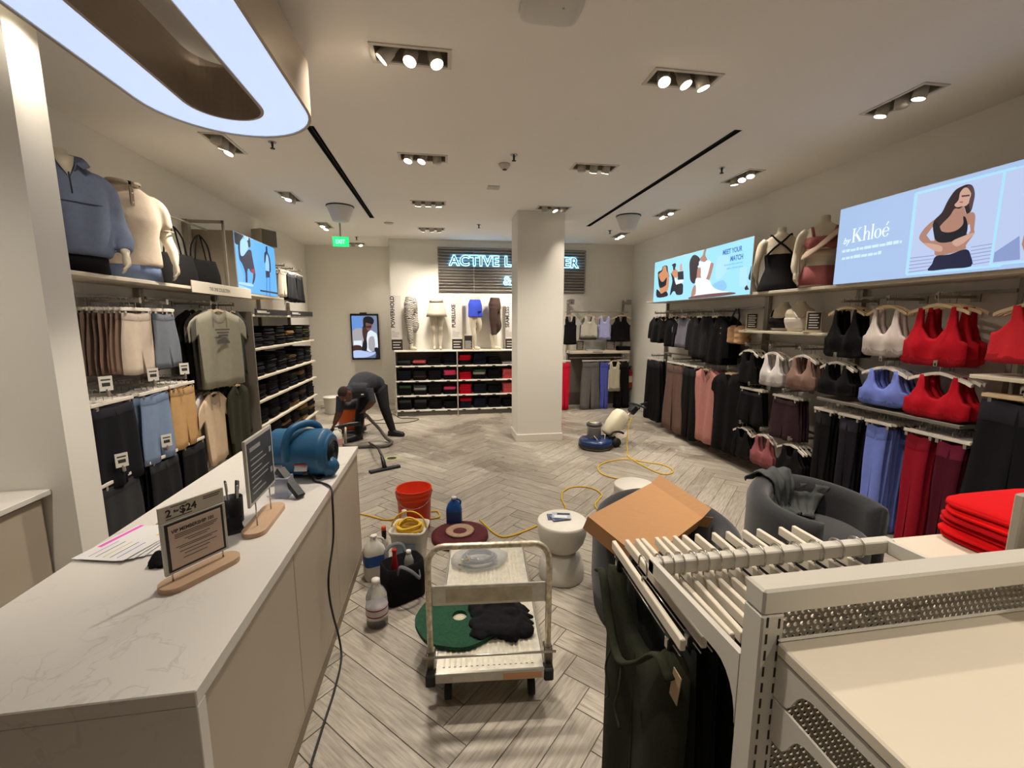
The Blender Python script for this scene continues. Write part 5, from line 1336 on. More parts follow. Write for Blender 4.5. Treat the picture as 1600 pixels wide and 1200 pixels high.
t = thing('ceiling_plate', 'round pale cover plate on the ceiling by the left slot', 'cover plate', (-.78, 7.3, CZ)); MB().lathe([(.0, -.01), (.07, -.008), (.075, 0)], n=20).build('plate', M('plate_paint'), t); MB().cyl((0, 0, -.011), .006, .003, n=8).build('screw', steel, t)
t = thing('wifi_access_point', 'flat white rounded access point on the ceiling at the top of the view', 'access point', (.555, 2.26, CZ))
mb = MB(); mb.loft([(-.04, 0, 0, .12, .1), (-.03, 0, 0, .145, .12), (-.01, 0, 0, .15, .125), (0, 0, 0, .14, .115)], None, 28, p=4.5); mb.build('cover', M('ap_white', (206, 202, 196), .4), t)
MB().cyl((.05, -.03, -.041), .006, .003, n=10).build('status_light', M('ap_led', (150, 170, 190), .3), t)
# ================================================================ counter
qm = bpy.data.materials.new('quartz'); qm.use_nodes = True
n_ = qm.node_tree.nodes; l_ = qm.node_tree.links; b_ = n_['Principled BSDF']
tc_ = n_.new('ShaderNodeTexCoord'); nz_ = n_.new('ShaderNodeTexNoise'); nz_.inputs['Scale'].default_value = 5.0; nz_.inputs['Detail'].default_value = 8; nz_.inputs['Distortion'].default_value = 1.6; l_.new(tc_.outputs['Object'], nz_.inputs['Vector'])
c_ = n_.new('ShaderNodeValToRGB'); l_.new(nz_.outputs['Fac'], c_.inputs['Fac'])
E_ = c_.color_ramp.elements; E_[0].position = .455; E_[0].color = lin((222, 217, 210)) + (1,); E_[1].position = .5; E_[1].color = lin((222, 217, 210)) + (1,)
x_ = E_.new(.478); x_.color = lin((206, 201, 194)) + (1,)
nz2 = n_.new('ShaderNodeTexNoise'); nz2.inputs['Scale'].default_value = 1.7; nz2.inputs['Detail'].default_value = 3; l_.new(tc_.outputs['Object'], nz2.inputs['Vector'])
mk = n_.new('ShaderNodeMapRange'); mk.inputs['From Min'].default_value = .48; mk.inputs['From Max'].default_value = .62; l_.new(nz2.outputs['Fac'], mk.inputs['Value'])
mx = n_.new('ShaderNodeMix'); mx.data_type = 'RGBA'; mx.inputs['A'].default_value = lin((222, 217, 210)) + (1,); l_.new(mk.outputs[0], mx.inputs['Factor']); l_.new(c_.outputs['Color'], mx.inputs['B']); l_.new(mx.outputs['Result'], b_.inputs['Base Color']); b_.inputs['Roughness'].default_value = .25
lam = M('counter_laminate', (186, 174, 156), .5, noise=(3, .03))
t = thing('service_counter', 'long service counter with a white veined stone top', 'counter', (-1.03, 2.165, 0))
MB().bx(-.4, .4, -1.085, 1.085, .835, .88, None, .003).build('worktop', qm, t)
MB().bx(-.4, .4, -1.085, -1.045, 0.0, .8345, None, .002).build('end_panel', qm, t)
MB().bx(-.37, .382, -1.04, 1.055, .09, .834).build('cabinet', lam, t)
for k in range(3): 
    y0 = -1.035 + k * .697
    MB().bx(.3825, .392, y0, y0 + .692, .07, .832, None, .0015).build('front_panel', lam, t)
MB().bx(-.36, .395, -1.04, 1.06, 0, .068).build('kick_board', M('kick_brown', (138, 124, 106), .5), t)
MB().bx(-.36, .392, 1.056, 1.068, .07, .832).build('end_board', lam, t)
# back counter behind the partition line
t = thing('back_counter', 'white topped low cabinet against the partition wall at the left edge', 'counter', (-2.7, 2.2, 0))
MB().bx(-.9, .6, -.9, .404, .87, .9, None, .003).build('worktop', qm, t)
MB().bx(-.88, .55, -.88, .4, .08, .869).build('cabinet', lam, t)
MB().bx(-.85, .5, -.85, .39, 0, .08).build('plinth', M('kick_brown'), t)
MB().bx(.551, .56, -.86, -.25, .1, .85, None, .002).build('door', lam, t); MB().bx(.551, .56, -.24, .385, .1, .85, None, .002).build('door', lam, t)
# framed sign with membership notice
oak = M('oak_base', (196, 164, 134), .5, noise=(20, .08), stretch=(1, 8, 1))
def oval(w, d, n=12):
    p = []
    for i in range(n + 1): a = -PI / 2 + PI * i / n; p.append((w / 2 - d / 2 + d / 2 * math.cos(a), d / 2 * math.sin(a)))
    for i in range(n + 1): a = PI / 2 + PI * i / n; p.append((-w / 2 + d / 2 + d / 2 * math.cos(a), d / 2 * math.sin(a)))
    return p
frame_w = M('sign_frame', (190, 186, 176), .4); paper = M('notice_paper', (206, 184, 166), .7); dk = M('notice_ink', (52, 46, 44), .7)
t = thing('counter_sign', 'framed membership notice on an oval wooden base at the near end', 'sign', (-.888, 1.635, .8805), R(56.3))
MB().prism(oval(.27, .1), 0, .02, 'z').build('base', oak, t)
for s_ in (-1, 1): MB().tube([(s_ * .086, .01, .02), (s_ * .086, .01, .06)], .0025, n=8).build('post', steel, t)
MB().bx(-.108, .108, .004, .016, .046, .235, None, .002).build('frame', frame_w, t)
MB().bx(-.108, .108, .006, .014, .2352, .292, None, .001).build('top_card', M('top_card', (196, 188, 172), .6), t)
MB().bx(-.097, .097, .0025, .004, .055, .229).build('black_border', M('border_black', (26, 24, 24), .4), t)
MB().bx(-.088, .088, .0012, .0026, .063, .221).build('notice', paper, t)
tr = (PI / 2, 0, 0)
text('lettering', '2', .036, dk, t, (-.088, .0055, .253), tr, .0003, .001)
text('lettering', 'for', .014, dk, t, (-.062, .0055, .262), tr, .0003, .0004)
text('lettering', '$24', .036, dk, t, (-.044, .0055, .253), tr, .0003, .001)
MB().bx(-.088, -.005, .0052, .0058, .243, .246).bx(-.07, -.02, .0052, .0058, .283, .2855).bx(.035, .095, .0052, .0058, .28, .283).bx(.035, .09, .0052, .0058, .273, .276).build('small_print', dk, t)['kind'] = 'stuff'
text('lettering', 'VIP MEMBERSHIP 101', .017, dk, t, (-.079, .001, .192), tr, .0002, .0006, sx=.92)
mb = MB()
for z_, a_, c2 in ((.182, -.07, .075), (.176, -.07, .07), (.17, -.07, .06), (.157, -.04, .045), (.150, -.03, .035), (.136, -.07, .07), (.13, -.06, .05), (.116, -.06, .065), (.104, -.045, .04), (.09, -.05, .03)): mb.bx(a_, c2, .0006, .0013, z_, z_ + .0022)
mb.build('small_print', dk, t)['kind'] = 'stuff'
# taller dark sign
t = thing('counter_sign', 'tall framed dark price board on an oval wooden base', 'sign', (-.828, 2.055, .8805), R(92))
MB().prism(oval(.34, .1), 0, .02, 'z').build('base', oak, t)
for s_ in (-1, 1): MB().tube([(s_ * .087, .0, .02), (s_ * .087, .0, .16)], .003, n=8).build('post', steel, t)
MB().bx(-.158, .158, -.006, .006, .13, .42, None, .002).build('frame', frame_w, t)
MB().bx(-.142, .142, -.0075, -.0055, .146, .404).build('board', M('board_slate', (40, 44, 54), .35), t)
gl = M('board_lt', (150, 152, 156), .6); mb = MB()
MB().bx(-.12, .0, -.0081, -.0074, .362, .38).build('heading_print', gl, t)
for k, (a_, c2) in enumerate(((-.12, .03), (-.12, -.02), (-.12, .07), (-.12, .09), (-.12, 0), (-.12, .06), (-.12, .02))): mb.bx(a_, c2, -.0081, -.0074, .175 + k * .025, .18 + k * .025)
for z_ in (.2, .3): mb.bx(.1, .125, -.0081, -.0074, z_, z_ + .025)
mb.build('small_print', gl, t)['kind'] = 'stuff'
# pen cup, pens
t = thing('pen_cup', 'black mesh pen cup behind the framed notice', 'pen cup', (-.965, 2.07, .8805))
MB().lathe([(.038, 0), (.04, .004), (.043, .12), (.04, .12), (.036, .01)], n=20).build('cup', M('cup_black', (22, 22, 24), .45), t)
for i, (dx, dy, tx, ty, h_) in enumerate(((.01, .012, .1, .12, .175), (-.015, .005, -.12, .05, .18), (.02, -.012, .15, -.05, .165), (-.005, -.02, 0, -.14, .185), (.0, .02, .05, .2, .17))):
    p = thing('pen', ['grey pen leaning right in the black cup', 'silver pen leaning left in the black cup', 'dark marker in the black cup', 'tall grey pencil in the black cup', 'white pen at the back of the black cup'][i], 'pen', (-.965 + dx, 2.07 + dy, .8925)); p.rotation_euler = (ty * -.6, tx * .6, 0)
    MB().lathe([(.001, 0), (.004, .012), (.0045, h_), (.003, h_ + .004)], n=8).build('barrel', M('pen%d' % (i % 3), [(150, 148, 146), (60, 60, 64), (196, 192, 188)][i % 3], .4), p)
    MB().bx(.003, .0065, -.0012, .0012, h_ - .04, h_).build('clip', steel, p)
# open black phone holder below the cup
t = thing('card_holder', 'black plastic holder lying beside the pen cup', 'card holder', (-.93, 1.96, .8805), R(30))
MB().bx(-.05, .05, -.03, .03, 0, .012, None, .003).build('base', M('cup_black'), t); mb = MB(); mb.box((0, .01, .03), (.09, .008, .06), None, (R(-25), 0, 0)); mb.build('back', M('cup_black'), t)
# crumpled black cable tie bundle
t = thing('black_cloth', 'small crumpled black cloth beside the framed notice', 'cloth', (-1.085, 1.735, .8805))
mb = MB()
for i in range(7): mb.loft([(0, rg.uniform(-.03, .03), rg.uniform(-.025, .025), .02, .02), (.015, rg.uniform(-.03, .03), rg.uniform(-.025, .025), .03, .025), (rg.uniform(.03, .05), rg.uniform(-.02, .02), rg.uniform(-.02, .02), .012, .01)], None, 9)
wrap(mb, 'cloth', fabric((22, 22, 24)), t, .007, 1)
# papers
def sheet(x, y, z, w, d, rz, label, marks):
    t = thing('paper_sheet', label, 'paper', (x, y, z), rz, 'papers on the counter')
    mb = MB(); N = 6
    vs = []; fs = []
    for i in range(N + 1):
        for j in range(2):
            u = i / N; vs.append((-w / 2 + w * u, (-d / 2, d / 2)[j], .0006 + .004 * max(0, u - .8) ** 2 * 25))
    for i in range(N): fs.append((2 * i, 2 * i + 2, 2 * i + 3, 2 * i + 1))
    mb.add(vs, fs); mb.build('page', M('paper_white', (228, 226, 224), .7), t)
    for nm, c, (a_, c2, e_, f_) in marks: MB().bx(a_, c2, e_, f_, .0008, .0013).build(nm, M('mark_%d_%d_%d' % c, c, .7), t)
gk = (120, 118, 120)
for i in range(5):
    lab = ['bottom sheet of the paper pile on the counter', 'second sheet of the paper pile, fanned out', 'third sheet of the paper pile, fanned out', 'fourth sheet of the paper pile, printed', 'top sheet of the paper pile with pink and yellow highlights'][i]
    mk_ = [('text_line', gk, (-.09, .09 - .01 * (k % 3), -.12 + k * .02, -.117 + k * .02)) for k in range(8)] if i in (1, 2, 3) else []
    if i == 4: mk_ = [('highlight', (228, 96, 196), (-.1, -.082, -.05, .14)), ('highlight', (240, 206, 90), (.05, .09, .06, .1))] + [('text_line', [(180, 150, 210), gk, (206, 186, 120), gk, (130, 120, 206)][k], (-.06 + k * .03, -.056 + k * .03, -.12, .0)) for k in range(5)]
    sheet(-1.29 + .012 * (4 - i), 1.95 - .008 * i, .8808 + i * .0022, .22, .28, R(-14 + 5 * (4 - i)), lab, mk_)
t = thing('brown_folder', 'brown card folder edge beyond the paper pile', 'folder', (-1.22, 2.14, .8806), R(10)); MB().bx(-.09, .09, -.03, .03, 0, .003).build('cover', M('kraft', (176, 150, 116), .7), t); MB().bx(-.02, .03, .03, .042, 0, .002).build('tab', M('kraft'), t)
# payment terminal
t = thing('payment_terminal', 'black payment terminal leaning on a glossy stand before the blue blower', 'card terminal', (-.80, 2.36, .8805), R(35))
p0, p1 = Vector((-.872, 2.40, 1.015)) , Vector((-.742, 2.30, .892))
o0 = Vector((-.80, 2.36, .8805)); ax = (p1 - p0).normalized(); sd = Vector((.55, .83, 0)); sd = (sd - ax * sd.dot(ax)).normalized(); nn = ax.cross(sd)
rmx = Matrix((sd, ax, nn)).transposed().to_4x4(); ln = (p1 - p0).length
t.rotation_euler = (0, 0, 0)
def TB(nm, c, d, m, bev=0.0):
    mb = MB(); mb.box(c, d, None, None, bev); mb.xf(Matrix.Translation((p0 + p1) / 2 - o0) @ rmx); mb.build(nm, m, t)
TB('terminal', (0, 0, 0), (.05, ln, .026), M('term_black', (22, 22, 25), .5), .005)
TB('screen', (0, -.03, -.0135), (.042, ln * .5, .002), M('term_screen', (30, 32, 38), .45)); TB('keypad', (0, .05, -.0135), (.036, ln * .25, .002), M('term_keys', (70, 70, 74), .6))
MB().prism([(-.05, 0), (.06, 0), (.05, .1), (-.03, .1)], -.075, -.01, 'x').build('stand', M('stand_gloss', (176, 184, 208), .15, alpha=.55, spec=.8), t)
# blue air mover
blu = M('blower_blue', (32, 88, 128), .45, noise=(12, .05)); blk_p = M('blk_plastic', (22, 24, 28), .5)
t = thing('air_mover', 'blue plastic air mover blower on the far end of the counter', 'blower', (-.825, 2.675, .8805), R(-8))
mb = MB()
mb.tube([(-.195, 0, .135), (-.19, 0, .135), (-.175, 0, .135), (.135, 0, .135), (.155, 0, .135), (.165, 0, .135)], [.1, .118, .13, .13, .115, .1], None, 36)
mb.bx(-.15, .12, -.02, .17, .0, .12, None, .02)
mb.box((.0, .16, .06), (.24, .1, .1), None, None, .015)
mb.tube([(.155, 0, .135), (.175, 0, .135)], [.1, .1], None, 30)
mb.tube([(.14, -.03, .06), (.185, -.02, .06), (.2, 0, .065)], [.06, .055, .03], None, 16)
wrap(mb, 'housing', blu, t, .006, 3)
mb = MB(); mb.tube(smooth_curve([(-.05, -.13, .12), (-.045, -.135, .21), (-.02, -.1, .285), (.03, -.01, .3), (.06, .07, .265), (.06, .1, .2)], 6), .021, None, 12); mb.build('handle', blu, t)
mb = MB(); mb.tube([(.176, 0, .135), (.18, 0, .135)], [.075, .075], blk_p, 24)
for k in range(4): mb.tube([(.183, .02 + .016 * k * math.cos(a), .135 + (.018 + .016 * k) * math.sin(a)) if False else (.183, (.015 + .016 * k) * math.cos(a), .135 + (.015 + .016 * k) * math.sin(a)) for a in [2 * PI * i / 18 for i in range(18)]], .003, blk_p, 5, closed=True)
mb.build('inlet_grille', None, t)
for s_, nm in ((-1, 'a'), (1, 'b')):
    x = -.115 if s_ < 0 else .035
    o = MB().box((x, -.1225, .085), (.075, .01, .045), None, (R(-24), 0, 0), .001).build('label_plate', M('lab_white', (214, 210, 208), .5), t)
    MB().box((x, -.1305, .1 if s_ > 0 else .096), (.072, .003, .008), None, (R(-24), 0, 0)).build('label_stripe', M('lab_red', (176, 40, 50), .5) if s_ > 0 else M('lab_grey', (130, 130, 140), .5), t)
t.scale = (.94, 1.04, 1.06)
for x in (-.13, .11):
    for y in (-.06, .14): MB().cyl((x, y, .006), .018, .012, n=12).build('foot', blk_p, t)
MB().box((.06, -.118, .05), (.03, .02, .02), None, None, .003).build('switch', blk_p, t)
t = tag(MB().tube(smooth_curve([(-.79, 2.59, .925), (-.74, 2.53, .89), (-.69, 2.5, .886), (-.625, 2.42, .886), (-.605, 2.36, .83), (-.597, 2.30, .65), (-.597, 2.17, .516), (-.597, 2.16, .4), (-.597, 2.21, .25), (-.592, 2.27, .08), (-.57, 2.2, .008), (-.56, 2.0, .006), (-.565, 1.8, .006), (-.57, 1.5, .006)], 8), .0055, None, 8).build('power_cord', blk_p), 'black power cord hanging down the counter front from the blower', 'cord')
# striped stick leaning on the rack behind the counter
t = thing('striped_stick', 'thin white and orange striped stick behind the counter', 'stick', (-2.2, 3.02, .28)); t.rotation_euler = (R(4), R(-6), 0)
MB().lathe([(.014, 0), (.015, .004), (.015, .075)], n=12).build('white_band', M('stick_white', (220, 214, 206), .5), t); MB().lathe([(.0152, .075), (.0152, .17)], n=12).build('orange_band', M('stick_orange', (196, 76, 36), .5), t); MB().lathe([(.015, .17), (.015, .3), (.012, .31)], n=12).build('white_band', M('stick_white'), t)
MB().tube([(0, 0, -.28), (0, 0, 0)], .012, None, 10).build('shaft', M('cup_black'), t)
# ================================================================ slotted display gondola in the foreground
gm = M('gondola_white', (208, 203, 192), .35, noise=(4, .02))
t = thing('display_gondola', 'white metal display gondola with slotted posts in the right foreground', 'display rack', (.49, .578, 0))
def G(name, x0, x1, y0, y1, z0, z1, m=gm, bev=.003, par=None): return MB().bx(x0 - .49, x1 - .49, y0 - .578, y1 - .578, z0, z1, None, bev).build(name, m, par or t)
post = G('post', .49, .531, .556, .6, 0, 1.336)
G('post', 1.71, 1.751, .556, .6, 0, 1.336)
G('top_bar', .49, 1.751, .556, .6, 1.336, 1.38, bev=.004)
dkslot = M('slot_dark', (46, 42, 38), .8)
for x in (.4995, .5205):
    for k in range(14):
        z = 1.325 - k * .0290 - (.004 if x > .51 else 0)
        G('slot', x - .0017, x + .0017, .5552, .5565, z - .0085, z + .0085, dkslot, 0, post)
# punched steel panel
pw0, pw1, pz0, pz1, pp = .531, 1.71, .72, 1.336, .0127
vs, fs = [], []
ph = pp * .866; hr = .0042; seg = 6
rows = int((pz1 - pz0) / ph); cols_ = int((pw1 - pw0) / pp)
for r_ in range(rows):
    for c in range(cols_):
        cx = pw0 + pp * (c + .5 + (.25 if r_ % 2 else -.25)); cz = pz0 + ph * (r_ + .5)
        k = len(vs)
        x0, x1, z0, z1 = cx - pp / 2, cx + pp / 2, cz - ph / 2, cz + ph / 2
        outer = [(x1, cz), (x1, z1), (cx, z1), (x0, z1), (x0, cz), (x0, z0), (cx, z0), (x1, z0)]
        for a, b2 in outer: vs.append((a - .49, 0, b2))
        for i in range(8): a = PI / 4 * i; vs.append((cx + hr * math.cos(a) - .49, 0, cz + hr * math.sin(a)))
        for i in range(8): a = PI / 4 * i; vs.append((cx + hr * math.cos(a) - .49, .003, cz + hr * math.sin(a)))
        for i in range(8):
            j = (i + 1) % 8
            fs.append((k + i, k + j, k + 8 + j, k + 8 + i)); fs.append((k + 8 + i, k + 8 + j, k + 16 + j, k + 16 + i))
MB().add(vs, fs).build('perforated_panel', M('punched_steel', (150, 142, 128), .45, metal=.2), t)
G('lower_panel', .531, 1.71, .576, .58, .05, .72)
# near shelf
G('shelf', .517, 1.72, .14, .553, 1.270, 1.292, M('shelf_cream', (216, 206, 188), .45, noise=(5, .02)))
G('shelf_back_edge', .517, 1.72, .548, .554, 1.292, 1.298)
def bracket(z, x=.52):
    P_ = [(.553, z), (.16, z), (.16, z - .016), (.47, z - .02), (.488, z - .022), (.500, z - .028), (.508, z - .038), (.514, z - .05), (.519, z - .062), (.526, z - .071), (.536, z - .074), (.553, z - .074)]
    for xx in (x, 1.715 - .012): MB().prism([(y - .578, zz_) for y, zz_ in P_], xx - .49, xx - .49 + .004, 'x').build('bracket', gm, t)
bracket(1.268); bracket(1.190)
# far side: arms, hanging bar, shelf
for x in (.49, 1.150):
    P_ = [(.6, 1.235), (.93, 1.222), (.93, 1.19), (.66, 1.19)]
    for i in range(7): a = PI / 2 * i / 6; P_.append((.66 - .06 * math.sin(a), 1.19 - .09 * (1 - math.cos(a))))
    P_.append((.6, 1.08))
    MB().prism([(y - .578, z) for y, z in P_], x - .49, x - .49 + .012, 'x').build('arm', gm, t)
G('hang_bar', .49, 1.175, .905, .935, 1.187, 1.222, bev=.003)
G('far_shelf', 1.165, 1.72, .605, .955, 1.178, 1.2, M('shelf_cream'))
G('base', .49, 1.751, .3, .9, 0, .05)
# sign holder on the near shelf
s_ = thing('acrylic_holder', 'white upright sign holder on the near shelf at the right edge', 'sign holder', (1.06, .50, 1.2925), R(8))
MB().bx(-.085, .12, -.006, .006, .004, .105, None, .002).build('panel', M('holder_white', (222, 214, 196), .3), s_); MB().bx(-.09, .12, -.03, .012, 0, .004, None, .001).build('foot', M('holder_clear', (150, 140, 124), .2), s_)
# red folded pile
zz_ = 1.201
redm = [(196, 10, 16), (206, 8, 14), (190, 8, 18), (184, 10, 22), (214, 10, 14)]
for i in range(6):
    mb = MB(); rr = random.Random(i)
    w_, d_, h_ = .36, .30, .018 if i < 5 else .022
    mb.loft([(0, 0, 0, w_ / 2 * .96, d_ / 2 * .96), (h_ * .3, 0, 0, w_ / 2, d_ / 2), (h_ * .75, 0, 0, w_ / 2, d_ / 2), (h_, 0, 0, w_ / 2 * .95, d_ / 2 * .95)], None, 40, .015, 5, i, 7.0)
    mb.loft([(h_ * .2, -.004, -.008, w_ / 2 * .99, d_ / 2 * .99), (h_ * .5, -.006, -.01, w_ / 2, d_ / 2), (h_ * .7, -.004, -.008, w_ / 2 * .99, d_ / 2 * .99)], None, 40, .01, 6, i * 2, 7.0)
    o = mb.build('folded_garment', fabric(redm[i % 5]), None, (1.535 + rr.uniform(-.008, .008), .81 + rr.uniform(-.008, .008), zz_), rr.uniform(-.05, .05))
    tag(o, '%s folded garment of the bright red pile in the right foreground' % ['bottom', 'second', 'third', 'fourth', 'fifth', 'top'][i], 'folded clothes', 'bright red folded pile')
    zz_ += h_ + .0005
s_ = thing('framed_sign', 'grey framed brown sign beside the bright red pile', 'sign', (1.235, .66, 1.2), R(6))
MB().bx(-.12, .12, -.008, .008, .0, .26, None, .003).build('frame', M('frame_grey', (170, 162, 148), .4), s_)
MB().bx(-.095, .11, -.0095, -.007, .03, .24).build('poster', M('poster_brown', (146, 98, 78), .5), s_)
text('lettering', 'GR', .042, M('poster_lt', (230, 206, 190), .5), s_, (-.085, -.0098, .155), (PI / 2, 0, 0), .0003, .001)
MB().bx(-.05, .1, -.0105, -.0092, .12, .125).build('small_print', M('poster_lt'), s_)
# hangers on the bar: hook, bar, two clips each; trousers below
hk = [(.013, 0, .012), (.017, 0, -.005)]
def near_hanger(x, i, z=1.225):
    hg = thing('trouser_hanger', '%s pale wooden hanger from the left on the foreground bar' % ORD[i], 'hanger', (x, .92, z), R(-90 + rg.uniform(-2.5, 2.5)), 'hangers on the foreground bar')
    p = [(0, 0, -.058), (0, 0, -.045), (.0, .02, -.035), (0, .022, -.01), (0, .012, .004), (0, -.004, .006), (0, -.02, -.002), (0, -.024, -.018), (0, -.026, -.032)]
    p = [(a[1], a[0], a[2]) for a in p]
    mb = MB(); mb.tube(smooth_curve(p, 4), .0024, None, 6, flat=1.0); mb.build('hook', steel, hg)
    MB().bx(-.2, .2, -.006, .006, -.082, -.056, None, .002).build('bar', hang_white2, hg)
    for s2 in (-1, 1):
        c = MB().bx(s2 * .15 - .011, s2 * .15 + .011, -.009, .009, -.118, -.083, None, .002).build('clip', M('clip_black', (30, 28, 28), .4), hg)
        MB().bx(s2 * .15 - .006, s2 * .15 + .006, -.0105, -.008, -.112, -.09).build('clip_spring', steel, c)
    MB().tube([(-.19, 0, -.1), (.19, 0, -.1)], .0018, None, 6).build('clip_rod', steel, hg)
hang_white2 = M('hanger_pale_wood', (222, 212, 194), .4, noise=(20, .05), stretch=(1, 8, 1))
xs_ = [.470, .513, .541, .568, .602, .632, .665, .70, .738, .785, .835, .89, .95, 1.01, 1.07]
for i, x in enumerate(xs_):
    near_hanger(x, i)
    c = [(40, 42, 30), (30, 32, 28), (22, 22, 24), (20, 20, 24)][min(i, 3)]
    wd = ['dark olive drawstring trousers', 'dark olive trousers', 'black trousers', 'black trousers'][min(i, 3)]
    mb = colgar(mirror([(0, -.13, -.34), (.012, -.13, -.88), (.05, -.115, -.88), (.09, -.07, -.88), (.14, -.008, -.88), (.16, .0, -.88), (.21, -.02, -.87)]), 12, .06, .016, 27, .6, lambda v: 1.0 - .06 * v, None, fabric(c), 3)
    if i > 0: me = garment_mesh('pants', .41, .88, c, i % 3, .98)
    else: me = mb.mesh('trousers', fabric(c))
    o = put('trousers', me, None, (x, .92, 1.112), R(-90 + rg.uniform(-2, 2)))
    tag(o, '%s %s from the left on the foreground bar' % (ORD[i], wd), 'trousers', 'trousers on the foreground bar')
    if i == 0:
        for s2 in (-1, 1): MB().tube(smooth_curve([(s2 * .03, -.06, -.14), (s2 * .04, -.07, -.2), (s2 * .02, -.068, -.26), (s2 * .045, -.065, -.3)], 5), .003, None, 6).build('drawstring', fabric((70, 72, 56)), o)
        MB().tube(smooth_curve([(-.2, -.035, -.03), (-.15, -.04, -.012), (-.08, -.05, -.09), (0, -.055, -.145), (.08, -.05, -.09), (.15, -.04, -.012), (.2, -.035, -.03)], 5), .012, None, 8, flat=.5).build('waistband', fabric((48, 50, 38)), o)
        MB().box((.195, -.02, -.05), (.028, .002, .07), None, (0, .15, 0)).build('swing_tag', M('kraft'), o)
# ================================================================ furniture and cleaning gear on the floor
# hourglass stools
def stool(loc, label):
    t = thing('hourglass_stool', label, 'side table', loc, 0, 'white hourglass tables')
    m = M('stool_white', (222, 217, 206), .5, bump=(120, .15))
    MB().lathe([(.15, 0), (.157, .006), (.16, .04), (.156, .1), (.135, .155), (.1, .192), (.092, .2)], n=40).build('foot', m, t)
    MB().lathe([(.09, .2), (.12, .222), (.152, .27), (.17, .33), (.174, .40), (.172, .415), (.165, .42), (0, .42)], n=40).build('bowl', m, t)
stool((.80, 2.78, 0), 'white hourglass side table with booklets between the cart and the armchair')
stool((1.59, 3.33, 0), 'white hourglass side table mostly hidden behind the box chair')
for i, (dx, dy, rz, c) in enumerate(((-.02, .02, -8, (86, 96, 128)), (0, .0, 6, (112, 120, 146)), (.012, .01, -14, (176, 182, 196)))):
    t = thing('booklet', ['bottom blue booklet on the hourglass table', 'middle blue booklet on the hourglass table', 'top pale booklet on the hourglass table'][i], 'booklet', (.79 + dx, 2.8 + dy, .4205 + i * .006), R(rz), 'booklets on the hourglass table')
    MB().bx(-.065, .065, -.045, .045, 0, .005).build('pages', M('bk%d' % i, c, .5), t)
    MB().bx(-.05, .04, -.035, .0, .005, .0056).build('cover_print', M('bkp%d' % i, [(40, 44, 60), (60, 70, 110), (226, 226, 232)][i], .5), t)
    MB().bx(-.03, .06, .01, .035, .005, .0056).build('cover_photo', M('bkf%d' % i, [(150, 160, 190), (190, 196, 210), (44, 44, 52)][i], .5), t)
# barrel armchairs
chair_m = M('chair_charcoal', (44, 44, 47), .95, noise=(50, .12), bump=(350, .35), spec=.15, sheen=.3)
def armchair(loc, rz, label):
    t = thing('barrel_armchair', label, 'armchair', loc, rz, 'charcoal barrel armchairs')
    mb = MB(); N = 40; a0, a1 = R(-90 + 52), R(270 - 52)
    prof_n = 14; vs = []; fs = []
    for i in range(N + 1):
        u = i / N; a = a0 + (a1 - a0) * u
        e = min(1, min(u, 1 - u) / .05); e = math.sqrt(max(0, 1 - (1 - e) ** 2))
        back = .5 - .5 * math.cos(2 * PI * u)
        h = .585 + .07 * back
        ro, ri = .43, .285 + .02 * (1 - back)
        mid, th = (ro + ri) / 2, (ro - ri) / 2 * (.25 + .75 * e)
        P = [(mid + th * .72, .03), (mid + th * 1.0, .2), (mid + th, h - th * 1.0), (mid + th * .75, h - th * .35), (mid + th * .35, h - th * .05), (mid, h), (mid - th * .4, h - th * .1), (mid - th * .8, h - th * .45), (mid - th, h - th * 1.1), (mid - th, .3), (mid - th, .1), (mid - th * .8, .03)]
        for r_, z in P: vs.append((r_ * math.cos(a), r_ * math.sin(a), z))
    k = len(P)
    for i in range(N):
        for j in range(k):
            j2 = (j + 1) % k
            fs.append((i * k + j, i * k + j2, (i + 1) * k + j2, (i + 1) * k + j))
    fs.append(tuple(range(k))[::-1]); fs.append(tuple(N * k + j for j in range(k)))
    mb.add(vs, fs, None, True); mb.build('back', chair_m, t)
    MB().lathe([(.25, .1), (.285, .13), (.3, .2), (.3, .34), (.29, .38), (.25, .405), (0, .41)], n=36).build('seat_cushion', chair_m, t)
    MB().lathe([(.33, 0), (.335, .03), (.3, .1)], n=36).build('plinth', M('plinth_dark', (24, 23, 23), .6), t)
armchair((1.31, 2.31, 0), 0, 'charcoal barrel armchair holding the cardboard box')
armchair((2.49, 2.43, 0), R(12), 'charcoal barrel armchair with a grey jacket over its back')
# cardboard box, tilted on the armchair
kr = M('cardboard', (170, 126, 84), .75, noise=(14, .05), bump=(60, .08), stretch=(1, 12, 1)); kr2 = M('cardboard_inside', (152, 110, 72), .8, noise=(14, .05))
A_ = Vector((.758, 2.135, .748)); u_ = Vector((.574, .407, 0)); v_ = Vector((.188, -.235, -.12)).normalized()
u1 = u_.normalized(); n1 = u1.cross(v_).normalized(); n1 = n1 if n1.z > 0 else -n1
W_, D_, T_ = .70, .36, .085
t = thing('cardboard_box', 'open brown cardboard carton lying tilted on the armchair', 'cardboard box', A_)
rm = Matrix((u1, v_, n1)).transposed()
def CB(name, c, d, m, rot=None):
    mb = MB(); mb.box(c, d, None, rot); mb.xf(rm.to_4x4()); return mb.build(name, m, t)
CB('top_panel', (W_ / 2, D_ / 2, -.002), (W_, D_, .004), kr)
CB('bottom_panel', (W_ / 2, D_ / 2, -T_), (W_, D_, .004), kr)
CB('side_panel', (W_ / 2, .002, -T_ / 2), (W_, .004, T_ - .004), kr); CB('side_panel', (W_ / 2, D_ - .002, -T_ / 2), (W_, .004, T_ - .004), kr)
CB('end_panel', (.002, D_ / 2, -T_ / 2), (.004, D_ - .008, T_ - .004), kr)
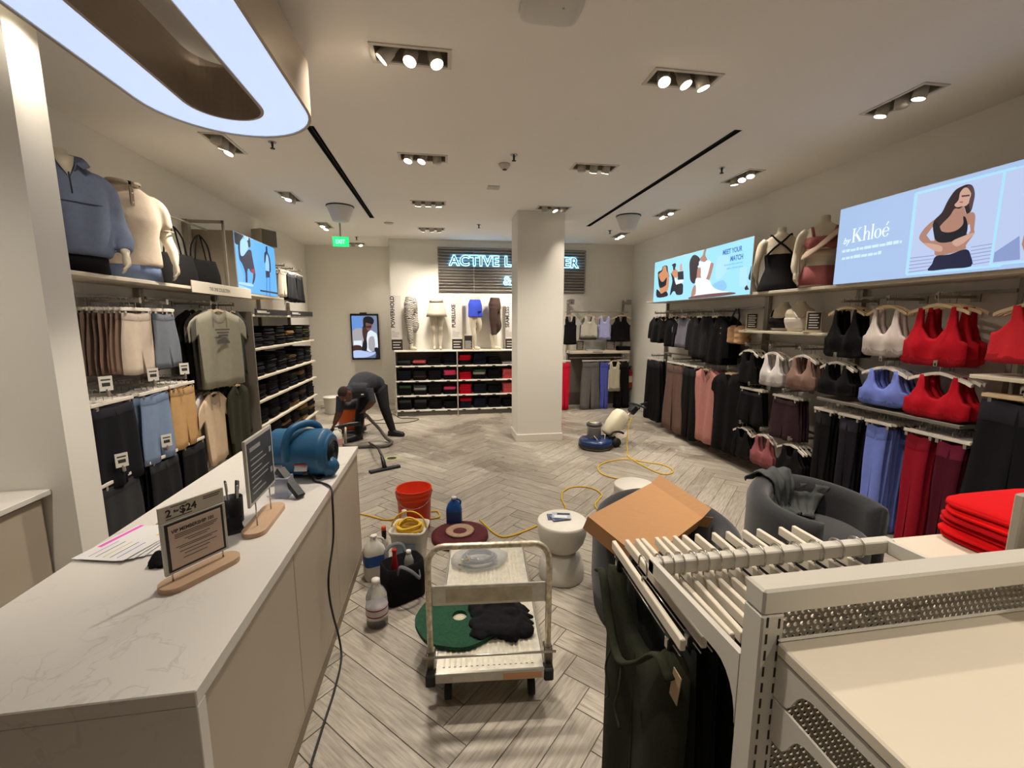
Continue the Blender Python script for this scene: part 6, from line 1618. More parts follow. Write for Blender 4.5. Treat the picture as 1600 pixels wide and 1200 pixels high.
mb = MB(); mb.box((.045, 0, 0), (.09, D_, .004)); mb.xf(Matrix.Translation((W_, D_ / 2, -.002)) @ Matrix.Rotation(R(-28), 4, 'Y')); mb.xf(rm.to_4x4()); mb.build('flap', kr, t)
mb = MB(); mb.box((.05, 0, 0), (.1, D_ * .5, .004)); mb.xf(Matrix.Translation((W_, D_ * .72, -T_)) @ Matrix.Rotation(R(12), 4, 'Y')); mb.xf(rm.to_4x4()); mb.build('flap', kr2, t)
mb = MB(); mb.box((0, .03, 0), (.004, .08, T_ - .006)); mb.xf(Matrix.Translation((W_ + .02, D_ - .01, -T_ / 2)) @ Matrix.Rotation(R(-50), 4, 'Z')); mb.xf(rm.to_4x4()); mb.build('flap', kr, t)
# grey jacket over the second armchair
t = thing('jacket', 'crumpled dark grey jacket thrown over the armchair back', 'jacket', (2.49, 2.43, 0))
jm = M('jacket_grey', (62, 65, 65), .85, noise=(18, .1), bump=(40, .25))
def drape(name, prof, f0, f1, taper, seed):
    vs, fs = [], []; NX = 18; P = smooth_curve([(r_, 0, z) for r_, z in prof], 4); NYp = len(P)
    for i, p in enumerate(P):
        v = i / (NYp - 1)
        for j in range(NX + 1):
            u = j / NX; a = R(f0 + (f1 - f0) * (taper * v * .5 + u * (1 - taper * v)) + 9 * v * math.sin(seed))
            q = .010 * math.sin(j * 1.1 + i * .25 + seed) + .006 * math.sin(i * .8 + j * .6)
            nr, nz = (1, .2) if v < .2 else ((0, 1) if v < .45 or v > .85 else (-1, .3))
            vs.append(((p.x + nr * (q + .02)) * math.cos(a), (p.x + nr * (q + .02)) * math.sin(a), p.z + nz * (q + .02)))
    for i in range(NYp - 1):
        for j in range(NX): fs.append((i * (NX + 1) + j, i * (NX + 1) + j + 1, (i + 1) * (NX + 1) + j + 1, (i + 1) * (NX + 1) + j))
    o = MB().add(vs, fs, None, True).build(name, jm, t); so = o.modifiers.new('thick', 'SOLIDIFY'); so.thickness = .008; so.offset = 0
drape('body', [(.44, .60), (.436, .635), (.405, .662), (.36, .668), (.315, .65), (.285, .59), (.275, .5), (.255, .44), (.19, .42), (.13, .42)], 124, 72, .45, .5)
drape('sleeve', [(.29, .60), (.275, .52), (.25, .45), (.17, .425), (.05, .43)], 92, 34, .55, 1.6)
drape('sleeve', [(.29, .58), (.275, .5), (.25, .44), (.16, .425)], 136, 108, .3, 2.4)
# platform cart
cm = M('cart_cream', (204, 200, 188), .4, metal=.35, noise=(26, .18), bump=(80, .1)); rust = M('cart_worn', (206, 196, 172), .35, metal=.45, noise=(45, .45)); alu = M('cart_alu', (186, 182, 172), .3, metal=.8, noise=(20, .1))
t = thing('platform_cart', 'worn cream platform cart with a tubular folding handle', 'cart', (.185, 1.80, 0), R(-5))
MB().bx(-.255, .255, 0, 1.16, .165, .19, None, .004).build('deck', cm, t)
for k in range(17): MB().bx(-.22 + k * .026, -.21 + k * .026, .03, 1.13, .19, .193).build('deck_rib', M('deck_rib', (206, 198, 176), .5, noise=(30, .2)), t)
MB().bx(-.262, .262, -.02, 0.0, .15, .197, None, .004).build('front_bumper', alu, t); MB().bx(-.262, .262, 1.16, 1.18, .15, .195, None, .004).build('rear_bumper', alu, t)
for s_ in (-1, 1): MB().bx(s_ * .258 - .006, s_ * .258 + .006, 0, 1.16, .155, .195, None, .002).build('side_rail', alu, t)
hp = [(-.275, .04, .22), (-.278, .045, .66)]
for i in range(7): a = PI - PI / 2 * i / 6; hp.append((-.205 + .073 * math.cos(a), .05, .70 + .085 * math.sin(a)))
hp += [(-x, y, z) for x, y, z in reversed(hp)]
mb = MB(); mb.tube(hp, .0145, None, 12); mb.build('handle', rust, t)
MB().bx(-.262, .262, .038, .046, .50, .60, None, .003).build('cross_plate', cm, t)
MB().bx(-.2, .2, .036, .0385, .515, .585, None, .001).build('plate_emboss', M('plate_worn', (186, 176, 152), .5, noise=(18, .3)), t)
for s_ in (-1, 1):
    hb = MB().bx(s_ * .275 - .02, s_ * .275 + .02, .01, .075, .165, .27, None, .005).build('hinge', M('hinge_steel', (120, 114, 104), .35, metal=.8), t)
    MB().bx(s_ * .272 - .022, s_ * .272 + .022, -.03, .03, .14, .2, None, .006).build('corner_bumper', M('cart_rubber', (28, 27, 27), .7), t)
MB().tube([(-.31, .01, .262), (.31, .01, .262)], .0055, None, 8).build('lock_rod', alu, t)
MB().bx(-.17, -.07, -.0215, -.0195, .16, .185).build('maker_label', M('mk1', (206, 200, 186), .5), t); MB().bx(.06, .24, -.0215, -.0195, .158, .187).build('warning_label', M('mk2', (206, 150, 110), .5), t)
for s_ in (-1, 1):
    for y in (.07, 1.06):
        c = MB().bx(s_ * .2 - .02, s_ * .2 + .02, y - .02, y + .02, .1, .165).build('caster', M('hinge_steel'), t)
        MB().cyl((s_ * .2, y, .052), .052, .03, axis='x', n=20).build('wheel', M('cart_rubber'), c)
cart_rot = Matrix.Translation((.185, 1.80, 0)) @ Matrix.Rotation(R(-5), 4, 'Z')
# scrubber pads and cloths on the cart
t = thing('scrubbing_pad', 'round dark green scrubbing pad lying on the cart', 'floor pad', (.06, 2.17, .1945), 0)
NP = 48; vs = []; fs = []
for z in (0, .022):
    for r_ in (.04, .235):
        for i in range(NP): a = 2 * PI * i / NP; q = r_ + (.003 * math.sin(i * 5.3) if r_ > .1 else 0); vs.append((q * math.cos(a), q * math.sin(a), z))
for i in range(NP):
    j = (i + 1) % NP
    fs += [(NP * 2 + i, NP * 3 + i, NP * 3 + j, NP * 2 + j), (i, j, NP + j, NP + i), (NP + i, NP + j, NP * 3 + j, NP * 3 + i), (i, NP * 2 + i, NP * 2 + j, j)]
pad_me = MB().add(vs, fs)
pad_me.build('pad', M('pad_green', (30, 74, 52), .95, noise=(70, .3), bump=(180, .8)), t); MB().lathe([(.039, .0015), (.039, .004), (0, .0045)], n=20).build('hub_paper', M('hub_pale', (200, 194, 170), .7), t)
t = thing('black_mop_cloth', 'heap of black ragged cloth on the cart', 'cloth', (.27, 2.1, .195))
mb = MB(); r7 = random.Random(7)
for i in range(44):
    x, y = r7.uniform(-.13, .13), r7.uniform(-.13, .14)
    if x * x + y * y > .028: continue
    hgt = .035 + .03 * r7.random()
    mb.loft([(0.024 if x < .0 else .0, x, y, .04, .036), (hgt * .6, x, y, .045, .04), (hgt, x + r7.uniform(-.02, .02), y, .02, .018)], None, 10)
for i in range(12): a = R(-70 + i * 18); mb.tube([(.1 * math.cos(a), .1 * math.sin(a), .04), (.16 * math.cos(a), .15 * math.sin(a), .018), (.185 * math.cos(a), .175 * math.sin(a), .012)], [.03, .016, .008], None, 7)
mb.loft([(.012, .02, 0, .12, .12), (.03, .02, 0, .13, .13), (.04, .02, 0, .1, .1)], None, 24, .12, 9)
wrap(mb, 'rag', fabric((20, 20, 23)), t, .008, 2)
t = thing('plastic_bag', 'clear plastic bag with coiled hose on the far end of the cart', 'plastic bag', (.21, 2.72, .194))
clear = M('clear_film', (200, 204, 208), .12, alpha=.35, noise=(20, .1), bump=(25, .8)); 
mb = MB(); r8 = random.Random(3)
mb.loft([(.0, 0, 0, .17, .11), (.02, 0, 0, .19, .13), (.05, .01, 0, .17, .12), (.075, .01, .01, .1, .07), (.08, .01, .01, .05, .03)], None, 26, .14, 7, 1.0); mb.build('film', clear, t)
MB().tube([(.1 * math.cos(a) * (1 + .15 * math.sin(a * .3)), .07 * math.sin(a), .02 + a * .0022) for a in [i * .35 for i in range(50)]], .009, None, 7).build('hose', M('hose_grey', (90, 92, 98), .5), t)
for i in range(4): MB().box((-.13 + .02 * i, -.06 + .03 * (i % 3), .03 + .01 * i), (.02, .014, .012), None, (.3 * i, .2, .5 * i)).build('fitting', M('fit_yellow', (206, 180, 90), .5), t)
# maroon pad driver on the floor
t = thing('pad_driver', 'maroon round floor scrubber pad driver lying behind the cart', 'pad driver', (.11, 3.44, 0))
MB().lathe([(.2, 0), (.235, .008), (.235, .035), (.2, .045), (.12, .05), (.115, .06), (0, .06)], n=44).build('disc', M('maroon_pad', (86, 24, 34), .8, noise=(120, .45), bump=(90, .4)), t)
MB().lathe([(.115, .058), (.118, .066), (.1, .07), (.06, .066), (.05, .05)], n=36).build('centre_ring', M('ring_tan', (170, 140, 116), .6, noise=(30, .2)), t)
# orange bucket
ob = M('bucket_orange', (226, 62, 20), .4)
t = thing('plastic_bucket', 'tall orange plastic bucket on the floor', 'bucket', (-.27, 3.68, 0))
MB().lathe([(0, .001), (.128, .001), (.13, .006), (.143, .28), (.149, .285), (.149, .3), (.145, .305), (.147, .325), (.154, .33), (.154, .345), (.148, .35), (.15, .366), (.153, .37), (.148, .372), (.143, .365), (.126, .012), (0, .012)], n=40).build('body', ob, t)
MB().tube([(.152 * math.cos(a), .152 * math.sin(a), .335 - .1 * max(0, -math.sin(a)) ** 1) for a in [PI + PI * i / 20 for i in range(21)]], .0025, None, 6).build('bail_handle', steel, t)
for s_ in (-1, 1): MB().cyl((s_ * .152, 0, .335), .012, .01, axis='x', n=10).build('ear', ob, t)
mb = MB()
for i in range(6): a0, a1 = R(-142 + i * 5), R(-142 + (i + 1) * 5); mb.add([(.1435 * math.cos(a0), .1435 * math.sin(a0), .12), (.1435 * math.cos(a1), .1435 * math.sin(a1), .12), (.1475 * math.cos(a1), .1475 * math.sin(a1), .21), (.1475 * math.cos(a0), .1475 * math.sin(a0), .21)], [(0, 1, 2, 3)])
mb.build('faded_logo', M('logo_fade', (232, 110, 80), .5), t)
# bottles
def jug(name, label, loc, rz, w, d, h, m, cap, lab=None, cat='bottle', grip=True):
    t = thing(name, label, cat, loc, rz)
    mb = MB().loft([(0, 0, 0, w * .46, d * .46), (.01, 0, 0, w / 2, d / 2), (h * .62, 0, 0, w / 2, d / 2), (h * .74, 0, 0, w * .42, d * .42), (h * .86, 0, 0, w * .22, d * .24), (h * .9, 0, 0, .02, .02), (h * .95, 0, 0, .02, .02)], None, 24, p=4.0); mb.build('body', m, t)
    MB().lathe([(.0225, h * .93), (.0225, h * .995), (.02, h), (0, h)], n=18).build('cap', cap, t)
    if grip: MB().tube(smooth_curve([(w * .36, 0, h * .68), (w * .42, 0, h * .84), (w * .2, 0, h * .92), (.01, 0, h * .9)], 4), .009, None, 8).build('grip', m, t)
    if lab:
        la, lz0, lz1 = lab; MB().loft([(h * lz0, 0, 0, w / 2 + .0012, d / 2 + .0012), (h * lz1, 0, 0, w / 2 + .0012, d / 2 + .0012)], None, 24, p=4.0, caps=False).build('label_wrap', la, t)
    return t
white_p = M('plastic_white', (214, 210, 200), .4); capw = M('cap_white', (226, 222, 214), .4)
jug('blue_jug', 'blue plastic jug with a white cap next to the orange bucket', (.07, 3.66, 0), R(-5), .135, .1, .27, M('jug_blue', (24, 84, 160), .3), capw, (M('jug_lab', (40, 60, 110), .4), .15, .55))
jug('white_jug', 'white gallon jug with a blue label beside the black tote', (-.505, 2.98, 0), R(20), .15, .14, .31, white_p, capw, (M('jug_lab2', (40, 84, 160), .4), .35, .6))
t = thing('spray_bottle', 'small clear bottle with an orange and black top beside the white pail', 'bottle', (-.47, 3.22, 0)); MB().lathe([(.03, 0), (.032, .005), (.032, .12), (.015, .16)], n=18).build('body', M('btl_clear', (196, 194, 188), .15, alpha=.5), t); MB().lathe([(.017, .155), (.018, .22), (.012, .225)], n=14).build('collar', blk_p, t); MB().lathe([(.014, .222), (.017, .23), (.017, .25), (.01, .255)], n=14).build('nozzle', M('noz_or', (226, 84, 28), .4), t)
t = thing('white_bottle', 'small white bottle behind the hose pail', 'bottle', (-.33, 3.38, 0)); MB().lathe([(.04, 0), (.042, .01), (.042, .2), (.02, .25), (.018, .27)], n=18).build('body', white_p, t); MB().lathe([(.02, .265), (.02, .3), (0, .302)], n=14).build('cap', capw, t)
t = thing('spray_can', 'dark can with red and green bands beside the counter end', 'can', (-.705, 3.36, 0)); MB().lathe([(.035, 0), (.036, .16), (.03, .18), (.012, .19), (.012, .21)], n=18).build('body', M('can_dark', (40, 34, 36), .35), t); MB().lathe([(.0365, .02), (.0365, .05)], n=18).build('green_band', M('can_green', (40, 130, 60), .4), t); MB().lathe([(.0365, .07), (.0365, .1)], n=18).build('red_band', M('can_red', (160, 40, 44), .4), t)
jug('pink_label_jug', 'white jug with a pink label beyond the counter end', (-1.5, 6.28, 0), R(10), .15, .14, .30, white_p, capw, (M('jug_lab3', (206, 150, 150), .4), .2, .5))
# pail of yellow hose
t = thing('hose_pail', 'square white pail filled with coiled yellow hose', 'pail', (-.27, 3.13, 0), R(-12))
mb = MB(); mb.loft([(.002, 0, 0, .095, .085), (.01, 0, 0, .1, .09), (.26, 0, 0, .125, .115), (.262, 0, 0, .132, .122), (.285, 0, 0, .133, .123), (.285, 0, 0, .124, .114), (.25, 0, 0, .118, .108), (.23, 0, 0, .116, .106)], None, 28, p=6.0); mb.build('body', white_p, t)
ylw = M('hose_yellow', (222, 178, 40), .45)
MB().tube([((.085 + .012 * math.sin(a * .7)) * math.cos(a), (.078 + .012 * math.cos(a * .9)) * math.sin(a), .245 + .0018 * a + .008 * math.sin(a * 2.3)) for a in [i * .32 for i in range(110)]], .009, None, 7).build('hose_coil', ylw, t)
MB().tube([(.13 * math.cos(a), -.02 + .03 * math.sin(a), .275 + .12 * math.sin(a)) for a in [PI * i / 16 for i in range(17)]], .006, None, 8).build('bail_handle', ylw, t)
MB().bx(-.07, .07, -.1155, -.1105, .12, .2).build('label_patch', M('pail_lab', (150, 170, 190), .5), t); MB().bx(-.02, .06, -.1175, -.115, .135, .16).build('label_print', M('pail_ink', (60, 90, 140), .5), t)
# black tote with bottles
t = thing('tote_carrier', 'black fabric tote with grey handles holding bottles', 'tote bag', (-.29, 2.72, 0), R(28))
mb = MB(); mb.loft([(.001, 0, 0, .125, .085), (.01, 0, 0, .13, .09), (.14, 0, 0, .132, .092), (.25, 0, 0, .128, .088), (.25, 0, 0, .12, .08), (.12, 0, 0, .118, .078)], None, 28, .02, 5, p=5.0); mb.build('body', fabric((20, 20, 23)), t)
for s_ in (-1, 1): MB().tube(smooth_curve([(-.07, s_ * .09, .22), (-.06, s_ * .12, .28), (0, s_ * .14, .24 if s_ < 0 else .3), (.06, s_ * .13, .17 if s_ < 0 else .28), (.075, s_ * .094, .2)], 5), .012, None, 8, flat=.35).build('handle', fabric((120, 122, 126)), t)
t = thing('red_bottle', 'red handled tool standing in the black tote', 'bottle', (-.335, 2.70, .13)); MB().lathe([(.02, 0), (.022, .1), (.014, .16), (.012, .2)], n=14).build('body', M('tool_red', (176, 30, 28), .4), t); MB().cyl((0, 0, .205), .016, .012, n=12).build('cap', M('tool_red'), t)
t = thing('water_bottle', 'small clear bottle with a white cap inside the black tote', 'bottle', (-.25, 2.75, .13)); MB().lathe([(.03, 0), (.032, .1), (.014, .15)], n=16).build('body', M('btl_clear'), t); MB().lathe([(.016, .145), (.016, .17), (0, .171)], n=14).build('cap', capw, t)
# gallon water bottle
t = thing('water_jug', 'clear gallon water bottle with a red and white label on the floor', 'bottle', (-.42, 2.47, 0))
gw = M('water_clear', (214, 218, 216), .05, trans=.85, alpha=.75, ior=1.25)
MB().lathe([(.055, 0), (.062, .01), (.063, .05), (.060, .055), (.063, .06), (.063, .13), (.061, .135), (.063, .14), (.06, .19), (.045, .225), (.024, .25), (.021, .275)], n=30).build('body', gw, t)
MB().lathe([(.064, .075), (.0645, .078), (.0645, .125), (.064, .128)], n=30).build('label_wrap', M('wl_white', (206, 200, 206), .4), t); MB().lathe([(.065, .076), (.065, .084)], n=30).build('label_band', M('wl_red', (150, 40, 54), .4), t); MB().lathe([(.065, .118), (.065, .126)], n=30).build('label_band', M('wl_red'), t)
MB().lathe([(.024, .262), (.024, .288), (0, .29)], n=18).build('cap', capw, t)
# yellow extension cords
def cord(name, pts, r_, m, label): return tag(MB().tube([(p[0], p[1], max(p[2], r_ + .0005)) for p in smooth_curve([(x, y, z) for x, y, z in pts], 6)], r_, None, 8).build(name, m), label, 'cord')
zc = .0075
def F_(l): return [(x, y, zc) for x, y in l]
cord('extension_cord', F_([(-1.15, 4.2), (-.87, 4.06), (-.72, 3.98), (-.55, 3.86), (-.45, 3.88), (-.42, 3.95), (-.25, 3.9), (-.13, 3.82), (-.06, 3.85), (-.08, 3.96), (-.14, 3.97)]), .0075, ylw, 'yellow extension cord curling around the orange bucket')
cord('extension_cord', F_([(.3, 3.72), (.42, 3.42), (.54, 3.39), (.79, 3.53), (.98, 3.66), (1.12, 3.8), (1.15, 3.95), (1.16, 4.07), (1.24, 4.26), (1.39, 4.35), (1.55, 4.29), (1.6, 4.11), (1.52, 3.98), (1.44, 3.86), (1.44, 3.7), (1.55, 3.56), (1.8, 3.6)]), .0075, ylw, 'yellow extension cord looping beside the hourglass table')
cord('extension_cord', [(2.74, 5.86, .40), (2.66, 5.8, .36), (2.6, 5.74, .2), (2.56, 5.66, .04)] + F_([(2.5, 5.5), (2.41, 5.3), (2.42, 5.12), (2.54, 4.99), (2.68, 4.89), (2.72, 4.72), (2.66, 4.59), (2.54, 4.56), (2.47, 4.69)]) + [(2.42, 4.95, zc), (2.38, 5.08, zc + .016), (2.28, 5.16, zc), (2.05, 5.1, zc), (1.87, 4.94, zc), (1.82, 4.7, zc), (1.9, 4.55, zc), (2.02, 4.46, zc), (2.05, 4.2, zc), (1.95, 3.85, zc)], .0075, ylw, 'yellow extension cord looping from the floor scrubber')
cord('power_cord', F_([(-2.5, 9.3), (-2.2, 9.4), (-1.8, 9.0), (-1.5, 8.3), (-1.19, 7.95), (-1.0, 8.3), (-.97, 8.5), (-.8, 8.1), (-.62, 8.05), (-.45, 7.95), (-.6, 7.74), (-.87, 7.69), (-1.21, 7.74), (-1.35, 7.5), (-1.4, 7.25)]), .006, M('cord_olive', (58, 56, 36), .5), 'dark vacuum cord winding before the back shelves')
# floor scrubber
t = thing('floor_scrubber', 'rotary floor scrubbing machine with a blue deck and white tank', 'floor scrubber', (2.13, 5.76, 0), R(12))
MB().lathe([(.21, .012), (.225, .016), (.225, .04), (.2, .045)], n=36).build('pad', M('scr_pad', (170, 172, 150), .8), t)
MB().lathe([(.2, .04), (.238, .045), (.24, .1), (.225, .125), (.12, .15), (.1, .15)], n=40).build('deck', M('scr_blue', (28, 50, 96), .25), t)
MB().lathe([(.235, .03), (.244, .034), (.244, .05), (.24, .055)], n=40).build('skirt_bumper', M('cart_rubber'), t)
MB().lathe([(.1, .14), (.098, .3), (.104, .302), (.104, .315), (.09, .33)], (-.03, 0, 0), n=28).build('motor', M('scr_chrome', (190, 186, 172), .3, metal=.5), t)
MB().lathe([(.1, .315), (.112, .325), (.112, .345), (.1, .36), (.07, .365), (0, .366)], (-.03, 0, 0), n=28).build('motor_cap', M('scr_cap', (60, 58, 56), .35), t)
MB().lathe([(.07, .364), (.068, .372), (0, .374)], (-.03, 0, 0), n=24).build('cap_disc', M('scr_chrome'), t)
mb = MB(); mb.loft([(0, 0, 0, .07, .06), (.03, 0, 0, .09, .1), (.2, 0, 0, .12, .13), (.38, .01, 0, .13, .135), (.46, .01, 0, .1, .1), (.48, .01, 0, .05, .05)], None, 24, p=3.5)
mb.xf(Matrix.Translation((.18, 0, .17)) @ Matrix.Rotation(R(40), 4, 'Y') @ Matrix.Scale(.88, 4)); mb.build('tank', M('tank_white', (222, 214, 190), .45), t)
mb = MB(); mb.tube([(.17, 0, .1), (.55, .0, .44), (.75, .0, .56)], [.016, .016, .016], None, 10); mb.build('handle_tube', M('scr_chrome'), t)
mb = MB(); mb.tube([(.62, -.14, .55), (.66, 0, .55), (.9, .05, .575)], .018, None, 10); mb.tube([(.68, -.2, .56), (.72, 0, .56), (.7, .2, .56)], .016, None, 10); mb.box((.62, 0, .5), (.12, .09, .1), None, (0, R(-40), 0), .01); mb.build('control_head', blk_p, t)
MB().bx(.1, .3, -.08, .08, .06, .15, None, .015).build('yoke', blk_p, t)
for s_ in (-1, 1): MB().cyl((.27, s_ * .11, .07), .07, .035, axis='y', n=24).build('wheel', M('cart_rubber'), t)
MB().cyl((.09, -.13, .09), .035, .03, axis='y', n=18).build('knob', M('knob_cream', (206, 196, 170), .4), t)
mb = MB(); mb.tube(smooth_curve([(-.09, -.1, .2), (-.03, -.14, .12), (.06, -.12, .12), (.1, -.08, .2)], 5), .007, None, 7); mb.build('solution_hose', M('hose_clear', (196, 190, 170), .3), t)
mb = MB(); mb.tube(smooth_curve([(.16, -.09, .14), (.22, -.1, .22), (.32, -.1, .22), (.4, -.1, .19)], 5), .014, None, 8); mb.build('pedal', blk_p, t)
# floor outlet
t = thing('floor_outlet', 'round dark floor outlet with a pale green ring', 'floor outlet', (-.69, 5.7, 0)); MB().lathe([(.062, 0), (.062, .004), (.09, .004), (.092, .001)], n=32).build('ring', M('outlet_ring', (176, 176, 120), .5), t); MB().lathe([(.061, .001), (.06, .002), (0, .002)], n=28).build('lid', M('outlet_dark', (44, 30, 26), .5), t)
# waste bin
t = thing('waste_bin', 'white round waste bin at the end of the left shelves', 'bin', (-2.15, 8.78, 0)); MB().lathe([(.12, 0), (.125, .01), (.145, .31), (.15, .315), (.148, .33), (.14, .33), (.118, .02), (0, .02)], n=28).build('body', white_p, t); MB().lathe([(.15, .31), (.156, .318), (.15, .332)], n=28).build('rim', capw, t)
# ================================================================ the person bending over the vacuum hose
t = thing('person', 'person in dark clothes bending over an orange vacuum cleaner', 'person', (-1.05, 6.72, 0))
O = Vector((-1.05, 6.72, 0))
def W(x, y, z): return Vector((x, y, z)) - O
mb = MB()
PEL = W(-1.06, 6.94, .83); CH_ = W(-1.17, 6.66, .89); SH_ = W(-1.25, 6.46, .80)
# trunk: arched back from pelvis to shoulders
mb.tube(smooth_curve([PEL + Vector((.02, .04, -.07)), PEL, W(-1.11, 6.82, .885), CH_, SH_], 4), [.13, .15, .165, .17, .165, .16, .155, .155, .16, .165, .175, .18, .18, .175, .165, .15, .13], None, 18, flat=.8)
# neck and head (face down to the left)
HD = W(-1.36, 6.30, .775)
mb.tube([W(-1.44, 6.43, .72), SH_, W(-1.06, 6.42, .81)], [.085, .12, .09], None, 14)
mb.tube([SH_, W(-1.30, 6.38, .80), HD], [.08, .062, .06], None, 12)
hm = MB(); hm.loft([(-.125, 0, -.03, .035, .04), (-.105, 0, -.03, .055, .06), (-.06, 0, -.015, .07, .085), (0, 0, 0, .078, .098), (.05, 0, .008, .076, .095), (.09, 0, .01, .056, .07), (.112, 0, .01, .02, .03)], None, 18)
hm.lathe([(0, -.02), (.012, -.012), (.016, 0), (.006, .03)], (0, -.1, -.02), n=8)   # nose
for s_ in (-1, 1): hm.loft([(-.025, s_ * .078, .01, .008, .014), (.0, s_ * .083, .012, .01, .02), (.025, s_ * .08, .012, .008, .014)], None, 8)   # ears
hrot = Matrix.Translation(HD) @ Matrix.Rotation(R(-22), 4, 'Z') @ Matrix.Rotation(R(62), 4, 'X') @ Matrix.Rotation(R(-8), 4, 'Y')
hm.xf(hrot); mb.merge(hm)
# legs
LH, RH = PEL + Vector((-.09, -.02, -.04)), PEL + Vector((.09, .02, -.05))
LK, LA = W(-1.23, 6.68, .46), W(-1.29, 6.68, .09)
RK, RA = W(-.90, 6.84, .45), W(-.80, 6.86, .09)
for h_, k_, a_ in ((LH, LK, LA), (RH, RK, RA)):
    mb.tube([h_, h_.lerp(k_, .4), k_, k_.lerp(a_, .35), k_.lerp(a_, .8), a_], [.115, .098, .075, .07, .058, .052], None, 14)
# arms: one hanging to the wand, one to the hose
LS, LE, LW = W(-1.44, 6.43, .72), W(-1.47, 6.38, .50), W(-1.545, 6.39, .33)
RS, RE, RW = W(-1.06, 6.42, .81), W(-1.0, 6.36, .64), W(-1.10, 6.41, .535)
for s_, e_, w2 in ((LS, LE, LW), (RS, RE, RW)):
    mb.tube([s_, s_.lerp(e_, .45), e_, e_.lerp(w2, .4), w2], [.072, .06, .05, .044, .03], None, 12)
hand(mb, LW, (LW - LE), 1, (.3, .2, 0)); hand(mb, RW, (RW - RE), -1, (-.3, .1, 0))
me = remesh(mb, .0095, 4)
skin_d = M('person_skin', (92, 58, 44), .55, noise=(20, .06)); shirt = M('person_shirt', (46, 48, 56), .9, noise=(25, .1), bump=(60, .3)); pant = M('person_trousers', (20, 20, 24), .9, noise=(25, .1), bump=(60, .3)); hairm = M('person_hair', (44, 30, 26), .9, bump=(300, .3))
for m in (shirt, pant, skin_d, hairm): me.materials.append(m)
def seg_d(p, a, c):
    ab = c - a; tt = max(0, min(1, (p - a).dot(ab) / ab.length_squared)); return (p - (a + ab * tt)).length
hinv = hrot.inverted()
for f in me.polygons:
    p = f.center.copy(); i = 0
    dl = min(seg_d(p, LH, LK) , seg_d(p, LK, LA), seg_d(p, RH, RK), seg_d(p, RK, RA)) - .085
    db = min(seg_d(p, PEL, CH_), seg_d(p, CH_, SH_)) - .17
    da = min(seg_d(p, LS, LE), seg_d(p, LE, LW + (LW - LE) * .4), seg_d(p, RS, RE), seg_d(p, RE, RW + (RW - RE) * .4)) - .055
    q = hinv @ p
    dh = (q.length - .115) if q.z > -.14 else 1
    best = min(dl, db, da, dh)
    if best == dl: i = 1
    elif best == da:
        a1 = min((p - LW).length, seg_d(p, LE.lerp(LW, .15), LW + (LW - LE) * .5)); a2 = min((p - RW).length, seg_d(p, RE.lerp(RW, .15), RW + (RW - RE) * .5))
        i = 2 if min(a1, a2) < .062 and p.z < .66 else 0
    elif best == dh: i = 3 if (q.z > .045 and q.y > -.055) or (q.y > .045 and q.z > -.02) else 2
    if (p - PEL).length < .16 and p.z < PEL.z - .02: i = 1
    f.material_index = i
put('body', me, t)
eye_w = M('eye_white', (206, 196, 186), .3); lipm = M('lip', (110, 60, 54), .5)
for s_ in (-1, 1):
    e = MB().lathe([(0, -.009), (.008, -.004), (.009, 0), (.008, .004), (0, .009)], (s_ * .03, -.088, .005), n=10); e.xf(hrot); e.build('eye', eye_w, t)
e = MB(); e.box((0, -.083, -.066), (.04, .012, .012), None, None, .004); e.xf(hrot); e.build('mouth', lipm, t)
shoe = M('shoe_black', (22, 22, 24), .5); sole = M('shoe_sole', (34, 33, 34), .7)
for a_, rz in ((LA, R(-140)), (RA, R(-25))):
    d_ = Vector((math.sin(rz) * -1, math.cos(rz), 0)) if False else Vector((math.cos(rz), math.sin(rz), 0))
    p0 = Vector((a_.x, a_.y, 0))
    s1 = MB()
    s1.tube([p0 - d_ * .07 + Vector((0, 0, .05)), p0 + Vector((0, 0, .062)), p0 + d_ * .09 + Vector((0, 0, .05)), p0 + d_ * .17 + Vector((0, 0, .04)), p0 + d_ * .205 + Vector((0, 0, .034))], [.036, .05, .046, .043, .024], None, 12, flat=.85)
    s1.tube([p0 + Vector((0, 0, .05)), p0 + Vector((0, 0, .115))], [.05, .052], None, 12)
    s1.tube([p0 - d_ * .075 + Vector((0, 0, .014)), p0 + Vector((0, 0, .014)), p0 + d_ * .1 + Vector((0, 0, .014)), p0 + d_ * .2 + Vector((0, 0, .014))], [.036, .043, .046, .03], None, 12, flat=.3) 
    me = remesh(s1, .009, 2); me.materials.append(shoe); me.materials.append(sole)
    for f in me.polygons: f.material_index = 1 if f.center.z < .016 else 0
    put('shoe', me, t)
MB().box(W(-1.13, 6.32, .76), (.035, .004, .014), None, (0, 0, R(20))).build('name_tag', capw, t)
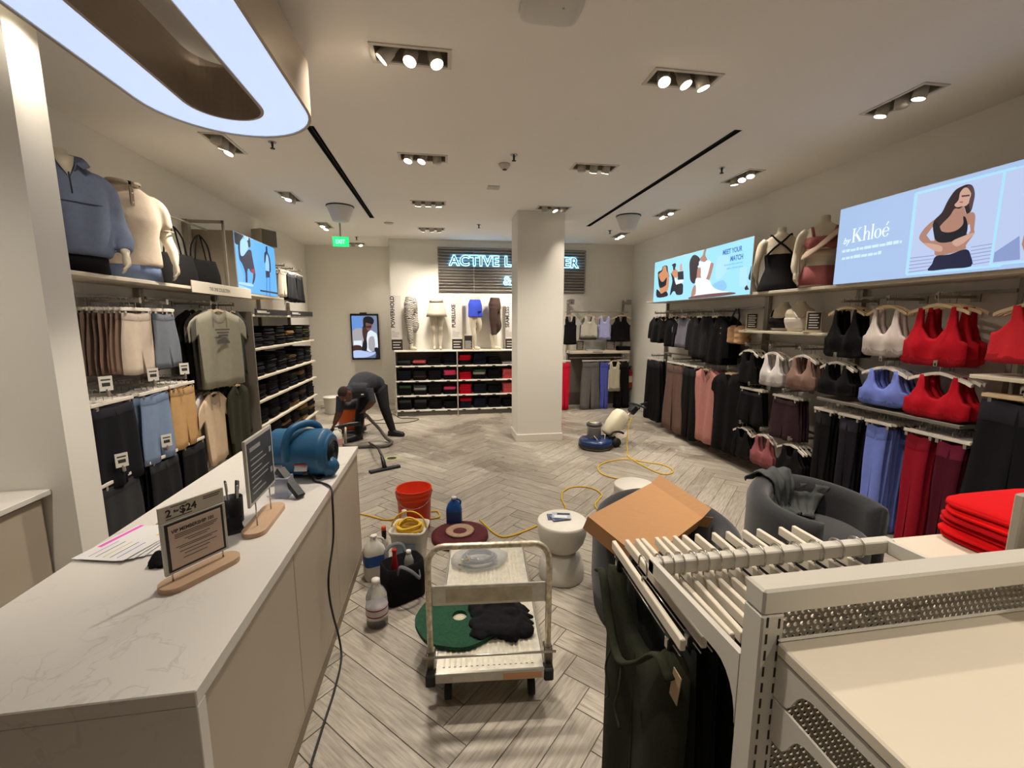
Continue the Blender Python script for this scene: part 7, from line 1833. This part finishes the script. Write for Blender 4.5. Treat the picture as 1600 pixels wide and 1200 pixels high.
# orange wet/dry vacuum
t = thing('vacuum_cleaner', 'orange wet and dry vacuum cleaner behind the bending person', 'vacuum cleaner', (-1.45, 7.08, 0))
MB().lathe([(.17, .1), (.19, .12), (.2, .3), (.205, .44), (.2, .46)], n=32).build('tank', M('vac_orange', (196, 84, 26), .45), t)
MB().lathe([(.212, .44), (.216, .47), (.2, .52), (.15, .58), (.06, .6), (0, .6)], n=32).build('motor_head', M('vac_black', (26, 26, 28), .4), t)
MB().lathe([(.2, .05), (.22, .06), (.22, .1), (.17, .115)], n=28).build('base', M('vac_black'), t)
for i in range(4): a = PI / 4 + PI / 2 * i; MB().cyl((.2 * math.cos(a), .2 * math.sin(a), .035), .035, .03, axis='x', n=14).build('wheel', M('vac_black'), t)
MB().tube(smooth_curve([(-.15, 0, .53), (-.1, 0, .64), (.1, 0, .64), (.15, 0, .53)], 5), .014, None, 8).build('carry_handle', M('vac_black'), t)
for s_ in (-1, 1): MB().bx(s_ * .205 - .012, s_ * .205 + .012, -.03, .03, .42, .5, None, .004).build('latch', M('vac_black'), t)
tag(MB().tube(smooth_curve([(-1.38, 6.86, .28), (-1.2, 6.75, .34), (-1.12, 6.44, .44), (-1.05, 6.48, .34), (-.96, 6.56, .2), (-.85, 6.5, .06), (-.76, 6.38, .03), (-.84, 6.2, .03), (-1.07, 6.22, .03), (-1.3, 6.24, .03), (-1.5, 6.36, .06), (-1.53, 6.42, .16)], 7), .024, None, 10).build('vacuum_hose', M('hose_gr', (92, 88, 82), .6, bump=(120, .8))), 'grey vacuum hose looping around the bending person', 'hose')
t = thing('wand_handle', 'black vacuum wand handle in the bending person hand', 'vacuum wand', (-1.55, 6.38, .24))
MB().tube(smooth_curve([(-.06, .0, -.02), (.0, 0, .02), (.16, .04, .06), (.36, .08, .07)], 5), .03, None, 10).build('grip', M('vac_black'), t)
MB().tube([(.15, .02, .04), (.145, -.02, -.22)], .02, None, 10).build('tube', M('wand_alu', (150, 142, 130), .4, metal=.5), t)
t = thing('floor_squeegee', 'black wide vacuum floor nozzle on a slim wand lying on the floor', 'vacuum nozzle', (-.72, 5.25, 0), R(28))
MB().bx(-.19, .19, -.03, .03, .0, .03, None, .006).build('nozzle', M('vac_black'), t); MB().bx(-.185, .185, -.037, -.03, .0, .02).build('blade', M('cart_rubber'), t)
mb = MB(); mb.tube(smooth_curve([(0, .01, .03), (-.0, .05, .1), (.02, .14, .13)], 4), [.028, .027, .026, .025, .024, .023, .022, .022, .02], None, 10); mb.build('elbow', M('vac_black'), t)
MB().tube([(.02, .13, .13), (.06, .36, .17), (.2, 1.12, .05)], .016, None, 10).build('wand', M('wand_dark', (70, 64, 58), .35, metal=.7), t)
